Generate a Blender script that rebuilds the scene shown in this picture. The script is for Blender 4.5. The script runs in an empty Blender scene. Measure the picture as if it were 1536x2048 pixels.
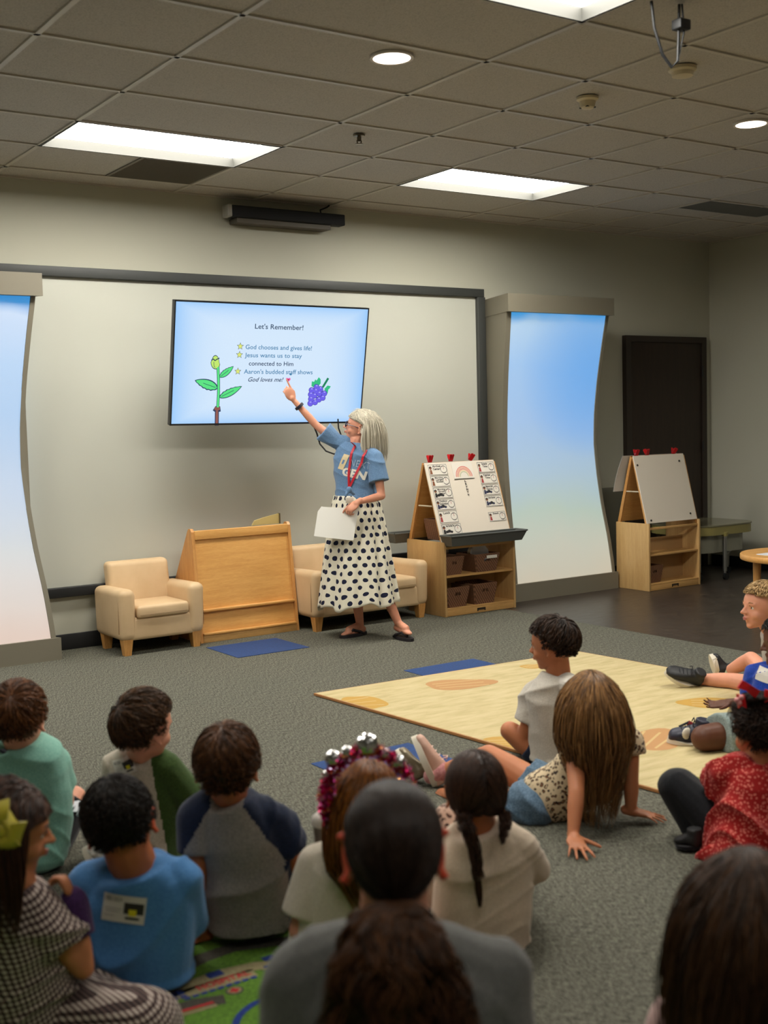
import bpy, bmesh, math, random
import numpy as np
from mathutils import Vector, Matrix, noise as mnoise
PI = math.pi
random.seed(7); np.random.seed(7)
C = bpy.context.scene.collection
SC = bpy.context.scene

# ---------------------------------------------------------------- camera
cam_d = bpy.data.cameras.new('camera'); cam = bpy.data.objects.new('camera', cam_d); C.objects.link(cam)
cam_d.sensor_fit = 'HORIZONTAL'; cam_d.sensor_width = 24.0; cam_d.lens = 2375.0/1536*24
CAMR = ((0.824828, 0.063630, -0.561791), (-0.564771, 0.046488, -0.823937), (-0.026311, 0.996890, 0.074281))
M = Matrix(CAMR).to_4x4(); M.translation = Vector((0, 0, 1.44)); cam.matrix_world = M
cam_d.dof.use_dof = True; cam_d.dof.focus_distance = 8.0; cam_d.dof.aperture_fstop = 2.6
cam_d.clip_start = 0.05
SC.camera = cam
# ---------------------------------------------------------------- world / exposure
w = bpy.data.worlds.new('world'); SC.world = w; w.use_nodes = True
w.node_tree.nodes['Background'].inputs[0].default_value = (0.5, 0.45, 0.4, 1)
w.node_tree.nodes['Background'].inputs[1].default_value = 0.02
SC.view_settings.view_transform = 'Standard'; SC.view_settings.look = 'None'
SC.view_settings.gamma = 1.0; SC.view_settings.exposure = 0.0; SC.view_settings.use_curve_mapping = False
SC.cycles.use_denoising = True
SC.cycles.max_bounces = 8; SC.cycles.diffuse_bounces = 5
SC.cycles.sample_clamp_indirect = 6
TROFFER_POWER = 29      # emission of each lit ceiling panel
TROFFER_COL = (1.0, 0.96, 0.88)
DOWNLIGHT_POWER = 6.0

# ---------------------------------------------------------------- helpers
def lin(c):
    c = c/255.0
    return c/12.92 if c <= 0.04045 else ((c+0.055)/1.055)**2.4
def rgb(r, g, b): return (lin(r), lin(g), lin(b), 1.0)
MATS = {}
class N:
    """tiny node helper"""
    def __init__(s, m): s.t = m.node_tree; s.bsdf = s.t.nodes.get('Principled BSDF')
    def new(s, typ, **kw):
        n = s.t.nodes.new(typ)
        for k, v in kw.items(): setattr(n, k, v)
        return n
    def link(s, a, b): s.t.links.new(a, b)
    def coord(s, kind='Object', scale=(1, 1, 1), rot=(0, 0, 0), loc=(0, 0, 0)):
        tc = s.new('ShaderNodeTexCoord'); mp = s.new('ShaderNodeMapping')
        mp.inputs['Scale'].default_value = scale; mp.inputs['Rotation'].default_value = rot; mp.inputs['Location'].default_value = loc
        s.link(tc.outputs[kind], mp.inputs[0]); return mp.outputs[0]
    def pos(s, scale=(1, 1, 1), rot=(0, 0, 0)):
        g = s.new('ShaderNodeNewGeometry'); mp = s.new('ShaderNodeMapping')
        mp.inputs['Scale'].default_value = scale; mp.inputs['Rotation'].default_value = rot
        s.link(g.outputs['Position'], mp.inputs[0]); return mp.outputs[0]
    def noise(s, vec, scale, detail=3, rough=0.5):
        n = s.new('ShaderNodeTexNoise'); n.inputs['Scale'].default_value = scale; n.inputs['Detail'].default_value = detail
        n.inputs['Roughness'].default_value = rough; s.link(vec, n.inputs['Vector']); return n.outputs['Fac']
    def ramp(s, fac, stops, interp='LINEAR'):
        r = s.new('ShaderNodeValToRGB'); r.color_ramp.interpolation = interp
        e = r.color_ramp.elements
        while len(e) < len(stops): e.new(0.5)
        for i, (p, c) in enumerate(stops): e[i].position = p; e[i].color = c
        s.link(fac, r.inputs[0]); return r.outputs[0]
    def math(s, op, a, b=None, clamp=False):
        n = s.new('ShaderNodeMath', operation=op); n.use_clamp = clamp
        for i, v in enumerate((a, b)):
            if v is None: continue
            if isinstance(v, (int, float)): n.inputs[i].default_value = v
            else: s.link(v, n.inputs[i])
        return n.outputs[0]
    def mix(s, fac, a, b, typ='MIX'):
        n = s.new('ShaderNodeMix'); n.data_type = 'RGBA'; n.blend_type = typ
        for sock, v in ((n.inputs['Factor'], fac), (n.inputs[6], a), (n.inputs[7], b)):
            if isinstance(v, (int, float, tuple)): sock.default_value = v
            else: s.link(v, sock)
        return n.outputs[2]
    def base(s, c):
        s.link(c, s.bsdf.inputs['Base Color'])
    def bump(s, h, strength=0.3, dist=0.01):
        b = s.new('ShaderNodeBump'); b.inputs['Strength'].default_value = strength; b.inputs['Distance'].default_value = dist
        s.link(h, b.inputs['Height']); s.link(b.outputs[0], s.bsdf.inputs['Normal'])
def mat(name, col=(0.5, 0.5, 0.5, 1), rough=0.6, metal=0.0, emit=None, es=1.0, spec=0.5, trans=0.0, sheen=0.0, sss=0.0):
    if name in MATS: return MATS[name]
    m = bpy.data.materials.new(name); m.use_nodes = True
    b = m.node_tree.nodes['Principled BSDF']
    b.inputs['Base Color'].default_value = col; b.inputs['Roughness'].default_value = rough
    b.inputs['Metallic'].default_value = metal; b.inputs['Specular IOR Level'].default_value = spec
    if trans: b.inputs['Transmission Weight'].default_value = trans
    if sheen: b.inputs['Sheen Weight'].default_value = sheen
    if sss: b.inputs['Subsurface Weight'].default_value = sss; b.inputs['Subsurface Radius'].default_value = (0.6, 0.2, 0.1); b.inputs['Subsurface Scale'].default_value = 0.02
    if emit is not None:
        b.inputs['Emission Color'].default_value = emit; b.inputs['Emission Strength'].default_value = es
    MATS[name] = m; return m
def cloth(name, c1, c2=None, scale=220, rough=0.85, mott=0.25):
    if name in MATS: return MATS[name]
    m = mat(name, c1, rough, spec=0.25, sheen=0.15); n = N(m)
    v = n.coord('Object'); a = n.noise(v, scale, 2); b = n.noise(v, 7, 3)
    d = c2 or tuple(x*(1-mott) for x in c1[:3])+(1,)
    col = n.mix(n.ramp(a, [(0.35, (0, 0, 0, 1)), (0.65, (1, 1, 1, 1))]), d, c1)
    n.base(col); n.bump(a, 0.25, 0.002); return m
def wood(name, c1, c2, axis=0, scale=1.0, rough=0.42):
    if name in MATS: return MATS[name]
    m = mat(name, c1, rough); n = N(m)
    sc = [14*scale]*3; sc[axis] = 1.2*scale
    v = n.coord('Object', tuple(sc)); a = n.noise(v, 3.0, 6, 0.6)
    b = n.noise(n.coord('Object', tuple(x*6 for x in sc)), 4.0, 2)
    f = n.math('ADD', n.math('MULTIPLY', a, 0.7), n.math('MULTIPLY', b, 0.3))
    n.base(n.ramp(f, [(0.35, c2), (0.65, c1)])); n.bump(a, 0.05, 0.002); return m

WL = {}   # world location of every parent
def link(o): C.objects.link(o); return o
def props(o, label=None, cat=None, group=None, kind=None):
    for k, v in (('label', label), ('category', cat), ('group', group), ('kind', kind)):
        if v: o[k] = v
    return o
def thing(name, label, cat, loc, group=None):
    o = bpy.data.objects.new(name, None); o.empty_display_size = 0.1; link(o); o.location = loc
    WL[o.name] = Vector(loc); return props(o, label, cat, group)
def mkobj(name, me, parent=None, origin=None):
    """me holds world coordinates; the object's origin becomes the parent's base (or the given origin)"""
    o = bpy.data.objects.new(name, me); link(o)
    if parent is not None:
        pl = WL[parent.name]; me.transform(Matrix.Translation(-pl)); o.parent = parent; WL[o.name] = pl.copy()
    else:
        if origin is None:
            n = len(me.vertices); a = np.empty(n*3); me.vertices.foreach_get('co', a); a = a.reshape(-1, 3)
            origin = Vector(((a[:, 0].min()+a[:, 0].max())/2, (a[:, 1].min()+a[:, 1].max())/2, a[:, 2].min()))
        origin = Vector(origin); me.transform(Matrix.Translation(-origin)); o.location = origin; WL[o.name] = origin
    return o
class MB:
    def __init__(s): s.v = []; s.f = []; s.m = []; s.mats = []; s.smooth = False; s.xf = None; s.uv = None
    def mi(s, m):
        if m not in s.mats: s.mats.append(m)
        return s.mats.index(m)
    def add(s, vs, fs, m):
        k = len(s.v); i = s.mi(m)
        if s.xf is not None: vs = [s.xf @ Vector(v) for v in vs]
        s.v += [tuple(v) for v in vs]; s.f += [tuple(a+k for a in f) for f in fs]; s.m += [i]*len(fs); return s
    def box(s, x0, x1, y0, y1, z0, z1, m):
        vs = [(x, y, z) for x in (x0, x1) for y in (y0, y1) for z in (z0, z1)]
        return s.add(vs, [(0, 1, 3, 2), (4, 6, 7, 5), (0, 4, 5, 1), (2, 3, 7, 6), (0, 2, 6, 4), (1, 5, 7, 3)], m)
    def rbox(s, x0, x1, y0, y1, z0, z1, r, m, seg=3, taper=None):
        bm = bmesh.new(); bmesh.ops.create_cube(bm, size=1)
        for v in bm.verts:
            v.co = Vector(((x0+x1)/2+v.co.x*(x1-x0), (y0+y1)/2+v.co.y*(y1-y0), (z0+z1)/2+v.co.z*(z1-z0)))
        bmesh.ops.bevel(bm, geom=bm.edges[:]+bm.verts[:], offset=r, segments=seg, profile=0.5, affect='EDGES')
        if taper:
            for v in bm.verts: v.co = taper(v.co)
        bm.verts.index_update()
        s.add([v.co.copy() for v in bm.verts], [tuple(q.index for q in f.verts) for f in bm.faces], m); bm.free(); return s
    def prism(s, pts, d, m):
        """pts: planar loop of Vectors, extruded by vector d"""
        n = len(pts); d = Vector(d); vs = [Vector(p) for p in pts]+[Vector(p)+d for p in pts]
        fs = [tuple(range(n))[::-1], tuple(range(n, 2*n))]+[(i, (i+1) % n, n+(i+1) % n, n+i) for i in range(n)]
        return s.add(vs, fs, m)
    def tube(s, pts, r, m, k=10, caps=True):
        pts = [Vector(p) for p in pts]; n = len(pts); rr = r if isinstance(r, (list, tuple)) else [r]*n
        vs = []; up = None
        for i, p in enumerate(pts):
            t = (pts[min(i+1, n-1)]-pts[max(i-1, 0)]).normalized()
            if up is None: up = Vector((0, 0, 1)) if abs(t.z) < 0.9 else Vector((1, 0, 0))
            a = t.cross(up).normalized(); b = a.cross(t).normalized(); up = b
            for j in range(k):
                an = 2*PI*j/k; vs.append(p+(a*math.cos(an)+b*math.sin(an))*rr[i])
        fs = [(i*k+j, i*k+(j+1) % k, (i+1)*k+(j+1) % k, (i+1)*k+j) for i in range(n-1) for j in range(k)]
        if caps: fs += [tuple(range(k))[::-1], tuple(range((n-1)*k, n*k))]
        return s.add(vs, fs, m)
    def lathe(s, c, prof, m, k=24, axis=(0, 0, 1), sx=1.0, sy=1.0):
        q = Vector((0, 0, 1)).rotation_difference(Vector(axis)).to_matrix(); c = Vector(c); vs = []
        for r, z in prof:
            for j in range(k):
                a = 2*PI*j/k; vs.append(c+q @ Vector((r*sx*math.cos(a), r*sy*math.sin(a), z)))
        n = len(prof)
        fs = [(i*k+j, i*k+(j+1) % k, (i+1)*k+(j+1) % k, (i+1)*k+j) for i in range(n-1) for j in range(k)]
        fs += [tuple(range(k))[::-1], tuple(range((n-1)*k, n*k))]
        return s.add(vs, fs, m)
    def ball(s, c, r, m, k=16):
        rx, ry, rz = r if isinstance(r, (tuple, list)) else (r, r, r); c = Vector(c); vs = []; n = k//2
        for i in range(n+1):
            a = PI*i/n
            for j in range(k):
                b = 2*PI*j/k; vs.append(c+Vector((rx*math.sin(a)*math.cos(b), ry*math.sin(a)*math.sin(b), rz*math.cos(a))))
        fs = [(i*k+j, (i+1)*k+j, (i+1)*k+(j+1) % k, i*k+(j+1) % k) for i in range(n) for j in range(k)]
        return s.add(vs, fs, m)
    def mesh(s, name, smooth=None, angle=40):
        me = bpy.data.meshes.new(name); me.from_pydata([tuple(v) for v in s.v], [], s.f)
        for m in s.mats: me.materials.append(m)
        me.polygons.foreach_set('material_index', s.m)
        bm = bmesh.new(); bm.from_mesh(me)
        if not getattr(s, 'flat', False): bmesh.ops.recalc_face_normals(bm, faces=bm.faces[:])
        bm.to_mesh(me); bm.free()
        if smooth or (smooth is None and s.smooth):
            me.shade_smooth() if hasattr(me, 'shade_smooth') else None
            try: me.set_sharp_from_angle(angle=math.radians(angle))
            except Exception: pass
        return me
    def build(s, name, parent=None, smooth=True, origin=None, angle=40):
        return mkobj(name, s.mesh(name, smooth, angle), parent, origin)
def structure(o): o['kind'] = 'structure'; return o
def frame(o, x, y, z):
    m = Matrix((Vector(x), Vector(y), Vector(z))).transposed().to_4x4(); m.translation = Vector(o); return m
_tc = {}
def text_polys(s, shear=0.0, bold=0.0):
    """flat outline of a line of lettering: verts (x, y) with x from 0 to width, cap height about 0.7"""
    key = (s, shear, bold)
    if key in _tc: return _tc[key]
    cu = bpy.data.curves.new('t', 'FONT'); cu.body = s; cu.size = 1.0; cu.shear = shear; cu.offset = bold; cu.resolution_u = 3
    o = bpy.data.objects.new('t', cu); C.objects.link(o); bpy.context.view_layer.update()
    me = bpy.data.meshes.new_from_object(o.evaluated_get(bpy.context.evaluated_depsgraph_get()))
    vs = [(v.co.x, v.co.y) for v in me.vertices]; fs = [tuple(p.vertices) for p in me.polygons]
    bpy.data.objects.remove(o); bpy.data.curves.remove(cu); bpy.data.meshes.remove(me)
    _tc[key] = (vs, fs); return vs, fs
def put_text(mb, s, fn, x0, x1, yc, h, m, shear=0.0, bold=0.0):
    """fn(x, y) -> 3-D point; lettering spans x0..x1 with cap height h centred at yc"""
    vs, fs = text_polys(s, shear, bold)
    if not vs: return
    a = min(v[0] for v in vs); b = max(v[0] for v in vs)
    mb.add([fn(x0+(v[0]-a)/(b-a)*(x1-x0), yc+(v[1]-0.35)/0.7*h) for v in vs], fs, m)
def disc(fn, cx, cy, rx, ry, k=20, rot=0.0, ph=0.0, f=None):
    out = []
    for j in range(k):
        a = 2*PI*j/k+ph; q = f(a) if f else 1.0
        x = rx*q*math.cos(a); y = ry*q*math.sin(a)
        out.append(fn(cx+x*math.cos(rot)-y*math.sin(rot), cy+x*math.sin(rot)+y*math.cos(rot)))
    return out

# ================================================================ THE ROOM
CEIL = 3.06; WY = 7.64; WX = 9.01; G = 0.618; GX0 = 2.295; GY0 = 6.735
def carpet_mat():
    m = mat('carpet', rough=0.95, spec=0.1); n = N(m)
    v1 = n.pos((95, 14, 1), (0, 0, 0.10)); a = n.noise(v1, 3.0, 3, 0.6)
    v2 = n.pos((240, 240, 1)); b = n.noise(v2, 1.0, 2)
    big = n.noise(n.pos(), 1.3, 3)
    f = n.math('ADD', n.math('MULTIPLY', a, 0.55), n.math('MULTIPLY', b, 0.45))
    c = n.ramp(f, [(0.40, rgb(50, 50, 45)), (0.5, rgb(91, 90, 80)), (0.60, rgb(138, 135, 120))])
    n.base(n.mix(n.ramp(big, [(0.35, (0, 0, 0, 1)), (0.7, (1, 1, 1, 1))]), c, n.mix(0.08, c, rgb(70, 82, 78)), 'MIX'))
    n.bump(f, 0.6, 0.006); return m
def vinyl_mat():
    m = mat('vinyl', rough=0.3); n = N(m)
    a = n.noise(n.pos((3, 22, 1)), 2.0, 5, 0.6)
    n.base(n.ramp(a, [(0.35, rgb(44, 37, 32)), (0.65, rgb(66, 57, 50))]))
    n.link(n.ramp(a, [(0.3, (0.3, 0.3, 0.3, 1)), (0.7, (0.42, 0.42, 0.42, 1))]), n.bsdf.inputs['Roughness']); return m
def wall_mat():
    m = mat('wall_paint', rgb(184, 182, 166), 0.75, spec=0.3); n = N(m)
    a = n.noise(n.pos(), 90, 3); n.bump(a, 0.12, 0.002)
    b = n.noise(n.pos(), 1.2, 2); n.base(n.mix(b, rgb(180, 179, 162), rgb(189, 187, 171))); return m
def tile_mat():
    m = mat('ceiling_tile', rgb(176, 166, 150), 0.92, spec=0.1); n = N(m)
    a = n.noise(n.pos(), 160, 4, 0.7); n.base(n.ramp(a, [(0.3, rgb(160, 154, 145)), (0.55, rgb(192, 186, 177))])); n.bump(a, 0.3, 0.003); return m
m_carpet = carpet_mat(); m_vinyl = vinyl_mat(); m_wall = wall_mat(); m_tile = tile_mat()
m_grid = mat('grid_metal', rgb(190, 183, 170), 0.45)
m_black = mat('black_rubber', rgb(22, 23, 24), 0.5)
m_char = mat('charcoal_trim', rgb(58, 60, 58), 0.5)
m_boardp = mat('board_paint', rgb(192, 193, 181), 0.38); 
X0 = -3.2; Y0 = -3.0
structure(MB().box(X0, 5.82, Y0, WY, -0.1, 0.0, m_carpet).build('floor', smooth=False))
structure(MB().box(5.82, WX, Y0, WY, -0.1, 0.0, m_vinyl).build('floor', smooth=False))
structure(MB().box(X0-.1, WX+.1, WY, WY+.12, -0.1, CEIL+.1, m_wall).build('wall_back', smooth=False))
structure(MB().box(WX, WX+.12, Y0, WY, -0.1, CEIL+.1, m_wall).build('wall_right', smooth=False))
structure(MB().box(X0-.12, X0, Y0, WY, -0.1, CEIL+.1, m_wall).build('wall_left', smooth=False))
structure(MB().box(X0-.1, WX+.1, Y0-.12, Y0, -0.1, CEIL+.1, m_wall).build('wall_front', smooth=False))
# ceiling: tiles with openings where the lit panels are recessed
TRF = [(GX0, GY0-G, 'lit'), (GX0+4*G, GY0-G, 'lit'), (GX0, GY0-6*G, 'lit'), (GX0-4*G, GY0-G, 'lit'), (GX0+4*G, GY0-6*G, 'lit'), (GX0-4*G, GY0-6*G, 'soft'), (GX0, GY0-11*G, 'soft'), (GX0-4*G, GY0-11*G, 'soft')]  # last five panels are unseen, added to bring more light into the room
def in_trf(cx, cy):
    return any(x < cx < x+2*G and y < cy < y+G for x, y, _ in TRF)
mb = MB(); mg = MB()
xs = [X0]+[GX0+G*k for k in range(-9, 12) if X0 < GX0+G*k < WX]+[WX]
ys = [Y0]+[GY0+G*k for k in range(-16, 3) if Y0 < GY0+G*k < WY]+[WY]
for i in range(len(xs)-1):
    for j in range(len(ys)-1):
        cx, cy = (xs[i]+xs[i+1])/2, (ys[j]+ys[j+1])/2
        if in_trf(cx, cy): continue
        mb.box(xs[i], xs[i+1], ys[j], ys[j+1], CEIL+0.006, CEIL+0.03, m_tile)
for x in xs[1:-1]:
    segs = [(Y0, WY)]
    for tx, ty, _ in TRF:
        if abs(x-(tx+G)) < 0.01: segs = [q for a, b in segs for q in ((a, ty), (ty+G, b)) if a < ty < b] or segs
    for a, b in segs: mb.box(x-0.012, x+0.012, a, b, CEIL-0.002, CEIL+0.008, m_grid)
for y in ys[1:-1]:
    mb.box(X0, WX, y-0.012, y+0.012, CEIL-0.002, CEIL+0.0075, m_grid) if not any(False for _ in ()) else None
mb.box(X0, WX, WY-0.02, WY, CEIL-0.004, CEIL+0.006, m_grid); mb.box(WX-0.02, WX, Y0, WY, CEIL-0.004, CEIL+0.006, m_grid)
mb.box(X0, WX, Y0, WY, CEIL+0.16, CEIL+0.2, m_tile)
structure(mb.build('ceiling', smooth=False))
# black base along the back wall, marker-board wall and its frame
structure(MB().rbox(2.4, 7.84, WY-0.014, WY, 0, 0.105, 0.003, m_black).build('baseboard_back'))
structure(MB().rbox(WX-0.014, WX, 0, WY-0.02, 0, 0.105, 0.003, m_black).build('baseboard_right'))
structure(MB().box(2.3, 6.16, WY-0.012, WY-0.001, 0.40, 2.45, m_boardp).build('trim_1', smooth=False))
o = structure(MB().rbox(2.3, 6.225, WY-0.045, WY-0.001, 2.445, 2.51, 0.004, m_char).build('trim_2'))
o = structure(MB().rbox(6.155, 6.235, WY-0.045, WY-0.001, 0.42, 2.445, 0.004, m_char).build('trim_3'))
structure(MB().rbox(2.3, 6.235, WY-0.05, WY-0.001, 0.355, 0.42, 0.004, m_black).build('trim_4'))
m_wains = mat('wainscot', rgb(128, 127, 114), 0.6)
structure(MB().box(6.3, 7.84, WY-0.008, WY-0.001, 0.105, 0.815, m_wains).build('trim_5', smooth=False))
# door
m_door = wood('door_brown', rgb(50, 36, 26), rgb(38, 27, 20), 2, 1.0, 0.5)
m_dframe = mat('door_frame', rgb(46, 36, 29), 0.5)
d = thing('door_1', None, None, (8.37, WY-0.03, 0)); d['kind'] = 'structure'
mb = MB(); mb.box(7.84, 7.905, WY-0.05, WY-0.001, 0, 2.17, m_dframe).box(8.85, 8.91, WY-0.05, WY-0.001, 0, 2.17, m_dframe).box(7.905, 8.85, WY-0.05, WY-0.001, 2.115, 2.17, m_dframe)
mb.build('door_frame', d)
MB().rbox(7.905, 8.85, WY-0.038, WY-0.002, 0.01, 2.115, 0.003, m_door).build('door_leaf', d)
for z in (0.35, 1.15, 1.85):
    MB().tube([(8.852, WY-0.052, z-0.05), (8.852, WY-0.052, z+0.05)], 0.008, m_black).build('hinge', d)
MB().tube([(7.97, WY-0.04, 1.0), (7.97, WY-0.09, 1.0), (8.07, WY-0.09, 1.0)], 0.01, mat('steel', rgb(140, 138, 132), 0.3, 1.0)).build('door_handle', d)

# ---- lit panels set in the ceiling
m_white_en = mat('white_enamel', rgb(64, 64, 60), 0.7)
def diffuser(name, p):
    return mat(name, (1, 1, 1, 1), 0.5, emit=TROFFER_COL+(1,), es=p)
m_dif = diffuser('panel_diffuser', TROFFER_POWER); m_dim = diffuser('panel_fill', TROFFER_POWER*0.3)
labels = ['long lit ceiling panel at upper left, nearest the black sound bar', 'lit ceiling panel right of centre, farther along the same row',
          'lit ceiling panel cut off by the top edge of the photo', None, None, None, None, None]
for k, (x, y, st) in enumerate(TRF):
    if k > 2: lab = 'unseen ceiling panel added for fill light outside the view'
    else: lab = labels[k]
    t = thing('ceiling_light', lab, 'ceiling light', (x+G, y+G/2, CEIL), 'recessed ceiling panels' if k < 3 else 'added fill panels out of view')
    h = 0.052; e = 0.014
    mb = MB()
    x1, y1 = x+2*G, y+G; bx = 0.022; zt = CEIL+h
    # sloping white box sides
    inn = [(x+bx, y+bx), (x1-bx, y+bx), (x1-bx, y1-bx), (x+bx, y1-bx)]; out = [(x+e, y+e), (x1-e, y+e), (x1-e, y1-e), (x+e, y1-e)]
    mb.flat = True
    vs = [(a, b, CEIL-0.001) for a, b in out]+[(a, b, zt) for a, b in inn]
    mb.add(vs, [(0, 4, 5, 1), (1, 5, 6, 2), (2, 6, 7, 3), (3, 7, 4, 0)], m_white_en)
    mb.box(x, x1, y, y+e, CEIL-0.004, CEIL+0.02, m_white_en).box(x, x1, y1-e, y1, CEIL-0.004, CEIL+0.02, m_white_en)
    mb.box(x, x+e, y, y1, CEIL-0.004, CEIL+0.02, m_white_en).box(x1-e, x1, y, y1, CEIL-0.004, CEIL+0.02, m_white_en)
    mb.build('housing', t, smooth=False)
    dm = MB(); dm.box(x+bx, x1-bx, y+bx, y1-bx, zt-0.004, zt+0.004, m_dif if st == 'lit' else m_dim); dm.build('diffuser', t, smooth=False)
m_dl = mat('downlight_glow', (1, 1, 1, 1), 0.4, emit=(1.0, 0.80, 0.66, 1), es=DOWNLIGHT_POWER)
for (x, y), lab in zip(((3.12, 4.42), (5.57, 4.42)), ('round recessed downlight above the middle of the photo', 'round recessed downlight near the right edge')):
    t = thing('downlight', lab, 'ceiling light', (x, y, CEIL), 'round downlights')
    MB().lathe((x, y, CEIL), [(0.098, 0.004), (0.098, -0.006), (0.084, -0.006), (0.080, 0.004)], mat('downlight_trim', rgb(214, 206, 196), 0.5), 32).build('ring', t)
    MB().lathe((x, y, CEIL), [(0.083, -0.0045), (0.083, 0.003)], m_dl, 32).build('lamp_lens', t)
# ceiling fittings
m_ivory = mat('ivory_plastic', rgb(206, 192, 160), 0.5); m_brass = mat('sprinkler_metal', rgb(120, 108, 90), 0.35, 0.9)
t = thing('sprinkler', 'small metal fire sprinkler head between the two lit panels', 'sprinkler', (3.768, 5.676, CEIL))
MB().lathe((3.768, 5.676, CEIL), [(0.035, 0), (0.033, -0.008), (0.012, -0.012), (0.012, -0.03), (0.006, -0.035)], m_brass).build('escutcheon', t)
MB().lathe((3.768, 5.676, CEIL-0.05), [(0.024, 0), (0.024, -0.003)], m_brass).tube([(3.754, 5.676, CEIL-0.03), (3.756, 5.676, CEIL-0.052)], 0.004, m_brass).tube([(3.782, 5.676, CEIL-0.03), (3.78, 5.676, CEIL-0.052)], 0.004, m_brass).build('deflector', t)
t = thing('smoke_detector', 'ivory smoke detector with dark slots beside the ceiling panel', 'smoke detector', (4.365, 4.474, CEIL))
MB().lathe((4.365, 4.474, CEIL), [(0.055, 0), (0.055, -0.012), (0.042, -0.02), (0.036, -0.05), (0.026, -0.056)], m_ivory).build('housing', t)
for k in range(4):
    mb = MB(); a = PI/4+k*PI/2; mb.box(4.365+0.03*math.cos(a)-0.008, 4.365+0.03*math.cos(a)+0.008, 4.474+0.03*math.sin(a)-0.008, 4.474+0.03*math.sin(a)+0.008, CEIL-0.053, CEIL-0.048, m_black); mb.build('sensor_slot', t)
t = thing('smoke_detector', 'round flat ceiling sensor just under the hanging black cable', 'smoke detector', (4.395, 3.877, CEIL))
MB().lathe((4.395, 3.877, CEIL), [(0.065, 0), (0.065, -0.014), (0.052, -0.022), (0.048, -0.04), (0.02, -0.045)], m_ivory).build('housing', t)
m_vent = mat('vent_grey', rgb(120, 113, 100), 0.6); m_vent2 = mat('vent_grey_cool', rgb(120, 120, 116), 0.6)
def vent(x, y, w_, h_, lab, m):
    t = thing('ceiling_vent', lab, 'vent', (x+w_/2, y+h_/2, CEIL))
    MB().box(x+0.012, x+w_-0.012, y+0.012, y+h_-0.012, CEIL-0.001, CEIL+0.004, m).build('plate', t, smooth=False)
    q = MB()
    for k in range(40):
        yy = y+0.03+k*(h_-0.06)/39
        q.box(x+0.03, x+w_-0.03, yy-0.0015, yy+0.0015, CEIL-0.0035, CEIL-0.001, m)
    q.build('grille', t, smooth=False)
vent(2.913, GY0, G, G, 'grey perforated return-air panel behind the left lit panel', m_vent)
vent(GX0+8*G, GY0-G, G*1.6, 0.36, 'bluish grey air panel in the ceiling at the right edge', m_vent2)
# hanging cable from a ceiling projector box
t = thing('ceiling_cable', 'looped black cable hanging from the ceiling at top right', 'cable', (3.72, 3.3, CEIL))
MB().tube([(3.60, 3.33, CEIL), (3.615, 3.33, 2.96), (3.65, 3.32, 2.86), (3.69, 3.31, 2.815), (3.715, 3.30, 2.84), (3.72, 3.3, 2.93), (3.725, 3.3, CEIL)], 0.006, m_black).build('cord', t)
MB().tube([(3.73, 3.29, CEIL), (3.74, 3.29, 2.95), (3.72, 3.3, 2.86)], 0.004, m_black).build('cord', t)
MB().rbox(3.70, 3.76, 3.27, 3.32, 2.96, 3.0, 0.005, m_black).build('plug', t)

# ---- sound bar under the ceiling
t = thing('sound_bar', 'long black sound bar on the wall below the ceiling', 'sound bar', (4.37, 7.55, 2.9))
m_spk = mat('speaker_cloth', rgb(18, 20, 24), 0.8); m_sil = mat('silver_plastic', rgb(168, 166, 158), 0.4, 0.3)
MB().rbox(3.90, 4.83, 7.49, 7.58, 2.905, 2.985, 0.008, m_spk).build('grille', t)
MB().rbox(3.865, 3.90, 7.49, 7.58, 2.903, 2.987, 0.006, m_sil).build('end_cap', t)
MB().box(3.95, 4.72, 7.52, WY-0.002, 2.872, 2.903, mat('bracket_grey', rgb(90, 84, 74), 0.6)).build('wall_bracket', t)
MB().tube([(4.66, 7.55, 2.985), (4.67, 7.58, 3.02), (4.73, 7.58, 3.045), (4.75, 7.58, 3.06)], 0.006, m_black).build('cord', t)

# ================================================================ LIT TOWERS
m_taupe = mat('tower_taupe', rgb(122, 116, 100), 0.55); n = N(m_taupe); n.bump(n.noise(n.pos(), 200, 2), 0.1, 0.002)
def lit_mat(name, stops, blob=None):
    m = bpy.data.materials.new(name); m.use_nodes = True; n = N(m)
    g = n.new('ShaderNodeNewGeometry'); sp = n.new('ShaderNodeSeparateXYZ'); n.link(g.outputs['Position'], sp.inputs[0])
    z = n.math('DIVIDE', sp.outputs['Z'], 2.3)
    nz = n.noise(n.pos(), 1.6, 2); z2 = n.math('ADD', z, n.math('MULTIPLY', n.math('SUBTRACT', nz, 0.5), 0.12))
    c = n.ramp(z2, stops)
    if blob:
        cx, cz, rr, col = blob
        dx = n.math('DIVIDE', n.math('SUBTRACT', sp.outputs['X'], cx), rr[0]); dz = n.math('DIVIDE', n.math('SUBTRACT', sp.outputs['Z'], cz), rr[1])
        d = n.math('ADD', n.math('MULTIPLY', dx, dx), n.math('MULTIPLY', dz, dz))
        f = n.math('MULTIPLY', n.math('SUBTRACT', 1.0, d, True), 0.75)
        c = n.mix(f, c, col)
    b = n.bsdf; b.inputs['Base Color'].default_value = (0.2, 0.2, 0.2, 1); b.inputs['Roughness'].default_value = 0.35
    n.link(c, b.inputs['Emission Color']); b.inputs['Emission Strength'].default_value = 0.80
    return m
m_litR = lit_mat('lit_panel_sky', [(0.05, rgb(206, 194, 170)), (0.16, rgb(198, 198, 180)), (0.28, rgb(178, 198, 184)), (0.42, rgb(165, 195, 215)), (0.6, rgb(150, 192, 238)), (0.8, rgb(145, 195, 244)), (0.95, rgb(165, 205, 240)), (0.985, rgb(60, 165, 235))],
                 (7.05, 1.85, (0.75, 0.75), rgb(70, 165, 245)))
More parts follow.
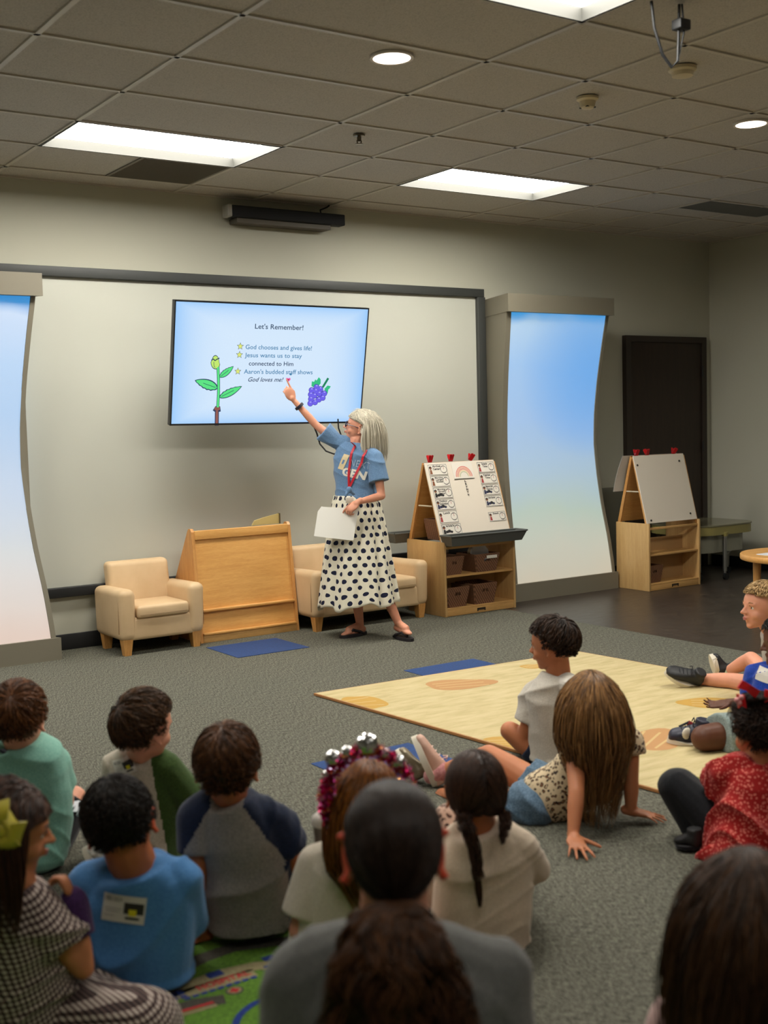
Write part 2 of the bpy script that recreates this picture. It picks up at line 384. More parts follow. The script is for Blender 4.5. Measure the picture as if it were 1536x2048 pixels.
m_litL = lit_mat('lit_panel_rose', [(0.05, rgb(226, 200, 186)), (0.14, rgb(222, 208, 200)), (0.3, rgb(205, 210, 214)), (0.45, rgb(185, 205, 230)), (0.65, rgb(160, 200, 242)), (0.8, rgb(165, 205, 246)), (0.95, rgb(185, 212, 246)), (0.985, rgb(40, 150, 225))])
def tower(x0, x1, yf, lab, ml):
    """bowed light panel between a top cap and a floor plinth; yf = front of cap and plinth"""
    t = thing('lit_tower', lab, 'light panel', ((x0+x1)/2, (yf+WY)/2, 0), 'curved lit towers')
    prof = [(2.30, .10), (2.08, .06), (1.76, .115), (1.48, .145), (1.22, .155), (0.96, .13), (0.71, .10), (0.43, .05), (0.13, .0)]
    prof = [(z, [.045, .085, .135, .165, .172, .148, .113, .058, .018][i]) for i, (z, _) in enumerate(prof)]
    def off(z):
        for (za, a), (zb, b) in zip(prof, prof[1:]):
            if za >= z >= zb:
                f = (za-z)/(za-zb); return a+(b-a)*f
        return prof[0][1] if z > 2.3 else prof[-1][1]
    zs = [2.30-k*(2.16/26) for k in range(27)]
    sm = [(z, (off(z-0.06)+2*off(z)+off(z+0.06))/4) for z in zs]
    mb = MB(); xi0, xi1 = x0+0.05, x1-0.03
    vs = []; 
    for z, o_ in sm: k_ = 0.165*o_/(WY-yf); vs += [(xi0+k_, yf+o_, z), (xi1-k_, yf+o_, z), (xi0+k_, yf+o_+0.012, z), (xi1-k_, yf+o_+0.012, z)]
    fs = []
    for i in range(len(sm)-1):
        a = i*4; b = a+4
        fs += [(a, a+1, b+1, b), (a+2, b+2, b+3, a+3), (a, b, b+2, a+2), (a+1, a+3, b+3, b+1)]
    mb.add(vs, fs, ml); mb.build('light_panel', t)
    ins = 0.165; yb_ = WY-0.001 if x0 > 5 else WY-0.05
    def wedge(za, zb, xa, xb, name, yf_=yf):
        pts = [(xa, yf_, za), (xb, yf_, za), (xb-ins, yb_, za), (xa+ins, yb_, za)]
        return MB().prism(pts, (0, 0, zb-za), m_taupe).build(name, t, smooth=False)
    for xo, xi, sg in ((x0, xi0-0.001, 1), (x1, xi1+0.001, -1)):
        fr_ = [(yf+o_-0.006, z) for z, o_ in sm]; n_ = len(fr_); vs = []
        for y, z in fr_: vs += [(xo+sg*ins*(y-yf)/(yb_-yf), y, z), (xi+sg*ins*(y-yf)/(yb_-yf), y, z), (xo+sg*ins, yb_, z), (xi+sg*ins, yb_, z)] if x0 > 5 else [(xo+sg*ins*(y-yf)/(yb_-yf), y, z), (xi+sg*ins*(y-yf)/(yb_-yf), y, z), (xo+sg*ins*.5, yf+.17, z), (xi+sg*ins*.5, yf+.17, z)]
        fs = []
        for i in range(n_-1):
            a = i*4; b = a+4; fs += [(a, a+1, b+1, b), (a+2, b+2, b+3, a+3), (a, b, b+2, a+2), (a+1, a+3, b+3, b+1)]
        fs += [(0, 2, 3, 1), ((n_-1)*4, (n_-1)*4+1, (n_-1)*4+3, (n_-1)*4+2)]
        MB().add(vs, fs, m_taupe).build('side_panel', t, smooth=False)
    wedge(2.285, 2.425, x0-0.005, x1+0.005, 'top_cap'); wedge(0.0, 0.14, x0-0.02, x1+0.018, 'plinth')
    return t
tower(6.085, 7.225, 7.13, 'tall bowed light tower glowing sky blue, between the two easels', m_litR)
tower(1.30, 2.475, 7.33, 'tall bowed light tower cut by the left edge, pale blue to pink', m_litL)

# ================================================================ TELEVISION
t = thing('television', 'large wall television tilted down, showing a slide with a budding stem and grapes', 'television', (3.99, 7.15, 1.44))
TL, TR, BR, BL = [Vector(q) for q in ((3.264, 7.11, 2.268), (4.711, 7.027, 2.254), (4.712, 7.182, 1.449), (3.265, 7.265, 1.463))]
tc = (TL+TR+BR+BL)/4; tx = (TR-TL).normalized(); tz = (TL-BL); tz = (tz-tx*tz.dot(tx)).normalized(); ty = tz.cross(tx)  # ty points away from the viewer
if ty.y < 0: ty = -ty
TW, TH = (TR-TL).length, (TL-BL).length
F = frame(tc, tx, ty, tz)
m_tvb = mat('tv_black', rgb(20, 22, 26), 0.35)
mb = MB(); mb.xf = F; mb.rbox(-TW/2, TW/2, 0.004, 0.045, -TH/2, TH/2, 0.004, m_tvb); mb.build('casing', t)
mb = MB(); mb.xf = F; b_ = 0.012
mb.box(-TW/2, TW/2, -0.003, 0.006, TH/2-b_*.6, TH/2, m_tvb).box(-TW/2, TW/2, -0.003, 0.006, -TH/2, -TH/2+b_, m_tvb)
mb.box(-TW/2, -TW/2+b_*.8, -0.003, 0.006, -TH/2, TH/2, m_tvb).box(TW/2-b_*.6, TW/2, -0.003, 0.006, -TH/2, TH/2, m_tvb).build('bezel', t)
mb = MB(); mb.box(3.80, 4.2, 7.235, 7.26, 1.6, 2.1, m_tvb).box(3.85, 4.15, 7.60, WY-0.013, 1.6, 2.1, m_tvb)
mb.tube([(3.95, 7.25, 1.9), (4.2, 7.45, 1.9), (4.0, 7.61, 1.9)], 0.02, m_tvb).tube([(3.95, 7.25, 1.75), (4.2, 7.45, 1.75), (4.0, 7.61, 1.75)], 0.02, m_tvb).build('wall_arm', t)
ms = bpy.data.materials.new('screen_glow'); ms.use_nodes = True; n = N(ms)
tcn = n.new('ShaderNodeUVMap'); sp = n.new('ShaderNodeSeparateXYZ'); n.link(tcn.outputs[0], sp.inputs[0])
ux = n.math('ABSOLUTE', n.math('SUBTRACT', sp.outputs['X'], 0.5)); uy = n.math('ABSOLUTE', n.math('SUBTRACT', sp.outputs['Y'], 0.5))
e = n.math('MAXIMUM', n.math('POWER', n.math('MULTIPLY', ux, 2.0), 5.0), n.math('POWER', n.math('MULTIPLY', uy, 2.0), 6.0))
n.link(n.mix(e, rgb(212, 232, 252), rgb(150, 200, 250)), n.bsdf.inputs['Emission Color']); n.bsdf.inputs['Emission Strength'].default_value = 1.0
n.bsdf.inputs['Base Color'].default_value = (0.01, 0.01, 0.01, 1); n.bsdf.inputs['Roughness'].default_value = 0.25
scr = MB(); scr.flat = True; scr.xf = F
x_, z_ = TW/2-b_*.7, TH/2-b_*.8
scr.add([(-x_, -0.0005, -z_), (x_, -0.0005, -z_), (x_, -0.0005, z_), (-x_, -0.0005, z_)], [(0, 1, 2, 3)], ms)
def em(name, r, g, b): return mat(name, (0.01, 0.01, 0.01, 1), 0.3, emit=rgb(r, g, b), es=1.0)
_lay = [0]
def S(u, v, lay=1):      # slide coordinates: u 0..1 rightwards, v 0..1 downwards
    return (-TW/2+u*TW, -0.0005-0.0002*lay, TH/2-v*TH)
e_ink = em('ink_slate', 62, 84, 110); e_ink2 = em('ink_blue', 66, 128, 172); e_navy = em('ink_navy', 24, 52, 90); e_green = em('leaf_green', 86, 226, 130); e_star = em('star_yellow', 222, 232, 120)
e_bud = em('bud_lime', 192, 232, 110); e_grape = em('grape_violet', 108, 96, 232); e_gd = em('grape_rim', 50, 44, 160); e_hl = em('grape_light', 180, 178, 250)
e_leaf = em('grape_leaf', 50, 190, 130); e_dk = em('stem_green', 20, 130, 90); e_br = em('bark_brown', 140, 84, 78); e_pk = em('heart_pink', 232, 120, 190); e_rd = em('heart_red', 200, 40, 90)
A = TW/TH
put_text(scr, "Let's Remember!", lambda x, y: S(x, y), .397, .648, .185, -.040, e_ink, bold=0.012)
for txt, a, b, v, sh, c in (("God chooses and gives life!", .355, .70, .355, 0, e_ink2), ("Jesus wants us to stay", .353, .65, .421, 0, e_ink2), ("connected to Him", .376, .607, .489, 0, e_navy),
                            ("Aaron's budded staff shows", .353, .713, .557, 0, e_ink2), ("God loves me!", .377, .56, .622, .35, e_navy)):
    put_text(scr, txt, lambda x, y: S(x, y), a, b, v, -.036, c, shear=sh, bold=.008)
for u, v in ((.328, .352), (.326, .421), (.322, .557)):
    for r_, c, l in ((.032, e_navy, 1), (.025, e_star, 2)):
        p = []
        for k in range(10):
            rr = r_ if k % 2 == 0 else r_*.45; a = -PI/2+k*PI/5; p.append(S(u+rr*math.cos(a)/A, v+rr*math.sin(a), l))
        c0 = S(u, v, l); scr.add([c0]+p, [(0, 1+k, 1+(k+1) % 10) for k in range(10)], c)
def blob(pts, c, lay, grow=0.0):
    cx = sum(p[0] for p in pts)/len(pts); cy = sum(p[1] for p in pts)/len(pts)
    q = [S(cx, cy, lay)]+[S(cx+(p[0]-cx)*(1+grow), cy+(p[1]-cy)*(1+grow*1.0), lay) for p in pts]
    scr.add(q, [(0, 1+k, 1+(k+1) % len(pts)) for k in range(len(pts))], c)
def line(pts, w_, c, lay):
    for (a, b), (c_, d_) in zip(pts, pts[1:]):
        dx, dy = (c_-a)*A, d_-b; L = math.hypot(dx, dy) or 1; nx, ny = -dy/L*w_/A, dx/L*w_
        ex, ey = dx/L*w_*.5/A, dy/L*w_*.5
        scr.add([S(a-ex+nx, b-ey+ny, lay), S(c_+ex+nx, d_+ey+ny, lay), S(c_+ex-nx, d_+ey-ny, lay), S(a-ex-nx, b-ey-ny, lay)], [(0, 1, 2, 3)], c)
def U(x, y):        # reading of the photographed slide -> slide coordinates
    xl = 75-40*(y-42)/900; xr = 1488-63*(y-90)/828; yt = 42+.034*(x-75); yb = 945-.0194*(x-35)
    return ((x-xl)/(xr-xl), (y-yt)/(yb-yt))
def leaf(a, b, w_, side=1):
    p = []
    for k in range(13):
        f = k/12; x = a[0]+(b[0]-a[0])*f; y = a[1]+(b[1]-a[1])*f; L = math.hypot(b[0]-a[0], b[1]-a[1]); nx, ny = -(b[1]-a[1])/L, (b[0]-a[0])/L
        h_ = w_*math.sin(PI*f**0.8)**0.8*(1.0); p.append((x+nx*h_, y+ny*h_))
    q = []
    for k in range(11, 0, -1):
        f = k/12; x = a[0]+(b[0]-a[0])*f; y = a[1]+(b[1]-a[1])*f; L = math.hypot(b[0]-a[0], b[1]-a[1]); nx, ny = -(b[1]-a[1])/L, (b[0]-a[0])/L
        h_ = w_*math.sin(PI*f**0.8)**0.8*(0.85+0.15*(k % 2)); q.append((x-nx*h_, y-ny*h_))
    return p+q
line([U(365, 520), U(368, 600), U(368, 700), U(362, 805)], .013, e_navy, 1)
line([U(365, 520), U(368, 600), U(368, 700), U(362, 805)], .009, e_green, 3)
for a, b, w_ in (((378, 588), (470, 513), 22), ((358, 668), (212, 615), 36), ((377, 735), (526, 657), 26)):
    L = [U(*p) for p in leaf(a, b, w_)]; blob(L, e_navy, 1, .10); blob([U(*p) for p in leaf(a, b, w_*.88)], e_green, 2)
    line([U(a[0]+(b[0]-a[0])*.08, a[1]+(b[1]-a[1])*.08), U(a[0]+(b[0]-a[0])*.65, a[1]+(b[1]-a[1])*.65)], .002, e_navy, 4)
bud = [U(348+30*math.cos(k*PI/10)*(1 if math.sin(k*PI/10) > 0 else .8), 482+46*math.sin(k*PI/10)) for k in range(20)]
blob(bud, e_navy, 1, .12); blob(bud, e_bud, 2)
line([U(320, 468), U(332, 458), U(345, 470), U(358, 460), U(374, 452)], .004, e_navy, 4); line([U(336, 480), U(338, 510), U(345, 520)], .002, e_navy, 4)
line([U(344, 820), U(352, 826), U(372, 822)], .022, e_navy, 1); line([U(344, 818), U(372, 818)], .013, e_br, 2)
line([U(356, 835), U(354, 935)], .018, e_navy, 1); line([U(356, 835), U(354, 935)], .011, e_br, 2)
for x, y in ((1080, 657), (1110, 672), (1043, 680), (1075, 686), (1140, 703), (1102, 705), (1037, 712), (1066, 720), (1128, 735), (1038, 745), (1098, 748), (1069, 768), (1033, 777)):
    for r_, c, l in ((22, e_gd, 3), (19, e_grape, 4)):
        blob([U(x+r_*math.cos(k*PI/9), y+r_*math.sin(k*PI/9)) for k in range(18)], c, l)
    blob([U(x+2+7*math.cos(k*PI/5), y-10+4*math.sin(k*PI/5)) for k in range(10)], e_hl, 5)
for pts in (((1042, 650), (1045, 615), (1060, 622), (1072, 600), (1080, 610), (1098, 585), (1112, 600), (1112, 630), (1095, 650), (1060, 660)), ((1140, 670), (1165, 645), (1190, 650), (1180, 668), (1172, 672), (1165, 705), (1150, 690))):
    blob([U(*p) for p in pts], e_leaf, 2)
line([U(1130, 655), U(1168, 595)], .010, e_dk, 3)
for r_, c, l in ((1.0, e_pk, 2), (.5, e_rd, 3)):
    blob([U(868+r_*18*math.sin(a_)**3, 604-r_*1.15*(13*math.cos(a_)-5*math.cos(2*a_)-2*math.cos(3*a_)-math.cos(4*a_))) for a_ in [k*2*PI/24 for k in range(24)]], c, l)
blob([U(886+9*math.cos(k*PI/6), 565+8*math.sin(k*PI/6)) for k in range(12)], e_ink2, 2)
me = scr.mesh('screen', False); uvl = me.uv_layers.new(name='UVMap')
iv = F.inverted()
for lp in me.loops:
    p = iv @ me.vertices[lp.vertex_index].co; uvl.data[lp.index].uv = (p.x/TW+.5, p.z/TH+.5)
mkobj('screen', me, t)
MB().tube([(4.387, 7.330, 1.486), (4.426, 7.317, 1.378), (4.428, 7.285, 1.306), (4.450, 7.241, 1.255), (4.506, 7.225, 1.232), (4.599, 7.223, 1.239)], 0.006, m_black).build('power_cord', t)
MB().tube([(4.519, 7.178, 1.481), (4.529, 7.190, 1.417), (4.561, 7.198, 1.348), (4.632, 7.205, 1.292)], 0.005, m_black).build('power_cord', t)

# ================================================================ FURNITURE
m_vin = mat('beige_vinyl', rgb(214, 184, 146), 0.5, spec=0.4); n = N(m_vin); nz = n.noise(n.coord('Object'), 60, 3); n.bump(nz, 0.08, 0.002)
n.base(n.ramp(n.noise(n.coord('Object'), 5, 3), [(0.3, rgb(202, 172, 132)), (0.7, rgb(215, 186, 146))]))
m_seam = mat('seam_brown', rgb(150, 118, 84), 0.7)
m_leg = wood('leg_wood', rgb(214, 160, 92), rgb(190, 134, 70), 2, 2)
m_maple = wood('maple', rgb(224, 170, 98), rgb(206, 148, 78), 0, 1.0)
m_maple_v = wood('maple_upright', rgb(214, 158, 92), rgb(190, 132, 70), 2, 1.0)
m_birch = wood('birch', rgb(206, 168, 112), rgb(190, 150, 94), 2, 0.8)
m_birch_h = wood('birch_shelf', rgb(206, 162, 100), rgb(184, 140, 82), 0, 0.8)
def taper_leg(mb, x, y, s0, s1, z0, z1, m):
    vs = [(x+dx*s0, y+dy*s0, z0) for dx, dy in ((-1, -1), (1, -1), (1, 1), (-1, 1))]+[(x+dx*s1, y+dy*s1, z1) for dx, dy in ((-1, -1), (1, -1), (1, 1), (-1, 1))]
    mb.add(vs, [(3, 2, 1, 0), (4, 5, 6, 7), (0, 1, 5, 4), (1, 2, 6, 5), (2, 3, 7, 6), (3, 0, 4, 7)], m); return mb
def easy_seat(name, lab, cat, x0, x1, y0, y1, zt=0.57):
    t = thing(name, lab, cat, ((x0+x1)/2, (y0+y1)/2, 0), 'beige child-size seats')
    aw = 0.115; zb = 0.095; ah = 0.43
    MB().rbox(x0+aw*.55, x1-aw*.55, y0+0.012, y1-0.05, zb, 0.245, 0.022, m_vin).build('seat_base', t)
    for a, b in ((x0, x0+aw), (x1-aw, x1)):
        def tp(co, a=a, b=b):
            f = (co.y-y0)/(y1-y0); g = max(0, (co.z-0.25)/0.2)
            return Vector((co.x+(0.006 if a == x0 else -0.006)*(1-g), co.y-0.015*g*(1-f), co.z-0.015*f*g))
        mb = MB(); mb.rbox(a, b, y0, y1-0.03, zb, ah, 0.045, m_vin, 5, tp)
        o = mb.build('armrest', t, angle=60)
        # welt around the arm front
        xa, xb = a+0.012, b-0.012; pts = []
        for k in range(13):
            an = PI-PI*k/12; pts.append(((xa+xb)/2+(xb-xa)/2*math.cos(an), y0+0.028, ah-0.052+0.047*math.sin(an)))
        MB().tube([(xa-0.008, y0+0.03, zb+0.05)]+[(p[0]+(-0.006 if p[0] < (xa+xb)/2 else 0.006), p[1], p[2]) for p in pts]+[(xb+0.008, y0+0.03, zb+0.05)], 0.0022, m_seam, 6).build('piping', o)
    def tb(co):
        f = (co.z-0.22)/0.35; return Vector((co.x, co.y+0.06*max(f, 0), co.z))
    MB().rbox(x0+aw*.72, x1-aw*.72, y1-0.17, y1-0.065, 0.2, zt, 0.032, m_vin, 5, tb).build('backrest', t, angle=60)
    def bulge(co):
        fx = (co.x-(x0+x1)/2)/((x1-x0)/2-aw); return Vector((co.x, co.y, co.z+(0.012*(1-fx*fx) if co.z > 0.29 else 0)))
    c = MB().rbox(x0+aw+0.004, x1-aw-0.004, y0-0.012, y1-0.16, 0.237, 0.315, 0.022, m_vin, 4, bulge).build('seat_cushion', t, angle=60)
    MB().tube([(x0+aw+0.02, y0-0.011, 0.258), (x1-aw-0.02, y0-0.011, 0.258)], 0.0018, m_seam, 6).build('piping', c)
    for lx, ly in ((x0+0.06, y0+0.05), (x1-0.06, y0+0.05), (x0+0.06, y1-0.1), (x1-0.06, y1-0.1)):
        taper_leg(MB(), lx, ly, 0.022, 0.033, 0, zb+0.01, m_leg).build('leg', t, smooth=False)
    return t
easy_seat('armchair', 'small beige vinyl armchair with wooden feet left of the wooden shelf', 'armchair', 2.80, 3.40, 7.11, 7.60)
easy_seat('sofa', 'small beige vinyl sofa with wooden feet behind the standing woman', 'sofa', 4.175, 5.185, 7.03, 7.56, 0.565)

# wooden book-display shelf seen from its back
t = thing('display_shelf', 'wooden sloped display shelf between armchair and sofa', 'shelf', (3.8, 7.4, 0))
sx0, sx1 = 3.405, 4.17
for a in (sx0, sx1-0.022):
    lp = [(a, 7.215, 0.0), (a, 7.615, 0.0), (a, 7.615, 0.36), (a, 7.36, 0.75), (a, 7.345, 0.765), (a, 7.315, 0.765), (a, 7.30, 0.745)]
    MB().prism(lp, (0.022, 0, 0), m_maple_v).build('side_panel', t, smooth=False)
def slope(z): return 7.215+(7.30-7.215)*z/0.745
mb = MB(); q = []
for z in (0.03, 0.73): q += [(sx0+0.022, slope(z)+0.012, z), (sx1-0.022, slope(z)+0.012, z)]
q2 = [(a, b+0.012, c) for a, b, c in q]
mb.add(q+q2, [(0, 1, 3, 2), (4, 6, 7, 5), (0, 4, 5, 1), (2, 3, 7, 6), (0, 2, 6, 4), (1, 5, 7, 3)], m_maple).build('back_panel', t, smooth=False)
MB().rbox(sx0+0.022, sx1-0.022, slope(.72)-0.006, slope(.72)+0.02, 0.69, 0.752, 0.004, m_maple).build('top_rail', t)
MB().rbox(sx0+0.022, sx1-0.022, slope(.21)-0.016, slope(.21)+0.014, 0.205, 0.224, 0.005, m_maple).build('ledge', t)
MB().rbox(sx0+0.022, sx1-0.022, slope(.06)-0.016, slope(.06)+0.014, 0.05, 0.066, 0.004, m_maple).build('ledge', t)
MB().rbox(sx0+0.022, sx1-0.022, slope(.02)-0.004, slope(.02)+0.012, 0.0, 0.05, 0.002, m_birch_h).build('kick_board', t)
MB().rbox(sx0+0.022, sx1-0.022, 7.32, 7.60, 0.34, 0.36, 0.002, m_maple).build('shelf', t)
t = thing('picture_book', 'olive gold picture book standing on top of the display shelf', 'book', (4.02, 7.37, 0.752))
m_book = mat('book_gold', rgb(190, 170, 110), 0.45); m_bk2 = mat('book_spine', rgb(90, 78, 50), 0.5)
lp = [(3.90, 7.36, 0.753), (4.115, 7.36, 0.753), (4.115, 7.36, 0.824), (3.99, 7.36, 0.802), (3.92, 7.36, 0.785)]
MB().prism(lp, (0, 0.012, 0), m_book).build('cover', t, smooth=False)
MB().box(4.1152, 4.123, 7.352, 7.38, 0.753, 0.826, m_bk2).build('spine', t, smooth=False)

# ---- easels on storage cabinets
m_tray = mat('tray_grey', rgb(84, 86, 82), 0.45); m_lam = mat('whiteboard_laminate', rgb(226, 216, 200), 0.3); m_dkh = mat('handle_black', rgb(28, 24, 20), 0.5)
m_red = mat('clip_red', rgb(190, 14, 22), 0.4); m_dark_in = mat('cabinet_inside', rgb(60, 48, 36), 0.7)
def easel(lab, x0, x1, yf, yb, apex_z, zc, board_x0, board_x1, tray, board_top=None):
    t = thing('easel_cabinet', lab, 'easel', ((x0+x1)/2, (yf+yb)/2, 0), 'easels on shelf cabinets')
    p_ = 0.02
    for a in (x0, x1-p_):
        MB().rbox(a, a+p_, yf, yb, 0, zc, 0.003, m_birch).build('side_panel', t)
    MB().rbox(x0+p_, x1-p_, yf+0.004, yb-0.004, 0.045, 0.062, 0.002, m_birch_h).build('shelf', t)
    MB().rbox(x0+p_, x1-p_, yf+0.01, yb-0.01, 0.288, 0.305, 0.002, m_birch_h).build('shelf', t)
    o = MB().rbox(x0+p_, x1-p_, yf+0.003, yf+0.018, 0.002, 0.045, 0.001, m_birch_h).build('kick_board', t)
    xm = (x0+x1)/2
    h = MB(); h.xf = Matrix.Translation((xm, yf+0.002, 0.026)) 
    h.box(-0.04, 0.04, -0.0015, 0.0, 0.004, 0.012, m_dkh).box(-0.04, -0.03, -0.0015, 0.0, -0.012, 0.006, m_dkh).box(0.03, 0.04, -0.0015, 0.0, -0.012, 0.006, m_dkh)
    h.box(-0.028, 0.028, -0.0015, 0, -0.004, 0.002, m_dkh).build('maker_mark', o, smooth=False)
    MB().rbox(x0+p_, x1-p_, yf+0.012, yf+0.03, zc-0.055, zc-0.035, 0.003, m_birch_h).build('top_rail', t)
    MB().box(x0+p_, x1-p_, (yf+yb)/2-0.003, (yf+yb)/2+0.003, 0.062, zc-0.14, mat('divider_board', rgb(168, 132, 86), 0.6)).build('divider', t, smooth=False)
    # A-frame of two sloping boards
    ym = (yf+yb)/2
    bx0, bx1 = x0+0.005, x1-0.005
    for s_ in (-1, 1):
        yb0 = ym+s_*(yb-yf)/2*0.90
        for a in (bx0, bx1-0.02):
            lp = [(a, yb0, zc-0.03), (a, yb0-s_*0.02, zc-0.03), (a, ym-s_*0.001+s_*0.001, apex_z), (a, ym+s_*0.016, apex_z)]
            MB().prism(lp, (0.02, 0, 0), m_maple_v).build('easel_leg', t, smooth=False)
        off = 0.012*s_
        lp = [(bx0 if s_ > 0 else board_x0, yb0+off*.2, zc+0.002), (bx0 if s_ > 0 else board_x0, yb0-s_*0.005, zc+0.002), (bx0 if s_ > 0 else board_x0, ym+s_*0.012, apex_z+0.012), (bx0 if s_ > 0 else board_x0, ym+s_*0.019, apex_z+0.012)]
        o = MB().prism(lp, ((bx1 if s_ > 0 else board_x1)-(bx0 if s_ > 0 else board_x0), 0, 0), m_lam if s_ < 0 else m_maple).build('writing_board', t, smooth=False)
    MB().tube([(bx0+0.01, ym-0.085, zc+0.26), (bx0+0.01, ym+0.085, zc+0.26)], 0.006, mat('brace_white', rgb(205, 190, 165), 0.5)).build('brace', t)
    yb0 = ym-(yb-yf)/2*0.90
    nrm = Vector((0, ym-0.015-yb0, apex_z-zc+0.03)); L = nrm.length; up = nrm/L
    return t, (yb0, up)
E1 = dict(x0=5.25, x1=5.935, yf=6.93, yb=7.40, zc=0.555, apex=1.125)
t1, (yb1, up1) = easel('easel cabinet covered in schedule cards, with grey paint tray', E1['x0'], E1['x1'], E1['yf'], E1['yb'], E1['apex'], E1['zc'], 5.245, 5.915, True)
def tray(t, y0, y1, x0, x1, z):
    mb = MB(); e = 0.006
    prof_o = [(x0, y0), (x1, y0), (x1, y1), (x0, y1)]; s_ = 0.03
    bo = [(x0+s_, y0+s_), (x1-s_, y0+s_), (x1-s_, y1), (x0+s_, y1)]
    vs = [(a, b, z) for a, b in prof_o]+[(a, b, z-0.075) for a, b in bo]+[(a+(e if a < 5.5 else -e), b+(e if b < (y0+y1)/2 else -e), z) for a, b in prof_o]+[(a+(e if a < 5.5 else -e), b+(e if b < (y0+y1)/2 else -e), z-0.068) for a, b in bo]
    fs = [(0, 1, 5, 4), (1, 2, 6, 5), (2, 3, 7, 6), (3, 0, 4, 7), (4, 5, 6, 7), (8, 12, 13, 9), (9, 13, 14, 10), (10, 14, 15, 11), (11, 15, 12, 8), (12, 15, 14, 13), (0, 8, 9, 1), (1, 9, 10, 2), (2, 10, 11, 3), (3, 11, 8, 0)]
    mb.add(vs, fs, m_tray)
    for (a, b), (c, d_) in zip(prof_o, prof_o[1:]+prof_o[:1]): mb.tube([(a, b, z), (c, d_, z)], 0.007, m_tray, 8)
    return mb.build('paint_tray', t)
tray(t1, 6.82, 6.955, 5.235, 5.965, 0.605); tray(t1, 7.375, 7.50, 5.12, 5.90, 0.60)
t2, (yb2, up2) = easel('easel cabinet with blank white board in front of the dark door', 7.262, 7.89, 6.80, 7.17, 1.105, 0.56, 7.262, 7.868, False)
ym2 = (6.80+7.17)/2
# bolts on the blank board
def onboard(yf, yb, apex, zc, f):    # point on the front board's surface, f=0 bottom .. 1 top
    ym = (yf+yb)/2; a = Vector((0, ym-(yb-yf)/2*0.90-0.0026, zc+0.002)); b = Vector((0, ym-0.0195, apex+0.012)); return a.lerp(b, f)
for x, f in ((7.315, .04), (7.80, .09), (7.29, .86), (7.80, .89)):
    p = onboard(6.80, 7.17, 1.105, .56, f); nv = Vector((0, -1, 0.28)).normalized()
    MB().lathe((x, p.y, p.z), [(0.009, -0.002), (0.009, 0.003), (0.004, 0.005)], m_dkh, 12, nv).build('bolt', t2)
# paper over the far side of the second easel
t = thing('drawing_paper', 'white sheet hanging over the back of the blank easel', 'paper', (7.26, 7.05, 0.8))
mb = MB(); q = []
for i in range(9):
    f = i/8; z = 1.12-0.30*f; y = ym2+0.03+0.10*f+0.012*math.sin(f*3); q += [(7.19-0.01*f, y, z), (7.86, y+0.01, z), (7.19-0.01*f, y+0.0015, z), (7.86, y+0.0115, z)]
fs = []
for i in range(8):
    a = i*4; b = a+4; fs += [(a, a+1, b+1, b), (a+2, b+2, b+3, a+3), (a, b, b+2, a+2), (a+1, a+3, b+3, b+1)]
fs += [(0, 2, 3, 1), (32, 33, 35, 34)]
mb.add(q, fs, mat('paper_white', rgb(222, 220, 212), 0.7)).build('sheet', t)
# red clips
proto = None
def clip(x, y, z, rot, lab, grp):
    global proto
    if proto is None:
        t = thing('easel_clip', lab, 'clip', (x, y, z), grp)
        for s_ in (-1, 1):
            mb = MB(); mb.prism([(x-0.017, y, z-0.01), (x+0.017, y, z-0.01), (x+0.02, y+s_*0.018, z+0.04), (x+0.006, y+s_*0.019, z+0.046), (x, y+s_*0.018, z+0.036), (x-0.006, y+s_*0.019, z+0.046), (x-0.02, y+s_*0.018, z+0.04)], (0, 0.003*s_, 0), m_red); mb.build('jaw', t, smooth=False)
        MB().tube([(x-0.015, y, z+0.006), (x+0.015, y, z+0.006)], 0.005, mat('spring_steel', rgb(150, 150, 150), 0.3, 1.0), 8).build('spring', t)
        proto = t
    else:
        t = proto.copy(); link(t); t.location = (x, y, z); t['label'] = lab; t['group'] = grp; WL[t.name] = Vector((x, y, z))
        for ch in list(proto.children):
            c = ch.copy(); link(c); c.parent = t
    t.rotation_euler = (0, rot, 0); return t
ap1 = (6.93+7.40)/2
clip(5.315, ap1, 1.150, 0.0, 'red clip nearest the woman on the schedule easel', 'red clips on the schedule easel')
clip(5.51, ap1, 1.150, 0.05, 'red clip above the rainbow drawing', 'red clips on the schedule easel')
clip(5.70, ap1, 1.150, 0.45, 'tilted red clip at the light tower end of the schedule easel', 'red clips on the schedule easel')
clip(7.32, ym2, 1.125, 0.1, 'red clip at the left corner of the blank easel', 'red clips on the blank easel')
clip(7.45, ym2, 1.125, -0.2, 'second red clip from the left on the blank easel', 'red clips on the blank easel')
clip(7.77, ym2, 1.125, 0.4, 'red clip at the right end of the blank easel', 'red clips on the blank easel')
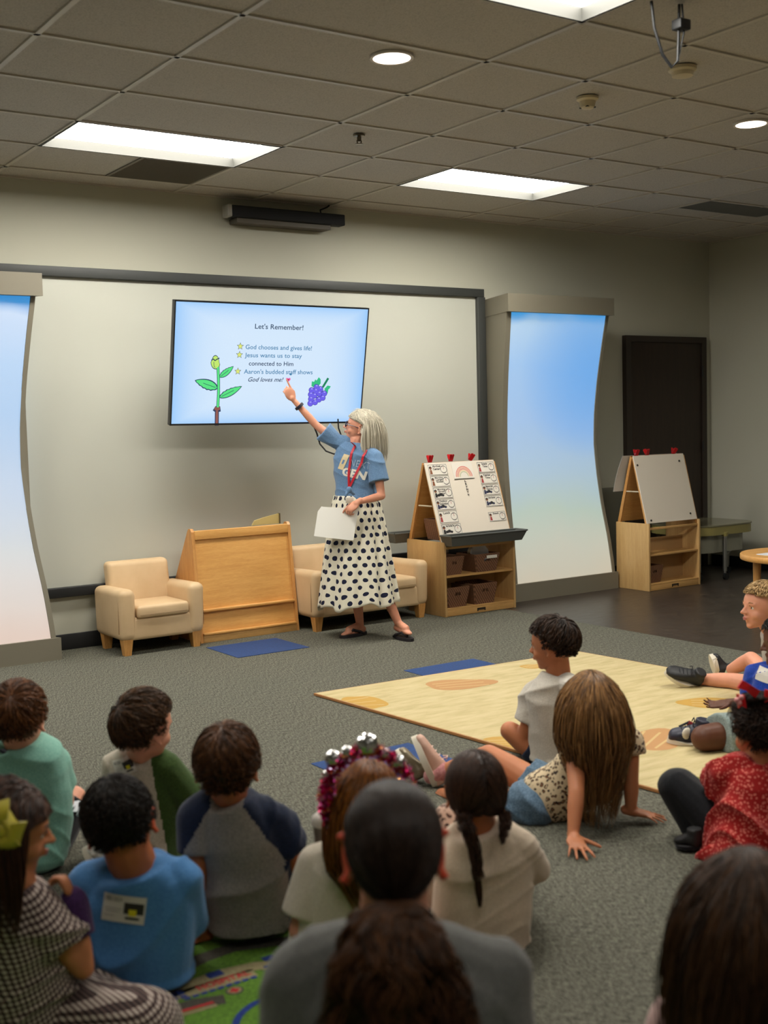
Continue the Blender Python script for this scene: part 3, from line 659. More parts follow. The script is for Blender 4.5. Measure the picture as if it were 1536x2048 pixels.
# schedule cards on the first easel
m_card = mat('card_white', rgb(226, 220, 208), 0.35); m_cink = mat('card_ink', rgb(40, 38, 38), 0.6); m_pinkc = mat('card_pink', rgb(196, 160, 150), 0.6)
m_sk = mat('card_brown', rgb(130, 80, 50), 0.6); m_redc = mat('card_red', rgb(160, 60, 60), 0.6); m_navyc = mat('card_navy', rgb(50, 54, 80), 0.6)
bw = 5.915-5.245
def BP(u, f, e=0.0):        # u 0..1 across the board, f 0..1 upwards
    p = onboard(6.93, 7.40, E1['apex'], E1['zc'], f); return Vector((5.245+u*bw, p.y-e*0.96, p.z+e*0.27))
def card(u0, u1, f0, f1, words, lab, pic, tilt=0.0):
    mb = MB(); mb.flat = True
    def P_(a, b, e=0.0015):
        return BP(u0+(u1-u0)*a, f0+(f1-f0)*(b)+tilt*a, e)
    t = thing('schedule_card', lab, 'card', BP((u0+u1)/2, (f0+f1)/2, 0.001), 'schedule cards')
    mb.prism([P_(0, 0, .001), P_(1, 0, .001), P_(1, 1, .001), P_(0, 1, .001)], (0, -0.001, 0.0003), m_card)
    k = MB(); k.flat = True; e = .0028
    for a, b, c, d_ in ((.02, .03, .98, .06), (.02, .94, .98, .97), (.02, .03, .035, .97), (.965, .03, .98, .97)):
        k.add([P_(a, b, e), P_(c, b, e), P_(c, d_, e), P_(a, d_, e)], [(0, 1, 2, 3)], m_cink)
    n_ = 20
    for r_, l, m_ in ((.165, e, m_cink), (.15, e+.0003, m_card)):
        asp = (u1-u0)*bw/((f1-f0)*0.6)
        pts = [P_(.80+r_*math.cos(2*PI*q/n_), .5+min(r_*asp, .42)*(.9 if m_ is m_card else 1)*math.sin(2*PI*q/n_), l) for q in range(n_)]; k.add(pts, [tuple(range(n_))], m_)
    k.add([P_(.79, .5, e+.0006), P_(.81, .5, e+.0006), P_(.81, .75, e+.0006), P_(.79, .75, e+.0006)], [(0, 1, 2, 3)], m_redc)
    hh = .18 if len(words) < 3 else .13
    for i, wd in enumerate(words):
        ln = min(.42, .07*len(wd)); cx = .45 if pic != 'wide' else .42
        put_text(k, wd, lambda x, y: P_(x, y, e), cx-ln/2, cx+ln/2, .82-i*(hh*1.35), hh, m_cink, bold=.03)
    c1 = {'brown': m_sk, 'red': m_redc, 'navy': m_navyc, 'wide': m_navyc, 'grey': m_cink}[pic]
    k.add([P_(.12+.07*math.cos(q*PI/6), .68+.14*math.sin(q*PI/6), e) for q in range(12)], [tuple(range(12))], m_cink)
    k.add([P_(.12+.05*math.cos(q*PI/6), .62+.10*math.sin(q*PI/6), e+.0003) for q in range(12)], [tuple(range(12))], m_sk)
    k.add([P_(.06, .12, e), P_(.19, .12, e), P_(.17, .5, e), P_(.08, .5, e)], [(0, 1, 2, 3)], c1)
    if pic in ('wide', 'grey'):
        for cx, cy, r_ in ((.25, .3, .08), (.36, .35, .09), (.47, .28, .07)):
            k.add([P_(cx+r_*math.cos(q*PI/4), cy+r_*1.6*math.sin(q*PI/4), e) for q in range(8)], [tuple(range(8))], c1 if cx != .36 else m_cink)
    mb.build('sheet', t, smooth=False); k.build('print', t, smooth=False)
hc = .108
ls = [(['Arrival', 'Centers'], 'schedule card at the top of the left column on the easel', 'brown'), (['Morning', 'Large', 'Group'], 'schedule card second in the left column, brown figure', 'brown'),
      (['Morning', 'Small', 'Group'], 'schedule card third in the left column of the easel', 'grey'), (['Outdoor', 'Exploration'], 'schedule card fourth in the left column, above Lunch', 'wide')]
for i, (wd, lab, pic) in enumerate(ls):
    card(.035, .30, .985-(i+1)*.148, .985-i*.148-.006, wd, lab, pic)
card(.035, .30, .985-.592-.165, .985-.60, ['Lunch'], 'schedule card headed Lunch in the left column', 'red'); card(.04, .315, .985-.757-.15, .985-.765, ['Rest Time Read Time'], 'schedule card headed Rest Time at the foot of the left column', 'grey')
for i, (wd, lab, pic) in enumerate([(['Snack', 'Time'], 'schedule card headed Snack Time at the top right of the easel', 'red'), (['Center', 'Time'], 'schedule card headed Center Time below Snack Time', 'red'),
                                    (['Afternoon Small', 'Group'], 'schedule card third in the right column of the easel', 'wide'), (['Outdoor Exploration'], 'schedule card at the foot of the right column', 'wide')]):
    card(.735, .985, .985-(i+1)*.148, .985-i*.148-.006, wd, lab, pic)
card(.735, .985, .20, .325, ['Snack'], 'lone schedule card headed Snack low on the right', 'red')
# rainbow drawing and magnetic letters
t = thing('rainbow_drawing', 'child drawing of a red and orange rainbow on the easel', 'drawing', BP(.52, .85))
mb = MB(); mb.flat = True; mb.prism([BP(.37, .78, .001), BP(.66, .78, .001), BP(.66, .985, .001), BP(.37, .985, .001)], (0, -.001, .0003), m_card)
mb.box(5.245+.37*bw, 5.245+.66*bw, BP(0, .775).y-.004, BP(0, .775).y, BP(0, .77).z, BP(0, .775).z, m_tray); mb.build('sheet', t, smooth=False)
mb = MB(); mb.flat = True
for k, (r_, col) in enumerate(((.118, (205, 60, 50)), (.104, (215, 120, 70)), (.090, (205, 70, 60)), (.076, (220, 180, 110)), (.060, (160, 170, 120)))):
    m_ = mat('crayon_%d' % k, rgb(*col), 0.7)
    for q in range(18):
        a, b = PI*q/18, PI*(q+1)/18
        mb.add([BP(.52+r_*math.cos(a), .80+r_*1.15*math.sin(a), .0025), BP(.52+r_*math.cos(b), .80+r_*1.15*math.sin(b), .0025), BP(.52+(r_-.007)*math.cos(b), .80+(r_-.007)*1.15*math.sin(b), .0025), BP(.52+(r_-.007)*math.cos(a), .80+(r_-.007)*1.15*math.sin(a), .0025)], [(0, 1, 2, 3)], m_)
mb.build('crayon_rainbow', t, smooth=False)
for k, ch in enumerate('LRVNTW'):
    mb = MB(); mb.flat = True; f = .74-k*.035
    put_text(mb, ch, lambda x, y: BP(x, y, .003), .505, .53, f, .022, m_cink, bold=.05)
    o = mb.build('letter_magnet', smooth=False); props(o, 'small black letter magnet, number %s down the column under the rainbow' % ('one', 'two', 'three', 'four', 'five', 'six')[k], 'magnet', 'letter magnets')
# ---- baskets
m_wick = mat('wicker', rgb(120, 78, 52), 0.7); n = N(m_wick)
wv = n.new('ShaderNodeTexWave'); wv.inputs['Scale'].default_value = 55; wv.bands_direction = 'Z'; wv.inputs['Distortion'].default_value = 3; n.link(n.coord('Object'), wv.inputs['Vector'])
wv2 = n.new('ShaderNodeTexWave'); wv2.inputs['Scale'].default_value = 30; wv2.bands_direction = 'DIAGONAL'; n.link(n.coord('Object'), wv2.inputs['Vector'])
f = n.math('MULTIPLY', wv.outputs['Fac'], wv2.outputs['Fac']); n.base(n.ramp(f, [(0.0, rgb(96, 62, 42)), (0.5, rgb(158, 110, 76)), (1, rgb(186, 136, 96))])); n.bump(f, 0.8, 0.006)
bproto = None
def basket(x, y, z, sx, sy, sz, lab):
    global bproto
    if bproto is None:
        t = thing('wicker_basket', lab, 'basket', (x, y, z), 'wicker baskets')
        w0, w1, d0, d1, h = .085, .11, .13, .155, .13; th = .008
        ob = []
        def ring(w_, d_, z_): return [(x-w_, y-d_, z+z_), (x+w_, y-d_, z+z_), (x+w_, y+d_, z+z_), (x-w_, y+d_, z+z_)]
        # front and back walls with a handle hole, built from strips
        mb = MB()
        def quad(p, q, m_=m_wick):
            c = [Vector(a) for a in p]; nv = (c[1]-c[0]).cross(c[3]-c[0]).normalized()*th; mb.prism(c, nv, m_)
        def W(f): return w0+(w1-w0)*f
        def D(f): return d0+(d1-d0)*f
        for s_ in (-1, 1):
            def pt(a, f): return (x+a*W(f), y+s_*D(f), z+h*f)
            for a0, a1, f0, f1 in ((-1, 1, 0, .6), (-1, -.26, .6, .78), (.26, 1, .6, .78), (-1, 1, .78, 1), (-.03, .03, .6, .78)):
                quad([pt(a0, f0), pt(a1, f0), pt(a1, f1), pt(a0, f1)] if s_ < 0 else [pt(a1, f0), pt(a0, f0), pt(a0, f1), pt(a1, f1)], None)
            p = [(x+s_*W(0), y-D(0), z), (x+s_*W(0), y+D(0), z), (x+s_*W(1), y+D(1), z+h), (x+s_*W(1), y-D(1), z+h)]
            quad(p if s_ > 0 else p[::-1], None)
        mb.prism(ring(w0, d0, 0), (0, 0, .006), m_wick)
        mb.build('basket_body', t, smooth=False)
        r = ring(w1, d1, h); k = MB()
        for a, b in zip(r, r[1:]+r[:1]): k.tube([a, b], .006, m_wick, 8)
        k.build('rim', t); bproto = t
    else:
        t = bproto.copy(); link(t); t.location = (x, y, z); t['label'] = lab; WL[t.name] = Vector((x, y, z))
        for ch in list(bproto.children):
            c = ch.copy(); link(c); c.parent = t
    t.scale = (sx, sy, sz); return t
basket(5.385, 7.06, .063, .95, .72, 1.1, 'wicker basket on the bottom shelf beside the sofa')
basket(5.64, 7.05, .063, 1.0, .72, 1.15, 'wicker basket at the right of the bottom easel shelf')
basket(5.36, 7.06, .306, .78, .72, 1.0, 'wicker basket at the left of the upper easel shelf')
basket(5.66, 7.045, .306, 1.05, .72, 1.0, 'labelled wicker basket holding the round tin on the upper shelf')
basket(5.42, 7.165, .556, .9, .62, 1.15, 'wicker basket inside the frame above the easel cabinet')
basket(7.37, 6.93, .063, .85, .62, 1.05, 'wicker basket under the blank easel')
mb = MB(); mb.box(5.645, 5.745, 6.92, 6.9215, .405, .428, m_card)
props(mb.build('basket_tag', smooth=False), 'white name tag on the basket holding the tin', 'tag')
t = thing('round_tin', 'round tin with pale lid leaning in the basket', 'tin', (5.67, 7.06, .36))
ax = Vector((-.25, -1, .12)).normalized()
MB().lathe((5.665, 7.05, .432), [(.068, -.05), (.072, -.045), (.072, .03)], mat('tin_gold', rgb(150, 120, 70), .4, .4), 32, ax).build('can_body', t)
MB().lathe(Vector((5.665, 7.05, .432))+ax*.03, [(.074, -.008), (.074, .004), (.07, .006), (.066, .003)], mat('lid_pale', rgb(206, 206, 208), .35), 32, ax).build('lid', t)
for x0, x1, z0, z1, y, lab in ((5.34, 5.50, .47, .50, 7.2, 'pale box on the upper shelf under the grey tray'), (5.36, 5.55, .25, .286, 7.2, 'pale box behind the lower left basket')):
    props(MB().rbox(x0, x1, y, y+.05, z0-.03, z1, .004, mat('pale_box', rgb(168, 160, 150), .6)).build('storage_box'), lab, 'box')

# ---- water table in the corner
t = thing('water_table', 'clear-lidded sand and water table on metal legs in the corner', 'water table', (8.3, 7.2, 0))
m_clear = mat('clear_plastic', rgb(170, 168, 150), .2, trans=.35); m_olive = mat('olive_plastic', rgb(150, 140, 84), .4); m_alu = mat('aluminium_tube', rgb(150, 150, 146), .35, .9)
def rr(x0, x1, y0, y1, r, z, k=6):
    out = []
    for cx, cy, a0 in ((x1-r, y1-r, 0), (x0+r, y1-r, PI/2), (x0+r, y0+r, PI), (x1-r, y0+r, 1.5*PI)):
        for j in range(k+1): a = a0+PI/2*j/k; out.append(Vector((cx+r*math.cos(a), cy+r*math.sin(a), z)))
    return out
WX0, WX1, WY0, WY1 = 7.91, 8.72, 6.82, 7.50
MB().prism(rr(WX0, WX1, WY0, WY1, .2, .475), (0, 0, .012), mat('lid_plastic', rgb(120, 116, 92), .18)).build('lid', t, angle=30)
mb = MB(); mb.prism(rr(WX0+.005, WX1-.005, WY0+.005, WY1-.005, .2, .40), (0, 0, .072), m_olive); mb.build('rim', t, angle=30)
mb = MB(); mb.prism(rr(WX0+.07, WX1-.07, WY0+.07, WY1-.07, .15, .24), (0, 0, .16), m_clear); mb.build('basin', t, angle=30)
for x, y in ((WX0+.34, WY0+.02), (WX1-.10, WY0+.3), (WX0+.1, WY1-.12), (WX1-.3, WY1-.06), (WX0+.12, WY0+.12)):
    MB().tube([(x, y, .42), (x, y, .385)], [.034, .026], m_olive, 16).build('leg_socket', t)
    l = MB().tube([(x, y, .39), (x, y, .075)], .019, m_alu, 16).build('leg', t)
    MB().tube([(x, y, .12), (x, y, .06)], .015, m_alu, 12).lathe((x+.012, y, .03), [(.03, -.012), (.03, .012)], m_black, 16, (0, 1, 0)).build('caster', l)
MB().tube([(WX0+.34, WY0+.02, .225), (WX1-.16, WY0+.22, .225), (WX1-.10, WY0+.3, .25)], .018, m_alu, 12).build('crossbar', t)

# ---- round wooden table at the right edge
cx_, cy_, rz = 6.98, 5.13, .43
t = thing('round_table', 'round wooden table cut off by the right edge', 'table', (cx_, cy_, 0))
MB().lathe((cx_, cy_, rz), [(.40, 0), (.405, .006), (.405, .034), (.40, .04)], m_maple, 64).build('tabletop', t)
for a in (0.9, 2.5, 4.05, 5.6):
    x, y = cx_+.30*math.cos(a), cy_+.30*math.sin(a); MB().tube([(x, y, 0), (x, y, rz)], [.022, .028], m_leg, 20).build('leg', t)
m_pap = mat('paper_bluish', rgb(222, 224, 226), .6)
o = MB().prism(rr(6.70, 7.22, 4.86, 5.30, .03, rz+.0405), (0, 0, .0015), m_pap).build('activity_paper', smooth=False); props(o, 'white paper sheet lying on the round wooden table', 'paper')
t = thing('crayon_piece', 'small dark crayon piece on the white paper', 'crayon', (6.75, 5.03, rz+.042))
MB().tube([(6.74, 5.03, rz+.048), (6.77, 5.02, rz+.048)], .006, m_black, 8).build('stick', t)

# ================================================================ FLOOR COVERINGS
m_blue = cloth('blue_carpet', rgb(8, 62, 122), rgb(5, 46, 98), 160)
for (x0, x1, y0, y1), lab in zip(((3.365, 3.885, 6.60, 7.05), (3.925, 4.44, 5.15, 5.595), (2.52, 3.03, 3.85, 4.30)), ('blue carpet square in front of the wooden display shelf', 'blue carpet square half under the cream play mat', 'blue carpet square under the pink sneaker')):
    props(MB().box(x0, x1, y0, y1, 0.0, .003, m_blue).build('carpet_square', smooth=False), lab, 'carpet tile', 'blue carpet squares')
m_matc = mat('mat_cream', rgb(214, 200, 146), .7); n = N(m_matc)
a = n.noise(n.pos((1, 4, 1), (0, 0, .2)), 5, 6, .65); n.base(n.ramp(a, [(.35, rgb(176, 160, 112)), (.5, rgb(190, 173, 126)), (.7, rgb(200, 184, 140))]))
m_medge = mat('mat_edge', rgb(176, 122, 70), .7)
th = math.radians(4.0)
mx = Vector((math.cos(th)*1, -math.sin(th)*1, 0)); my = Vector((-math.sin(th), -math.cos(th), 0)); MO = Vector((3.19, 5.39, .004))
def MP(a, b, z=0.0): 
    p = MO+Vector((0.9988, -0.048, 0))*a+Vector((0.069, -0.9976, 0))*b; return Vector((p.x, p.y, .0035+z))
mb = MB(); mb.prism([MP(0, 0), MP(1.84, 0), MP(1.84, 3.0), MP(0, 3.0)], (0, 0, .011), m_medge)
mb.prism([MP(.008, .008, .0112), MP(1.832, .008, .0112), MP(1.832, 2.992, .0112), MP(.008, 2.992, .0112)], (0, 0, .0008), m_matc)
m_or = mat('mat_orange', rgb(180, 134, 84), .7); m_ye = mat('mat_yellow', rgb(184, 144, 60), .7); m_gr = mat('mat_green', rgb(140, 136, 50), .7); m_ln = mat('mat_line', rgb(196, 166, 112), .7)
def motif(a, b, ra, rb, m_, rot=0.0, leafy=False):
    pts = []
    for k in range(28):
        an = 2*PI*k/28; q = 1+(.12*math.cos(3*an) if not leafy else .1*math.cos(2*an)-.05*math.cos(5*an))
        x = ra*q*math.cos(an); y = rb*q*math.sin(an); x, y = x*math.cos(rot)-y*math.sin(rot), x*math.sin(rot)+y*math.cos(rot)
        pts.append(MP(min(max(a+x, .01), 1.83), min(max(b+y, .01), 2.98), .0126))
    mb.add([MP(a, b, .0126)]+pts, [(0, 1+k, 1+(k+1) % 28) for k in range(28)], m_)
    for s_ in (-.4, 0, .4):
        x0, y0 = -ra*.7, rb*s_; x1, y1 = ra*.7, rb*s_*1.4
        P0 = (a+x0*math.cos(rot)-y0*math.sin(rot), b+x0*math.sin(rot)+y0*math.cos(rot)); P1 = (a+x1*math.cos(rot)-y1*math.sin(rot), b+x1*math.sin(rot)+y1*math.cos(rot))
        dx, dy = P1[0]-P0[0], P1[1]-P0[1]; L = math.hypot(dx, dy); nx, ny = -dy/L*.006, dx/L*.006
        cl = lambda p: (min(max(p[0], .01), 1.83), min(max(p[1], .01), 2.98))
        q = [cl(p) for p in ((P0[0]-nx, P0[1]-ny), (P1[0]-nx, P1[1]-ny), (P1[0]+nx, P1[1]+ny), (P0[0]+nx, P0[1]+ny))]
        mb.add([MP(x, y, .013) for x, y in q], [(0, 1, 2, 3)], m_ln)
motif(.70, .31, .19, .13, m_or, .3); motif(.06, .35, .10, .17, m_ye, .2, True); motif(.06, 1.42, .13, .11, m_ye, .6); motif(.55, 1.76, .20, .12, m_or, -.5)
motif(1.32, 1.46, .17, .13, m_ye, .8, True); motif(1.32, .19, .08, .06, m_ye, 0); motif(.22, 2.36, .15, .10, m_gr, .5, True); motif(1.45, 2.5, .17, .13, m_or, 1.0)

mb.flat = True
props(mb.build('play_mat', smooth=False), 'large cream play mat with orange and yellow leaf prints', 'mat')
# green town rug in the foreground
m_rug = cloth('rug_green', rgb(98, 140, 34), rgb(68, 106, 20), 110); m_road = cloth('rug_road', rgb(78, 74, 62), rgb(58, 54, 46), 110); m_rblue = cloth('rug_blue', rgb(20, 56, 140), rgb(14, 40, 104), 110)
m_rtan = cloth('rug_tan', rgb(158, 146, 106), rgb(134, 124, 88), 110); m_rred = cloth('rug_red', rgb(190, 40, 44), None, 110)
mb = MB(); mb.box(0.25, 1.72, 1.0, 3.12, 0.0, .007, m_rug); mb.flat = True
def RP(x, y, l=1): return Vector((x, y, .007+.0004*l))
def rline(pts, w_, m_, l=1):
    pts = [Vector((a, b, 0)) for a, b in pts]; vs = []
    for i, p in enumerate(pts):
        t_ = (pts[min(i+1, len(pts)-1)]-pts[max(i-1, 0)]).normalized(); nn = Vector((-t_.y, t_.x, 0))*w_/2
        vs += [RP((p+nn).x, (p+nn).y, l), RP((p-nn).x, (p-nn).y, l)]
    mb.add(vs, [(2*i, 2*i+1, 2*i+3, 2*i+2) for i in range(len(pts)-1)], m_)
def rarc(cx, cy, r, a0, a1, n=16): return [(cx+r*math.cos(a0+(a1-a0)*k/n), cy+r*math.sin(a0+(a1-a0)*k/n)) for k in range(n+1)]
rline([(1.0, 2.78), (1.12, 2.81), (1.22, 2.84), (1.32, 2.875), (1.42, 2.885), (1.54, 2.84), (1.66, 2.78), (1.71, 2.74)], .055, m_road)
rline([(.3, 2.80), (.7, 2.74), (1.0, 2.78)], .055, m_road)
rline([(.98, 2.62), (1.10, 2.655), (1.20, 2.655), (1.27, 2.63)], .05, m_road, 2); rline([(1.02, 2.62), (1.12, 2.640), (1.24, 2.632)], .012, m_rred, 3); rline([(1.0, 2.60), (1.12, 2.622), (1.24, 2.614)], .014, m_rtan, 3)
rline(rarc(1.36, 2.42, .15, PI*.95, PI*.25), .018, m_rblue, 2); rline(rarc(1.42, 2.40, .10, PI*.9, 0), .04, m_road, 2)
rline([(.5, 2.4), (.75, 2.35), (1.0, 2.25), (1.3, 2.1), (1.65, 2.05)], .06, m_road, 1)
rline([(1.15, 2.735), (1.25, 2.755), (1.33, 2.76), (1.42, 2.745), (1.45, 2.725)], .05, m_rtan, 2); rline([(1.13, 2.72), (1.40, 2.715)], .045, m_rtan, 2)
def rsq(x, y, a, b, m_, l=3): mb.add([RP(x-a, y-b, l), RP(x+a, y-b, l), RP(x+a, y+b, l), RP(x-a, y+b, l)], [(0, 1, 2, 3)], m_)
rsq(1.31, 2.768, .022, .016, m_rblue); rsq(1.47, 2.765, .018, .013, m_rblue)
for k in range(9): rsq(1.195+.0235*k, 2.690, .0085, .0065, m_rblue)
for a in (1.168, 1.192):
    for b in (2.705, 2.722, 2.738): rsq(a, b, .009, .006, m_rblue)
for k in range(6): rsq(1.44+.022*(k % 3), 2.725-.017*(k//3), .008, .005, m_rblue)
put_text(mb, 'HOSPITAL', lambda x, y: RP(x, y, 4), 1.238, 1.388, 2.722, .026, m_rred, bold=.03)
mb.add([RP(1.31+.024*math.cos(k*PI/10), 2.655+.022*math.sin(k*PI/10), 3) for k in range(20)], [tuple(range(20))], m_road)
mb.add([RP(1.31+.019*math.cos(k*PI/10), 2.655+.017*math.sin(k*PI/10), 4) for k in range(20)], [tuple(range(20))], m_rtan)
rsq(1.31, 2.655, .013, .005, m_rred, 5); rsq(1.31, 2.655, .005, .012, m_rred, 6)
props(mb.build('town_rug', smooth=False), 'bright green play rug printed with roads and a hospital in the foreground', 'rug')


# ================================================================ PEOPLE: builders
from mathutils.bvhtree import BVHTree
VF = Vector((0.5635, 0.8261, 0)); VR = Vector((0.8261, -0.5635, 0)); UP = Vector((0, 0, 1))
def vmix(a, b, f): return a+(b-a)*f
class Prims:
    """overlapping closed volumes that are fused into one continuous surface"""
    def __init__(s): s.v = []; s.f = []
    def _add(s, vs, fs):
        k = len(s.v); s.v += [tuple(v) for v in vs]; s.f += [tuple(i+k for i in f) for f in fs]
    def cap(s, p0, r0, p1, r1, k=14, flat1=False, sq=1.0, side=None):
        p0, p1 = Vector(p0), Vector(p1); ax = (p1-p0); L = ax.length
        if L < 1e-6: ax = Vector((0, 0, 1))
        ax.normalize(); a = side.copy() if side is not None else (ax.orthogonal()); a = (a-ax*a.dot(ax)).normalized(); b = ax.cross(a)
        rings = []
        for j in range(1, 5): th_ = PI/2*(1-j/4); rings.append((p0-ax*r0*math.sin(th_), r0*math.cos(th_)))
        if flat1: rings += [(p1, r1)]
        else:
            for j in range(0, 4): th_ = PI/2*j/4; rings.append((p1+ax*r1*math.sin(th_), r1*math.cos(th_)))
        vs = [p0-ax*r0]
        for c, r in rings:
            vs += [c+(a*math.cos(2*PI*q/k)+b*math.sin(2*PI*q/k)*sq)*r for q in range(k)]
        vs.append(p1 if flat1 else p1+ax*r1); n = len(rings); fs = []
        for q in range(k):
            fs.append((0, 1+(q+1) % k, 1+q)); fs.append((len(vs)-1, 1+(n-1)*k+q, 1+(n-1)*k+(q+1) % k))
            for i in range(n-1): fs.append((1+i*k+q, 1+i*k+(q+1) % k, 1+(i+1)*k+(q+1) % k, 1+(i+1)*k+q))
        s._add(vs, fs)
    def chain(s, pts, rad, **kw):
        for i in range(len(pts)-1): s.cap(pts[i], rad[i], pts[i+1], rad[i+1], **kw)
    def ell(s, c, r, B=None, k=18):
        B = B or Matrix.Identity(3); c = Vector(c); n = k//2; vs = [c+B @ Vector((0, 0, r[2]))]
        for i in range(1, n):
            a = PI*i/n
            for j in range(k):
                b = 2*PI*j/k; vs.append(c+B @ Vector((r[0]*math.sin(a)*math.cos(b), r[1]*math.sin(a)*math.sin(b), r[2]*math.cos(a))))
        vs.append(c+B @ Vector((0, 0, -r[2]))); fs = []
        for j in range(k):
            fs.append((0, 1+j, 1+(j+1) % k)); fs.append((len(vs)-1, 1+(n-2)*k+(j+1) % k, 1+(n-2)*k+j))
            for i in range(n-2): fs.append((1+i*k+j, 1+(i+1)*k+j, 1+(i+1)*k+(j+1) % k, 1+i*k+(j+1) % k))
        s._add(vs, fs)
    def loft(s, rings, k=24):
        """rings: (centre, side, front, rx, ry)"""
        vs = []; 
        for c, a, b, rx, ry in rings:
            for q in range(k):
                t_ = 2*PI*q/k; ct, st = math.cos(t_), math.sin(t_); pw = 0.85
                vs.append(c+a*rx*math.copysign(abs(ct)**pw, ct)+b*ry*math.copysign(abs(st)**pw, st))
        n = len(rings); vs += [rings[0][0], rings[-1][0]]; fs = []
        for q in range(k):
            fs.append((n*k, (q+1) % k, q)); fs.append((n*k+1, (n-1)*k+q, (n-1)*k+(q+1) % k))
            for i in range(n-1): fs.append((i*k+q, i*k+(q+1) % k, (i+1)*k+(q+1) % k, (i+1)*k+q))
        s._add(vs, fs)
    def fuse(s, name, voxel=0.006, smooth=6, fac=0.5):
        me = bpy.data.meshes.new(name); me.from_pydata(s.v, [], s.f)
        bm = bmesh.new(); bm.from_mesh(me); bmesh.ops.recalc_face_normals(bm, faces=bm.faces[:]); bm.to_mesh(me); bm.free()
        o = bpy.data.objects.new('tmp', me); C.objects.link(o)
        m1 = o.modifiers.new('r', 'REMESH'); m1.mode = 'VOXEL'; m1.voxel_size = voxel; m1.adaptivity = 0.0
        if smooth: m2 = o.modifiers.new('s', 'SMOOTH'); m2.factor = fac; m2.iterations = smooth
        bpy.context.view_layer.update()
        out = bpy.data.meshes.new_from_object(o.evaluated_get(bpy.context.evaluated_depsgraph_get()))
        bpy.data.objects.remove(o); bpy.data.meshes.remove(me); out.name = name
        return out
def getco(me):
    a = np.empty(len(me.vertices)*3, np.float32); me.vertices.foreach_get('co', a); return a.reshape(-1, 3)
def getno(me):
    a = np.empty(len(me.vertices)*3, np.float32); me.vertex_normals.foreach_get('vector', a); return a.reshape(-1, 3)
def setco(me, a): me.vertices.foreach_set('co', a.astype(np.float32).ravel()); me.update()
def folds(me, amp=0.004, scale=22.0, seed=0, direc=(1, 0, 0.5)):
    rs = np.random.RandomState(seed); p = getco(me); n = getno(me); d = Vector(direc).normalized(); d = np.array(d)
    w1 = np.sin(p @ rs.uniform(-9, 9, 3)+rs.uniform(0, 6)); w2 = np.sin(p @ rs.uniform(-14, 14, 3)+rs.uniform(0, 6))
    ph = p @ d*scale+2.2*w1+1.4*w2
    h = (1-np.abs(np.sin(ph*.5)))**2.2*(0.6+0.4*w2)+0.55*(1-np.abs(np.sin(ph*.9+w1*2+1)))**2.5*(0.5-0.5*w1)+.25*w1
    setco(me, p+n*((h[:, None]-.2)*amp*2.6)); return me
def shade(me, *ms):
    for m in ms: me.materials.append(m)
    me.polygons.foreach_set('use_smooth', [True]*len(me.polygons)); return me
def bvh(me):
    return BVHTree.FromPolygons([v.co.copy() for v in me.vertices], [tuple(p.vertices) for p in me.polygons])
def patch(mb, tree, o, ax, ay, nrm, u0, u1, v0, v1, m, lift=0.0015, nx=8, ny=6):
    """a rectangle laid on a surface by casting along -nrm"""
    vs = [onsurf(tree, o+ax*(u0+(u1-u0)*i/nx)+ay*(v0+(v1-v0)*j/ny), nrm, lift) for j in range(ny+1) for i in range(nx+1)]
    fs = [(j*(nx+1)+i, j*(nx+1)+i+1, (j+1)*(nx+1)+i+1, (j+1)*(nx+1)+i) for j in range(ny) for i in range(nx)]
    mb.add(vs, fs, m)
def onsurf(tree, p, nrm, lift):
    h = tree.ray_cast(p+nrm*0.3, -nrm)
    return (h[0] if h[0] is not None else p)+nrm*lift
def skin(name, r, g, b):
    m = mat('skin_'+name, rgb(r, g, b), 0.5, spec=0.35, sss=0.12)
    if not m.get('done'):
        m['done'] = 1; n = N(m); a = n.noise(n.coord('Object'), 18, 3); c = rgb(r, g, b)
        n.base(n.mix(a, tuple(x*0.86 for x in c[:3])+(1,), tuple(min(1, x*1.1) for x in c[:3])+(1,)))
    return m
def hair_mat(name, dark, light, rough=0.42):
    key = 'hair_'+name
    if key in MATS: return MATS[key]
    m = mat(key, rgb(*dark), rough, spec=0.28); n = N(m)
    at = n.new('ShaderNodeAttribute', attribute_name='tone'); nz = n.noise(n.coord('Object'), 9, 3)
    f = n.math('ADD', n.math('MULTIPLY', at.outputs['Fac'], 0.65), n.math('MULTIPLY', nz, 0.45))
    n.base(n.ramp(f, [(0.2, rgb(*dark)), (0.85, rgb(*light))])); return m
def basis(yaw, pitch=0.0, roll=0.0):
    """columns right, forward, up; yaw 0 faces away from the camera side of the room, + turns right"""
    y, p, r = map(math.radians, (yaw, pitch, roll))
    fw = VF*math.cos(y)+VR*math.sin(y); rt = fw.cross(UP).normalized()
    f2 = fw*math.cos(p)+UP*math.sin(p); u2 = rt.cross(f2).normalized()
    r3 = rt*math.cos(r)-u2*math.sin(r); u3 = r3.cross(f2).normalized()
    return Matrix((r3, f2, u3)).transposed()
EC = Vector((0, -0.02, 0.085)); ER = (0.36, 0.445, 0.415)
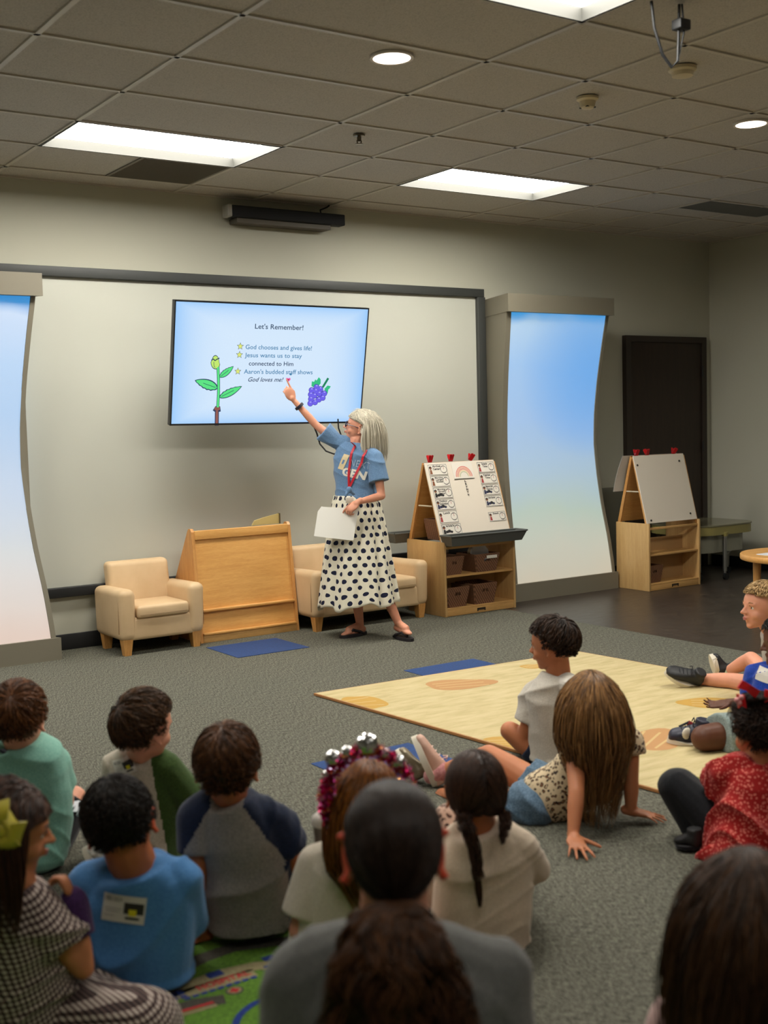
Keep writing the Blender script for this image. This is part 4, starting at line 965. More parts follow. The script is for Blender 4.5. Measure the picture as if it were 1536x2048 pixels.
def head_prims(P, c, B, h, fem=False, ear=1.0, erot=-28):
    T = lambda x, y, z: c+B @ Vector((x*h, y*h, z*h))
    S = lambda *r: tuple(q*h for q in r)
    P.ell(T(*EC), S(*ER), B, 28); P.ell(T(0, .12, -.13), S(.285, .29, .32), B, 24)
    P.ell(T(0, .20, -.30), S(.20, .18, .17), B); P.ell(T(0, .29, -.415), S(.10, .085, .07), B)
    for s in (-1, 1):
        P.ell(T(s*.15, .25, -.17), S(.12, .12, .12), B); P.cap(T(s*.06, .385, .07), .045*h, T(s*.20, .33, .06), .04*h)
        P.ell(T(s*.045, .445, -.135), S(.035, .04, .028), B)
        # ear: rim, lobe and shallow bowl
        e0 = T(s*.35, -.01, -.05); Be = B @ Matrix.Rotation(s*math.radians(erot), 3, 'Z')*ear
        pts = [e0+Be @ Vector((s*.035*h, (.005-.062*math.sin(a))*h, .115*math.cos(a)*h)) for a in [PI*(-.15+1.2*k/10) for k in range(11)]]
        for a, b in zip(pts, pts[1:]): P.cap(a, .02*h*ear, b, .02*h*ear, k=8)
        P.ell(e0+Be @ Vector((s*.012*h, -.02*h, 0)), S(.02, .06, .105), Be); P.ell(e0+Be @ Vector((s*.02*h, .0, -.11*h)), S(.022, .03, .035), Be)
    P.chain([T(0, .40, .02), T(0, .455, -.07), T(0, .50, -.125)], [.034*h, .036*h, .043*h])
    P.ell(T(0, .425, -.235), S(.085, .035, .02), B); P.ell(T(0, .415, -.275), S(.07, .038, .024), B)
def face_bits(o, c, B, h, iris, brow, lipm):
    """eyes, brows and lips as parts of the person"""
    T = lambda x, y, z: c+B @ Vector((x*h, y*h, z*h))
    mw = mat('eye_white', rgb(225, 220, 215), 0.25); mi = mat('iris_'+iris[0], rgb(*iris[1]), 0.2); mp = mat('pupil', rgb(10, 8, 8), 0.15)
    for s in (-1, 1):
        e = T(s*.14, .322, -.01); q = MB(); q.ball(e, .052*h, mw, 16); f = (B @ Vector((s*.06, 1, 0))).normalized()
        q.lathe(e+f*.047*h, [(.024*h, -.004*h), (.022*h, .004*h), (.010*h, .0055*h)], mi, 16, f); q.lathe(e+f*.051*h, [(.011*h, 0), (.009*h, .003*h)], mp, 12, f)
        q.build('eye', o)
        if brow is not None:
            q = MB(); q.tube([T(s*.07, .405, .075), T(s*.13, .405, .10), T(s*.20, .36, .09)], [.010*h, .015*h, .006*h], brow, 6); q.build('eyebrow', o)
        q = MB(); q.tube([T(s*.085, .392, .012), T(s*.13, .407, .036), T(s*.185, .375, .012)], [.006*h, .008*h, .005*h], brow or lipm, 6); q.build('eyelash', o)
    P = Prims(); P.cap(T(-.06, .437, -.244), .010*h, T(0, .455, -.237), .016*h); P.cap(T(0, .455, -.237), .016*h, T(.06, .437, -.244), .010*h)
    P.cap(T(-.05, .43, -.272), .012*h, T(0, .447, -.277), .02*h); P.cap(T(0, .447, -.277), .02*h, T(.05, .43, -.272), .012*h)
    mkobj('lips', shade(P.fuse('lips', max(.0018, .006*h), 3), lipm), o)
def hand_prims(P, w_, fd, nrm, L, thumb=1, curl=(10, 10, 10, 10), spread=8, tcurl=20, tout=48, wr=None):
    """w_ wrist, fd finger direction, nrm back-of-hand normal; thumb=+1/-1 picks the side"""
    fd = Vector(fd).normalized(); nrm = Vector(nrm); nrm = (nrm-fd*nrm.dot(fd)).normalized(); sd = fd.cross(nrm)*thumb
    B = Matrix((sd, fd, nrm)).transposed()
    P.cap(w_-fd*.02, wr or .15*L, w_+fd*.10*L, .15*L, sq=.8)
    P.ell(w_+fd*.27*L, (.215*L, .30*L, .085*L), B); P.ell(w_+fd*.40*L+sd*.03*L, (.20*L, .14*L, .075*L), B)
    for k, (off, ln, r) in enumerate(((.155, .43, .047), (.055, .47, .048), (-.05, .44, .046), (-.145, .35, .041))):
        base = w_+fd*(.47-abs(off-.03)*.25)*L+sd*off*L; a = math.radians(spread*(off/.1)); d = (fd*math.cos(a)+sd*math.sin(a)); p = base; q = math.radians(curl[k]); nk = nrm.copy()
        P.cap(w_+fd*.25*L+sd*off*.7*L, .055*L, base, r*1.08*L, k=10)
        for j, f in enumerate((.44, .31, .25)):
            an = q*(0.7 if j == 0 else 1.0); RR = Matrix.Rotation(an, 3, d.cross(-nk).normalized()); d = RR @ d; nk = RR @ nk
            p2 = p+d*ln*f*L; P.cap(p, r*L*(1-.08*j), p2, r*L*(1-.08*(j+1)), k=10); p = p2
    ta = math.radians(tout); d = fd*math.cos(ta)+sd*math.sin(ta); b0 = w_+fd*.10*L+sd*.09*L; b1 = b0+d*.22*L-nrm*.03*L
    d2 = (fd*math.cos(ta-math.radians(tcurl))+sd*math.sin(ta-math.radians(tcurl))-nrm*.25).normalized(); b2 = b1+d2*.17*L; b3 = b2+d2*.13*L
    P.chain([b0, b1, b2, b3], [.075*L, .058*L, .052*L, .043*L], k=10)
def strands(Pn, wid, mats, name='hair', shell=None, tip=0.25, seed=0):
    """Pn (n, k, 3) strand polylines -> one mesh of thin three-sided strands (plus a base shell)"""
    rs = np.random.RandomState(seed); n, k, _ = Pn.shape
    T = np.gradient(Pn, axis=1); T /= np.linalg.norm(T, axis=2, keepdims=True)+1e-9
    ref = rs.normal(size=(n, 1, 3)); A = np.cross(T, ref); A /= np.linalg.norm(A, axis=2, keepdims=True)+1e-9; Bn = np.cross(T, A)
    wv = wid*(1-(1-tip)*np.linspace(0, 1, k)**1.5)[None, :, None]*rs.uniform(.7, 1.3, (n, 1, 1))
    V = np.stack([Pn+(A*math.cos(a)+Bn*math.sin(a))*wv for a in (0, 2*PI/3, 4*PI/3)], axis=2).reshape(-1, 3)
    idx = np.arange(n*k*3).reshape(n, k, 3); a = idx[:, :-1, :]; b = idx[:, 1:, :]
    F = np.stack([a, np.roll(a, -1, 2), np.roll(b, -1, 2), b], axis=3).reshape(-1, 4)
    tone = np.repeat(rs.uniform(0, 1, n)**1.3, k*3)
    sv, sf = shell if shell else (np.zeros((0, 3)), [])
    me = bpy.data.meshes.new(name); nv = len(V)
    allv = np.vstack([V, sv]) if len(sv) else V
    faces = F.tolist()+[tuple(i+nv for i in f) for f in sf]
    me.from_pydata(allv.tolist(), [], faces)
    at = me.attributes.new('tone', 'FLOAT', 'POINT'); at.data.foreach_set('value', np.concatenate([tone, np.full(len(sv), .25)]).astype(np.float32))
    for m in mats: me.materials.append(m)
    me.polygons.foreach_set('use_smooth', [True]*len(me.polygons)); return me
def scalp_shell(c, B, h, keep, grow=1.05, nu=48, nv=32):
    vs = []; ok = []; M3 = np.array(B)
    for i in range(nv+1):
        a = PI*i/nv
        for j in range(nu):
            b = 2*PI*j/nu; d = np.array((math.sin(a)*math.cos(b), math.sin(a)*math.sin(b), math.cos(a)))
            vs.append(d*np.array(ER)*grow+np.array(EC)); ok.append(keep(d))
    V = np.array(c)+(np.array(vs)*h) @ M3.T; f = []
    for i in range(nv):
        for j in range(nu):
            q = (i*nu+j, (i+1)*nu+j, (i+1)*nu+(j+1) % nu, i*nu+(j+1) % nu)
            if sum(ok[x] for x in q) >= 3: f.append(q)
    return V, f
def hairline(front=.50, nape=-.62, side=.22, ear=-.30):
    """which directions of the skull carry hair"""
    def keep(d):
        x, y, z = d
        if y > side: return z > front-.25*max(0, abs(x)-.45)
        if y > -.25: return z > ear
        return z > nape
    return keep
def hair(o, c, B, h, m, n=1500, length=.3, keep=None, crown=(0.05, -.45, .85), grow=1.06, lift=.10, gravity=0.0, mess=.35, wid=.0016, k=8, tie=None, body=None, seed=1, curl=0.0, clump=40, name='hair', vol=0.0, guard=.12, cling=False, pull=0.0, fade=True, drift=None):
    """grows strands over the skull; length and lift are in head heights"""
    rs = np.random.RandomState(seed); keep = keep or hairline()
    d = rs.normal(size=(n*4, 3)); d /= np.linalg.norm(d, axis=1, keepdims=True)
    d = np.array([q for q in d if keep(q)])[:n]; n = len(d); E_ = np.array(ER)*grow; cE = np.array(EC)
    p = d*E_; pts = [p.copy()]; cr = np.array(crown, float); cr /= np.linalg.norm(cr)
    M3 = np.array(B); dl_ = (M3.T @ np.array(drift)) if drift is not None else None; upl = M3.T @ np.array((0, 0, 1.0))   # world up in head space
    L = length*rs.uniform(.75, 1.1, n)[:, None]
    if cling and fade: L = L*np.clip(.35+1.1*(d[:, 2:3]+.55), .30, 1.0)
    st = L/(k-1); lay = rs.uniform(0, 1, (n, 1))**.7
    cid = rs.randint(0, clump, n); cj = rs.normal(size=(clump, 3))*mess; jit = rs.normal(size=(n, 3))*mess*.5+cj[cid]
    vel = None
    for i in range(1, k):
        q = p/E_; nr = q/(np.linalg.norm(q, axis=1, keepdims=True)+1e-9)
        if tie is not None:
            tt = np.array(tie)
            if tt.ndim == 2: tgt = np.where((d[:, :1] < 0), tt[0], tt[1])
            else: tgt = tt
            fl = tgt-cE-p; dist = np.linalg.norm(fl, axis=1, keepdims=True); fl = fl/(dist+1e-6); s_ = np.minimum(dist/(k-i), 10)
            nn = nr/E_; nn /= np.linalg.norm(nn, axis=1, keepdims=True); fl = fl-nn*np.sum(fl*nn, axis=1, keepdims=True)*.8; fl /= np.linalg.norm(fl, axis=1, keepdims=True)+1e-6
            p = p+fl*s_*1.12
        else:
            fl = q-cr*np.sum(q*cr, axis=1, keepdims=True); fl /= np.linalg.norm(fl, axis=1, keepdims=True)+1e-6
            nn = nr/E_; nn /= np.linalg.norm(nn, axis=1, keepdims=True)
            fw_ = 1.0 if gravity < .4 else max(0.0, 1-i*float(length)/(k-1)/.95); dirn = fl*(1-gravity*min(1, i/3.0))*fw_+jit*(1 if gravity < .4 else .5)-upl*gravity*(.4+i*.4)+nn*lift*max(0, 1.2-i/k)*fw_
            if vel is None: vel = dirn
            vel = vel*.45+dirn*.55; u = vel/(np.linalg.norm(vel, axis=1, keepdims=True)+1e-9)
            p = p+u*st
        # keep outside the skull
        r = np.linalg.norm(p/E_, axis=1, keepdims=True); fr = 1.0+lift*.35*(i/k)+vol*i/k
        p = np.where(r < fr, p/(r+1e-9)*fr, p)
        if cling: p = p/(r+1e-9)*(1+lift*lay*min(1, .35+i/(k*.5)))
        if pull and i*float(length)/(k-1) > .7:
            ax_ = upl; along = (p @ ax_)[:, None]*ax_; hor = p-along; p = along+hor*(1-pull/k)
        if dl_ is not None and i*float(length)/(k-1) > .5: p = p+dl_/k
        if tie is None and guard is not None:
            q_ = p+cE; inf = (q_[:, 1] > guard) & (q_[:, 2] < .22); inx = inf & (np.abs(q_[:, 0]) < .37)
            sx = np.where(q_[:, 0] >= 0, 1.0, -1.0); p[:, 0] = np.where(inx, sx*.385-cE[0], p[:, 0]); p[:, 1] = np.where(inf, np.minimum(p[:, 1], guard+.06), p[:, 1])
        pts.append(p.copy())
    Pn = np.stack(pts, axis=1)+cE; W = np.array(c)+(Pn*h) @ M3.T
    if curl:
        ph = rs.uniform(0, 6.28, (n, 1)); s_ = np.linspace(0, 1, k)[None, :]
        W[:, :, 0] += curl*s_*np.sin(s_*9+ph); W[:, :, 1] += curl*s_*np.cos(s_*9+ph); W[:, :, 2] += curl*.6*s_*np.sin(s_*7+ph*2)
    if body:
        for (b0, b1, r0) in body:      # push off the back and shoulders
            b0, b1 = np.array(b0), np.array(b1); ab = b1-b0; t_ = np.clip(((W-b0) @ ab)/(ab @ ab), 0, 1)[..., None]; cl = b0+t_*ab; dv = W-cl; dl = np.linalg.norm(dv, axis=2, keepdims=True)
            W = np.where(dl < r0, cl+dv/(dl+1e-9)*r0, W)
    me = strands(W, wid, [m], name, scalp_shell(c, B, h, keep, grow*.985), seed=seed)
    return mkobj(name, me, o)
def bundle(pts, rx, ry, n, seed=0, k=14, wave=0.0, freq=14, clumps=14, loose=.25, lock=0.0):
    """hanging lock of strands round a centre line; rx, ry half widths per point (metres)"""
    rs = np.random.RandomState(seed); pts = np.array([tuple(p) for p in pts]); m_ = len(pts); s = np.linspace(0, m_-1, k)
    i0 = np.clip(s.astype(int), 0, m_-2); f = (s-i0)[:, None]; f = f*f*(3-2*f)*.4+f*.6
    cl = pts[i0]*(1-f)+pts[i0+1]*f; RX = np.interp(s, range(m_), rx); RY = np.interp(s, range(m_), ry)
    th_ = rs.uniform(0, 2*PI, n); rr = np.sqrt(rs.uniform(0, 1, n)); cid = rs.randint(0, clumps, n); ph = rs.uniform(0, 6.28, clumps)[cid]; ph2 = rs.uniform(0, 6.28, clumps)[cid]
    A = np.array(VR); Bv = np.array(VF); ss = np.linspace(0, 1, k)
    if lock:      # strands gathered into separate locks that twist a little
        ct, cr_ = rs.uniform(0, 2*PI, clumps), np.sqrt(rs.uniform(.02, 1, clumps)); ex, ey = cr_[cid]*np.cos(ct[cid]), cr_[cid]*np.sin(ct[cid])
        qx, qy = rr*np.cos(th_)*lock, rr*np.sin(th_)*lock; g_ = (1-.55*ss[None])
        x = (ex[:, None]*(1+.0*g_)+qx[:, None]*g_)*RX[None]+wave*np.sin(ss[None]*freq+ph[:, None])*ss[None]**.4; y = (ey[:, None]+qy[:, None]*g_)*RY[None]+wave*np.cos(ss[None]*freq*.8+ph2[:, None])*ss[None]**.4
    else: x = (rr*np.cos(th_))[:, None]*RX[None]+wave*np.sin(ss[None]*freq+ph[:, None])*ss[None]**.5
    if not lock: y = (rr*np.sin(th_))[:, None]*RY[None]+wave*np.cos(ss[None]*freq*.8+ph2[:, None])*ss[None]**.5
    W = cl[None]+x[..., None]*A+y[..., None]*Bv
    W += rs.normal(size=(n, 1, 3))*loose*.01*ss[None, :, None]
    cut = rs.uniform(.86, 1.0, n); W = W[:, :1]+(W-W[:, :1])*cut[:, None, None]
    return W
def braid(o, pts, r, m, band=None, name='braid', wid=.0013, n=70, tail=.05):
    pts = [Vector(p) for p in pts]; L = sum((a-b).length for a, b in zip(pts, pts[1:])); K = max(24, int(L/.006)); Ws = []
    def at(s):
        s = s*(len(pts)-1); i = min(int(s), len(pts)-2); return vmix(pts[i], pts[i+1], s-i)
    rs = np.random.RandomState(3)
    for j in range(3):
        cl = []
        for i in range(K):
            s = i/(K-1); ph = s*L/(r*5.2)*2*PI+j*2*PI/3; rr = r*(1-.35*s); p = at(s)+VR*rr*.62*math.sin(ph)+VF*rr*.38*math.sin(2*ph); cl.append(tuple(p))
        cl = np.array(cl); off = rs.normal(size=(n, 1, 3))*r*.30*np.linspace(1, .65, K)[None, :, None]; Ws.append(cl[None]+off)
    W = np.concatenate(Ws); me = strands(W, wid, [m], name, seed=5, tip=.9); b = mkobj(name, me, o)
    e = pts[-1]; d = (pts[-1]-pts[-2]).normalized()
    W = bundle([e, e+d*tail*.5, e+d*tail], [r*.45, r*.6, r*.15], [r*.35, r*.45, r*.1], n, 4, 6); mkobj('braid_end', strands(W, wid, [m], 'braid_end', seed=6), b)
    if band: MB().tube([e-d*.005, e+d*.005], r*.55, band, 10).build('hair_tie', b)
    return b
def shoe(o, heel, toe, up, w_, ms_, mu, name='shoe', extra=None, lace=None, ht=.055, thick=.022):
    """heel and toe: points on the sole's underside; up: from sole to ankle"""
    heel, toe, up = Vector(heel), Vector(toe), Vector(up); d = (toe-heel); L = d.length; d.normalize(); up = (up-d*up.dot(d)).normalized(); sd = d.cross(up)
    P = Prims()
    prof = [(.04, .62, 1.0), (.18, .78, 1.15), (.38, .74, 1.05), (.6, .88, .78), (.8, .92, .62), (.93, .7, .5), (.985, .35, .35)]
    P.loft([(heel+d*L*s+up*(thick*.6+ht*z*.5), sd, up, w_/2*x, ht*z*.52) for s, x, z in prof])
    P.cap(heel+d*L*.2+up*ht*.6, w_*.36, heel+d*L*.2+up*(ht*1.25+thick), w_*.34, flat1=True)
    t = mkobj(name, shade(P.fuse(name, .005, 3), mu), o)
    n = 26; lo = []
    for k in range(n):
        a = 2*PI*k/n; x = .5+.5*math.cos(a); ww = (.40+.14*math.sin(PI*min(1, x*1.1-.1))+.04*x); lo.append(heel+d*L*x+sd*w_*1.02*ww*math.sin(a)*(1 if abs(math.sin(a)) < 1 else 1))
    MB().prism(lo, up*thick, ms_).build('sole', t, smooth=True, angle=35)
    if lace is not None:
        q = MB()
        for k in range(4):
            s = .42+.09*k; zz = thick*.6+ht*(1.02-.55*(s-.38)/.42*.8)+.004
            q.tube([heel+d*L*s+sd*w_*.22+up*(zz-.006), heel+d*L*(s+.02)+up*zz, heel+d*L*s-sd*w_*.22+up*(zz-.006)], .0028, lace, 6)
        for s_ in (-1, 1): q.tube([heel+d*L*.40+up*(thick+ht*1.02), heel+d*L*.44+sd*s_*.02+up*(thick+ht*1.15), heel+d*L*.46+sd*s_*.035+up*(thick+ht*.9)], .0025, lace, 6)
        q.build('lace', t)
    return t
def torso(P, rings, grow=0.0, s0=None, s1=None, bend=None):
    """rings: list of (point, rx, ry); side vector blends from hips s0 to shoulders s1"""
    n = len(rings); out = []
    for i, (c, rx, ry) in enumerate(rings):
        f = i/(n-1); sd = vmix(s0, s1, f).normalized()
        ta = (Vector(rings[min(i+1, n-1)][0])-Vector(rings[max(i-1, 0)][0])).normalized(); fr = ta.cross(sd).normalized(); sd = fr.cross(ta).normalized()
        out.append((Vector(c), sd, fr, rx+grow, ry+grow))
    # rounded bottom and top
    c, a, b, rx, ry = out[0]; d = (out[0][0]-out[1][0]).normalized(); out = [(c+d*ry*.45, a, b, rx*.6, ry*.6), (c+d*ry*.25, a, b, rx*.88, ry*.88)]+out
    P.loft(out); return out
def person(label, hd, hb, hh, rings, arms, legs, sk, fem=False, voxel=.006, neck=None, hipw=.055, s0=None, s1=None, loc=None, nr=.21, shr=.042, ear=1.12, erot=-30, redear=0):
    """the continuous body: head, neck, trunk, limbs, hands; returns the top-level object and its joints"""
    hd = Vector(hd); rings = [(Vector(c), a, b) for c, a, b in rings]; pel = rings[0][0]
    t = thing('person', label, 'person', loc or (pel.x, pel.y, 0))
    P = Prims(); head_prims(P, hd, hb, hh, ear=ear, erot=erot); top = rings[-1][0]
    P.cap(hd+hb @ Vector((0, -.04*hh, -.22*hh)), nr*hh*1.02, vmix(top, hd, .12), nr*hh*1.12)
    torso(P, rings, -.012, s0, s1)
    for a in arms:
        S_, E_, W_ = (Vector(q) for q in a['j']); k = a.get('k', 1.0)
        P.cap(vmix(top, S_, .55), shr*1.0*k, S_, shr*k); P.cap(S_, shr*k, vmix(S_, E_, .55), shr*.86*k); P.cap(vmix(S_, E_, .55), shr*.86*k, E_, shr*.72*k)
        P.cap(E_, shr*.74*k, vmix(E_, W_, .3), shr*.76*k); P.cap(vmix(E_, W_, .3), shr*.76*k, W_, shr*.5*k)
        if 'hand' in a: hand_prims(P, W_, wr=shr*.5*k, **a['hand'])
    for g in legs:
        H, K_, A_ = (Vector(q) for q in g['j']); k = g.get('k', 1.0)
        P.cap(H, .068*k, vmix(H, K_, .6), .056*k); P.cap(vmix(H, K_, .6), .056*k, K_, .046*k); P.cap(K_, .045*k, vmix(K_, A_, .35), .044*k); P.cap(vmix(K_, A_, .35), .044*k, A_, .028*k)
        if 'foot' in g:
            fd = Vector(g['foot']).normalized(); q = g.get('fl', .15); P.cap(A_, .028*k, A_+fd*q*.5-UP*.02, .026*k); P.cap(A_-fd*.02-UP*.03, .027*k, A_+fd*q*.55-UP*.04, .024*k); P.cap(A_+fd*q*.5-UP*.035, .03*k, A_+fd*q*.72-UP*.045, .022*k, sq=.6, side=fd.cross(UP))
    me = P.fuse('body', voxel, 5)
    shade(me, sk)
    if redear:      # naturally redder ears, with backlit glow put into their colour
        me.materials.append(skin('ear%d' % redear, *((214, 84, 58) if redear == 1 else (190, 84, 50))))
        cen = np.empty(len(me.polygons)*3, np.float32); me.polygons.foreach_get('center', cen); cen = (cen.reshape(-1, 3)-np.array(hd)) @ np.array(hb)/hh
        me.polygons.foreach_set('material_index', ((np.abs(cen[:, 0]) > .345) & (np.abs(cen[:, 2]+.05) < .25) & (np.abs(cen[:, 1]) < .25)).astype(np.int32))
    body = mkobj('body', me, t)
    return t
def shirt(o, rings, arms, m, s0, s1, name='shirt', grow=.004, slv=.6, slr=.062, sle=.056, amp=.005, scale=26, seed=0, voxel=.006, hem=0.0, sleevem=None, split=None, fd=(1, 0, .6), neckr=None, shr=.05):
    P = Prims(); R_ = [(Vector(c), a, b) for c, a, b in rings]
    if len(R_[-1]) and R_[-1][1] < .08:
        (c0, a0, b0), (c1, a1, b1) = R_[-2], R_[-1]; R_[-1] = (vmix(c0, c1, .95), a1+.016, b1+.012)
    out = torso(P, R_, grow, s0, s1); top = R_[-1][0]
    if hem: 
        c, a, b, rx, ry = out[2]; d = (out[2][0]-out[3][0]).normalized(); P.loft([(c+d*hem, a, b, rx*1.06, ry*1.06), (c, a, b, rx*1.02, ry*1.02)])
    for a in arms:
        S_, E_ = Vector(a['j'][0]), Vector(a['j'][1]); W_ = Vector(a['j'][2]); f = a.get('slv', slv); P.cap(vmix(top, S_, .5), shr, S_, slr)
        if f <= 1: P.cap(S_, slr, vmix(S_, E_, f), sle, flat1=True)
        else: P.cap(S_, slr, E_, sle*.95); P.cap(E_, sle*.95, vmix(E_, W_, f-1), sle*.75, flat1=True)
    me = P.fuse(name, voxel, 5); folds(me, amp, scale, seed, fd); shade(me, m)
    if split is not None:
        me.materials.append(sleevem); co = getco(me); idx = np.zeros(len(me.polygons), np.int32)
        cen = np.empty(len(me.polygons)*3, np.float32); me.polygons.foreach_get('center', cen); cen = cen.reshape(-1, 3); idx[split(cen)] = 1; me.polygons.foreach_set('material_index', idx)
    tree = bvh(me); ob = mkobj(name, me, o); return ob, tree
def pants(o, pel, legs, m, s, name='shorts', f=.75, rp=.115, r0=.082, r1=.072, amp=.004, seed=1, voxel=.006, full=False, long_r=.05, rpy=.1):
    P = Prims(); pel = Vector(pel)
    P.ell(pel, (rp, rpy, .085), Matrix((s, s.cross(UP)*-1, UP)).transposed())
    for g in legs:
        H, K_, A_ = (Vector(q) for q in g['j']); k = g.get('k', 1.0)
        if full: P.cap(H, r0*k, K_, long_r*1.08*k); P.cap(K_, long_r*1.08*k, vmix(K_, A_, .95), long_r*.72*k, flat1=True)
        else: P.cap(H, r0*k, vmix(H, K_, g.get('f', f)), r1*k, flat1=True)
    me = P.fuse(name, voxel, 5); folds(me, amp, 30, seed, (1, .3, 0)); return mkobj(name, shade(me, m), o)
def sticker(o, tree, c, ax, ay, w_, h_, lines=True, name='name_sticker', qr=True):
    """white name label stuck on a shirt: heading, small print lines and a printed picture with a yellow mark"""
    nrm = ax.cross(ay).normalized(); mb = MB(); mb.flat = True; mw = mat('sticker_white', rgb(205, 200, 190), .5); mk = mat('sticker_ink', rgb(90, 88, 86), .6); mk2 = mat('sticker_black', rgb(40, 38, 36), .6); my_ = mat('sticker_yellow', rgb(214, 200, 30), .6)
    patch(mb, tree, c, ax, ay, nrm, -w_/2, w_/2, -h_/2, h_/2, mw, .0025)
    if lines:
        for k, (a, b, v) in enumerate(((-.45, -.06, -.02), (-.42, -.1, -.12), (-.45, -.2, -.28))): patch(mb, tree, c, ax, ay, nrm, a*w_, b*w_, (v-.008)*h_, (v+.008)*h_, mk, .0032, 5, 1)
        patch(mb, tree, c, ax, ay, nrm, .0*w_, .46*w_, -.16*h_, .26*h_, mk2, .0032, 6, 4); patch(mb, tree, c, ax, ay, nrm, .12*w_, .30*w_, -.22*h_, .02*h_, my_, .0038, 3, 3)
        patch(mb, tree, c, ax, ay, nrm, .05*w_, .38*w_, -.36*h_, -.27*h_, mk2, .0032, 4, 1)
        put_text(mb, 'VBS 2024', lambda x, y: onsurf(tree, c+ax*x+ay*y, nrm, .0034), -.46*w_, -.06*w_, .34*h_, .16*h_, mk)
    return mb.build(name, o, smooth=False)

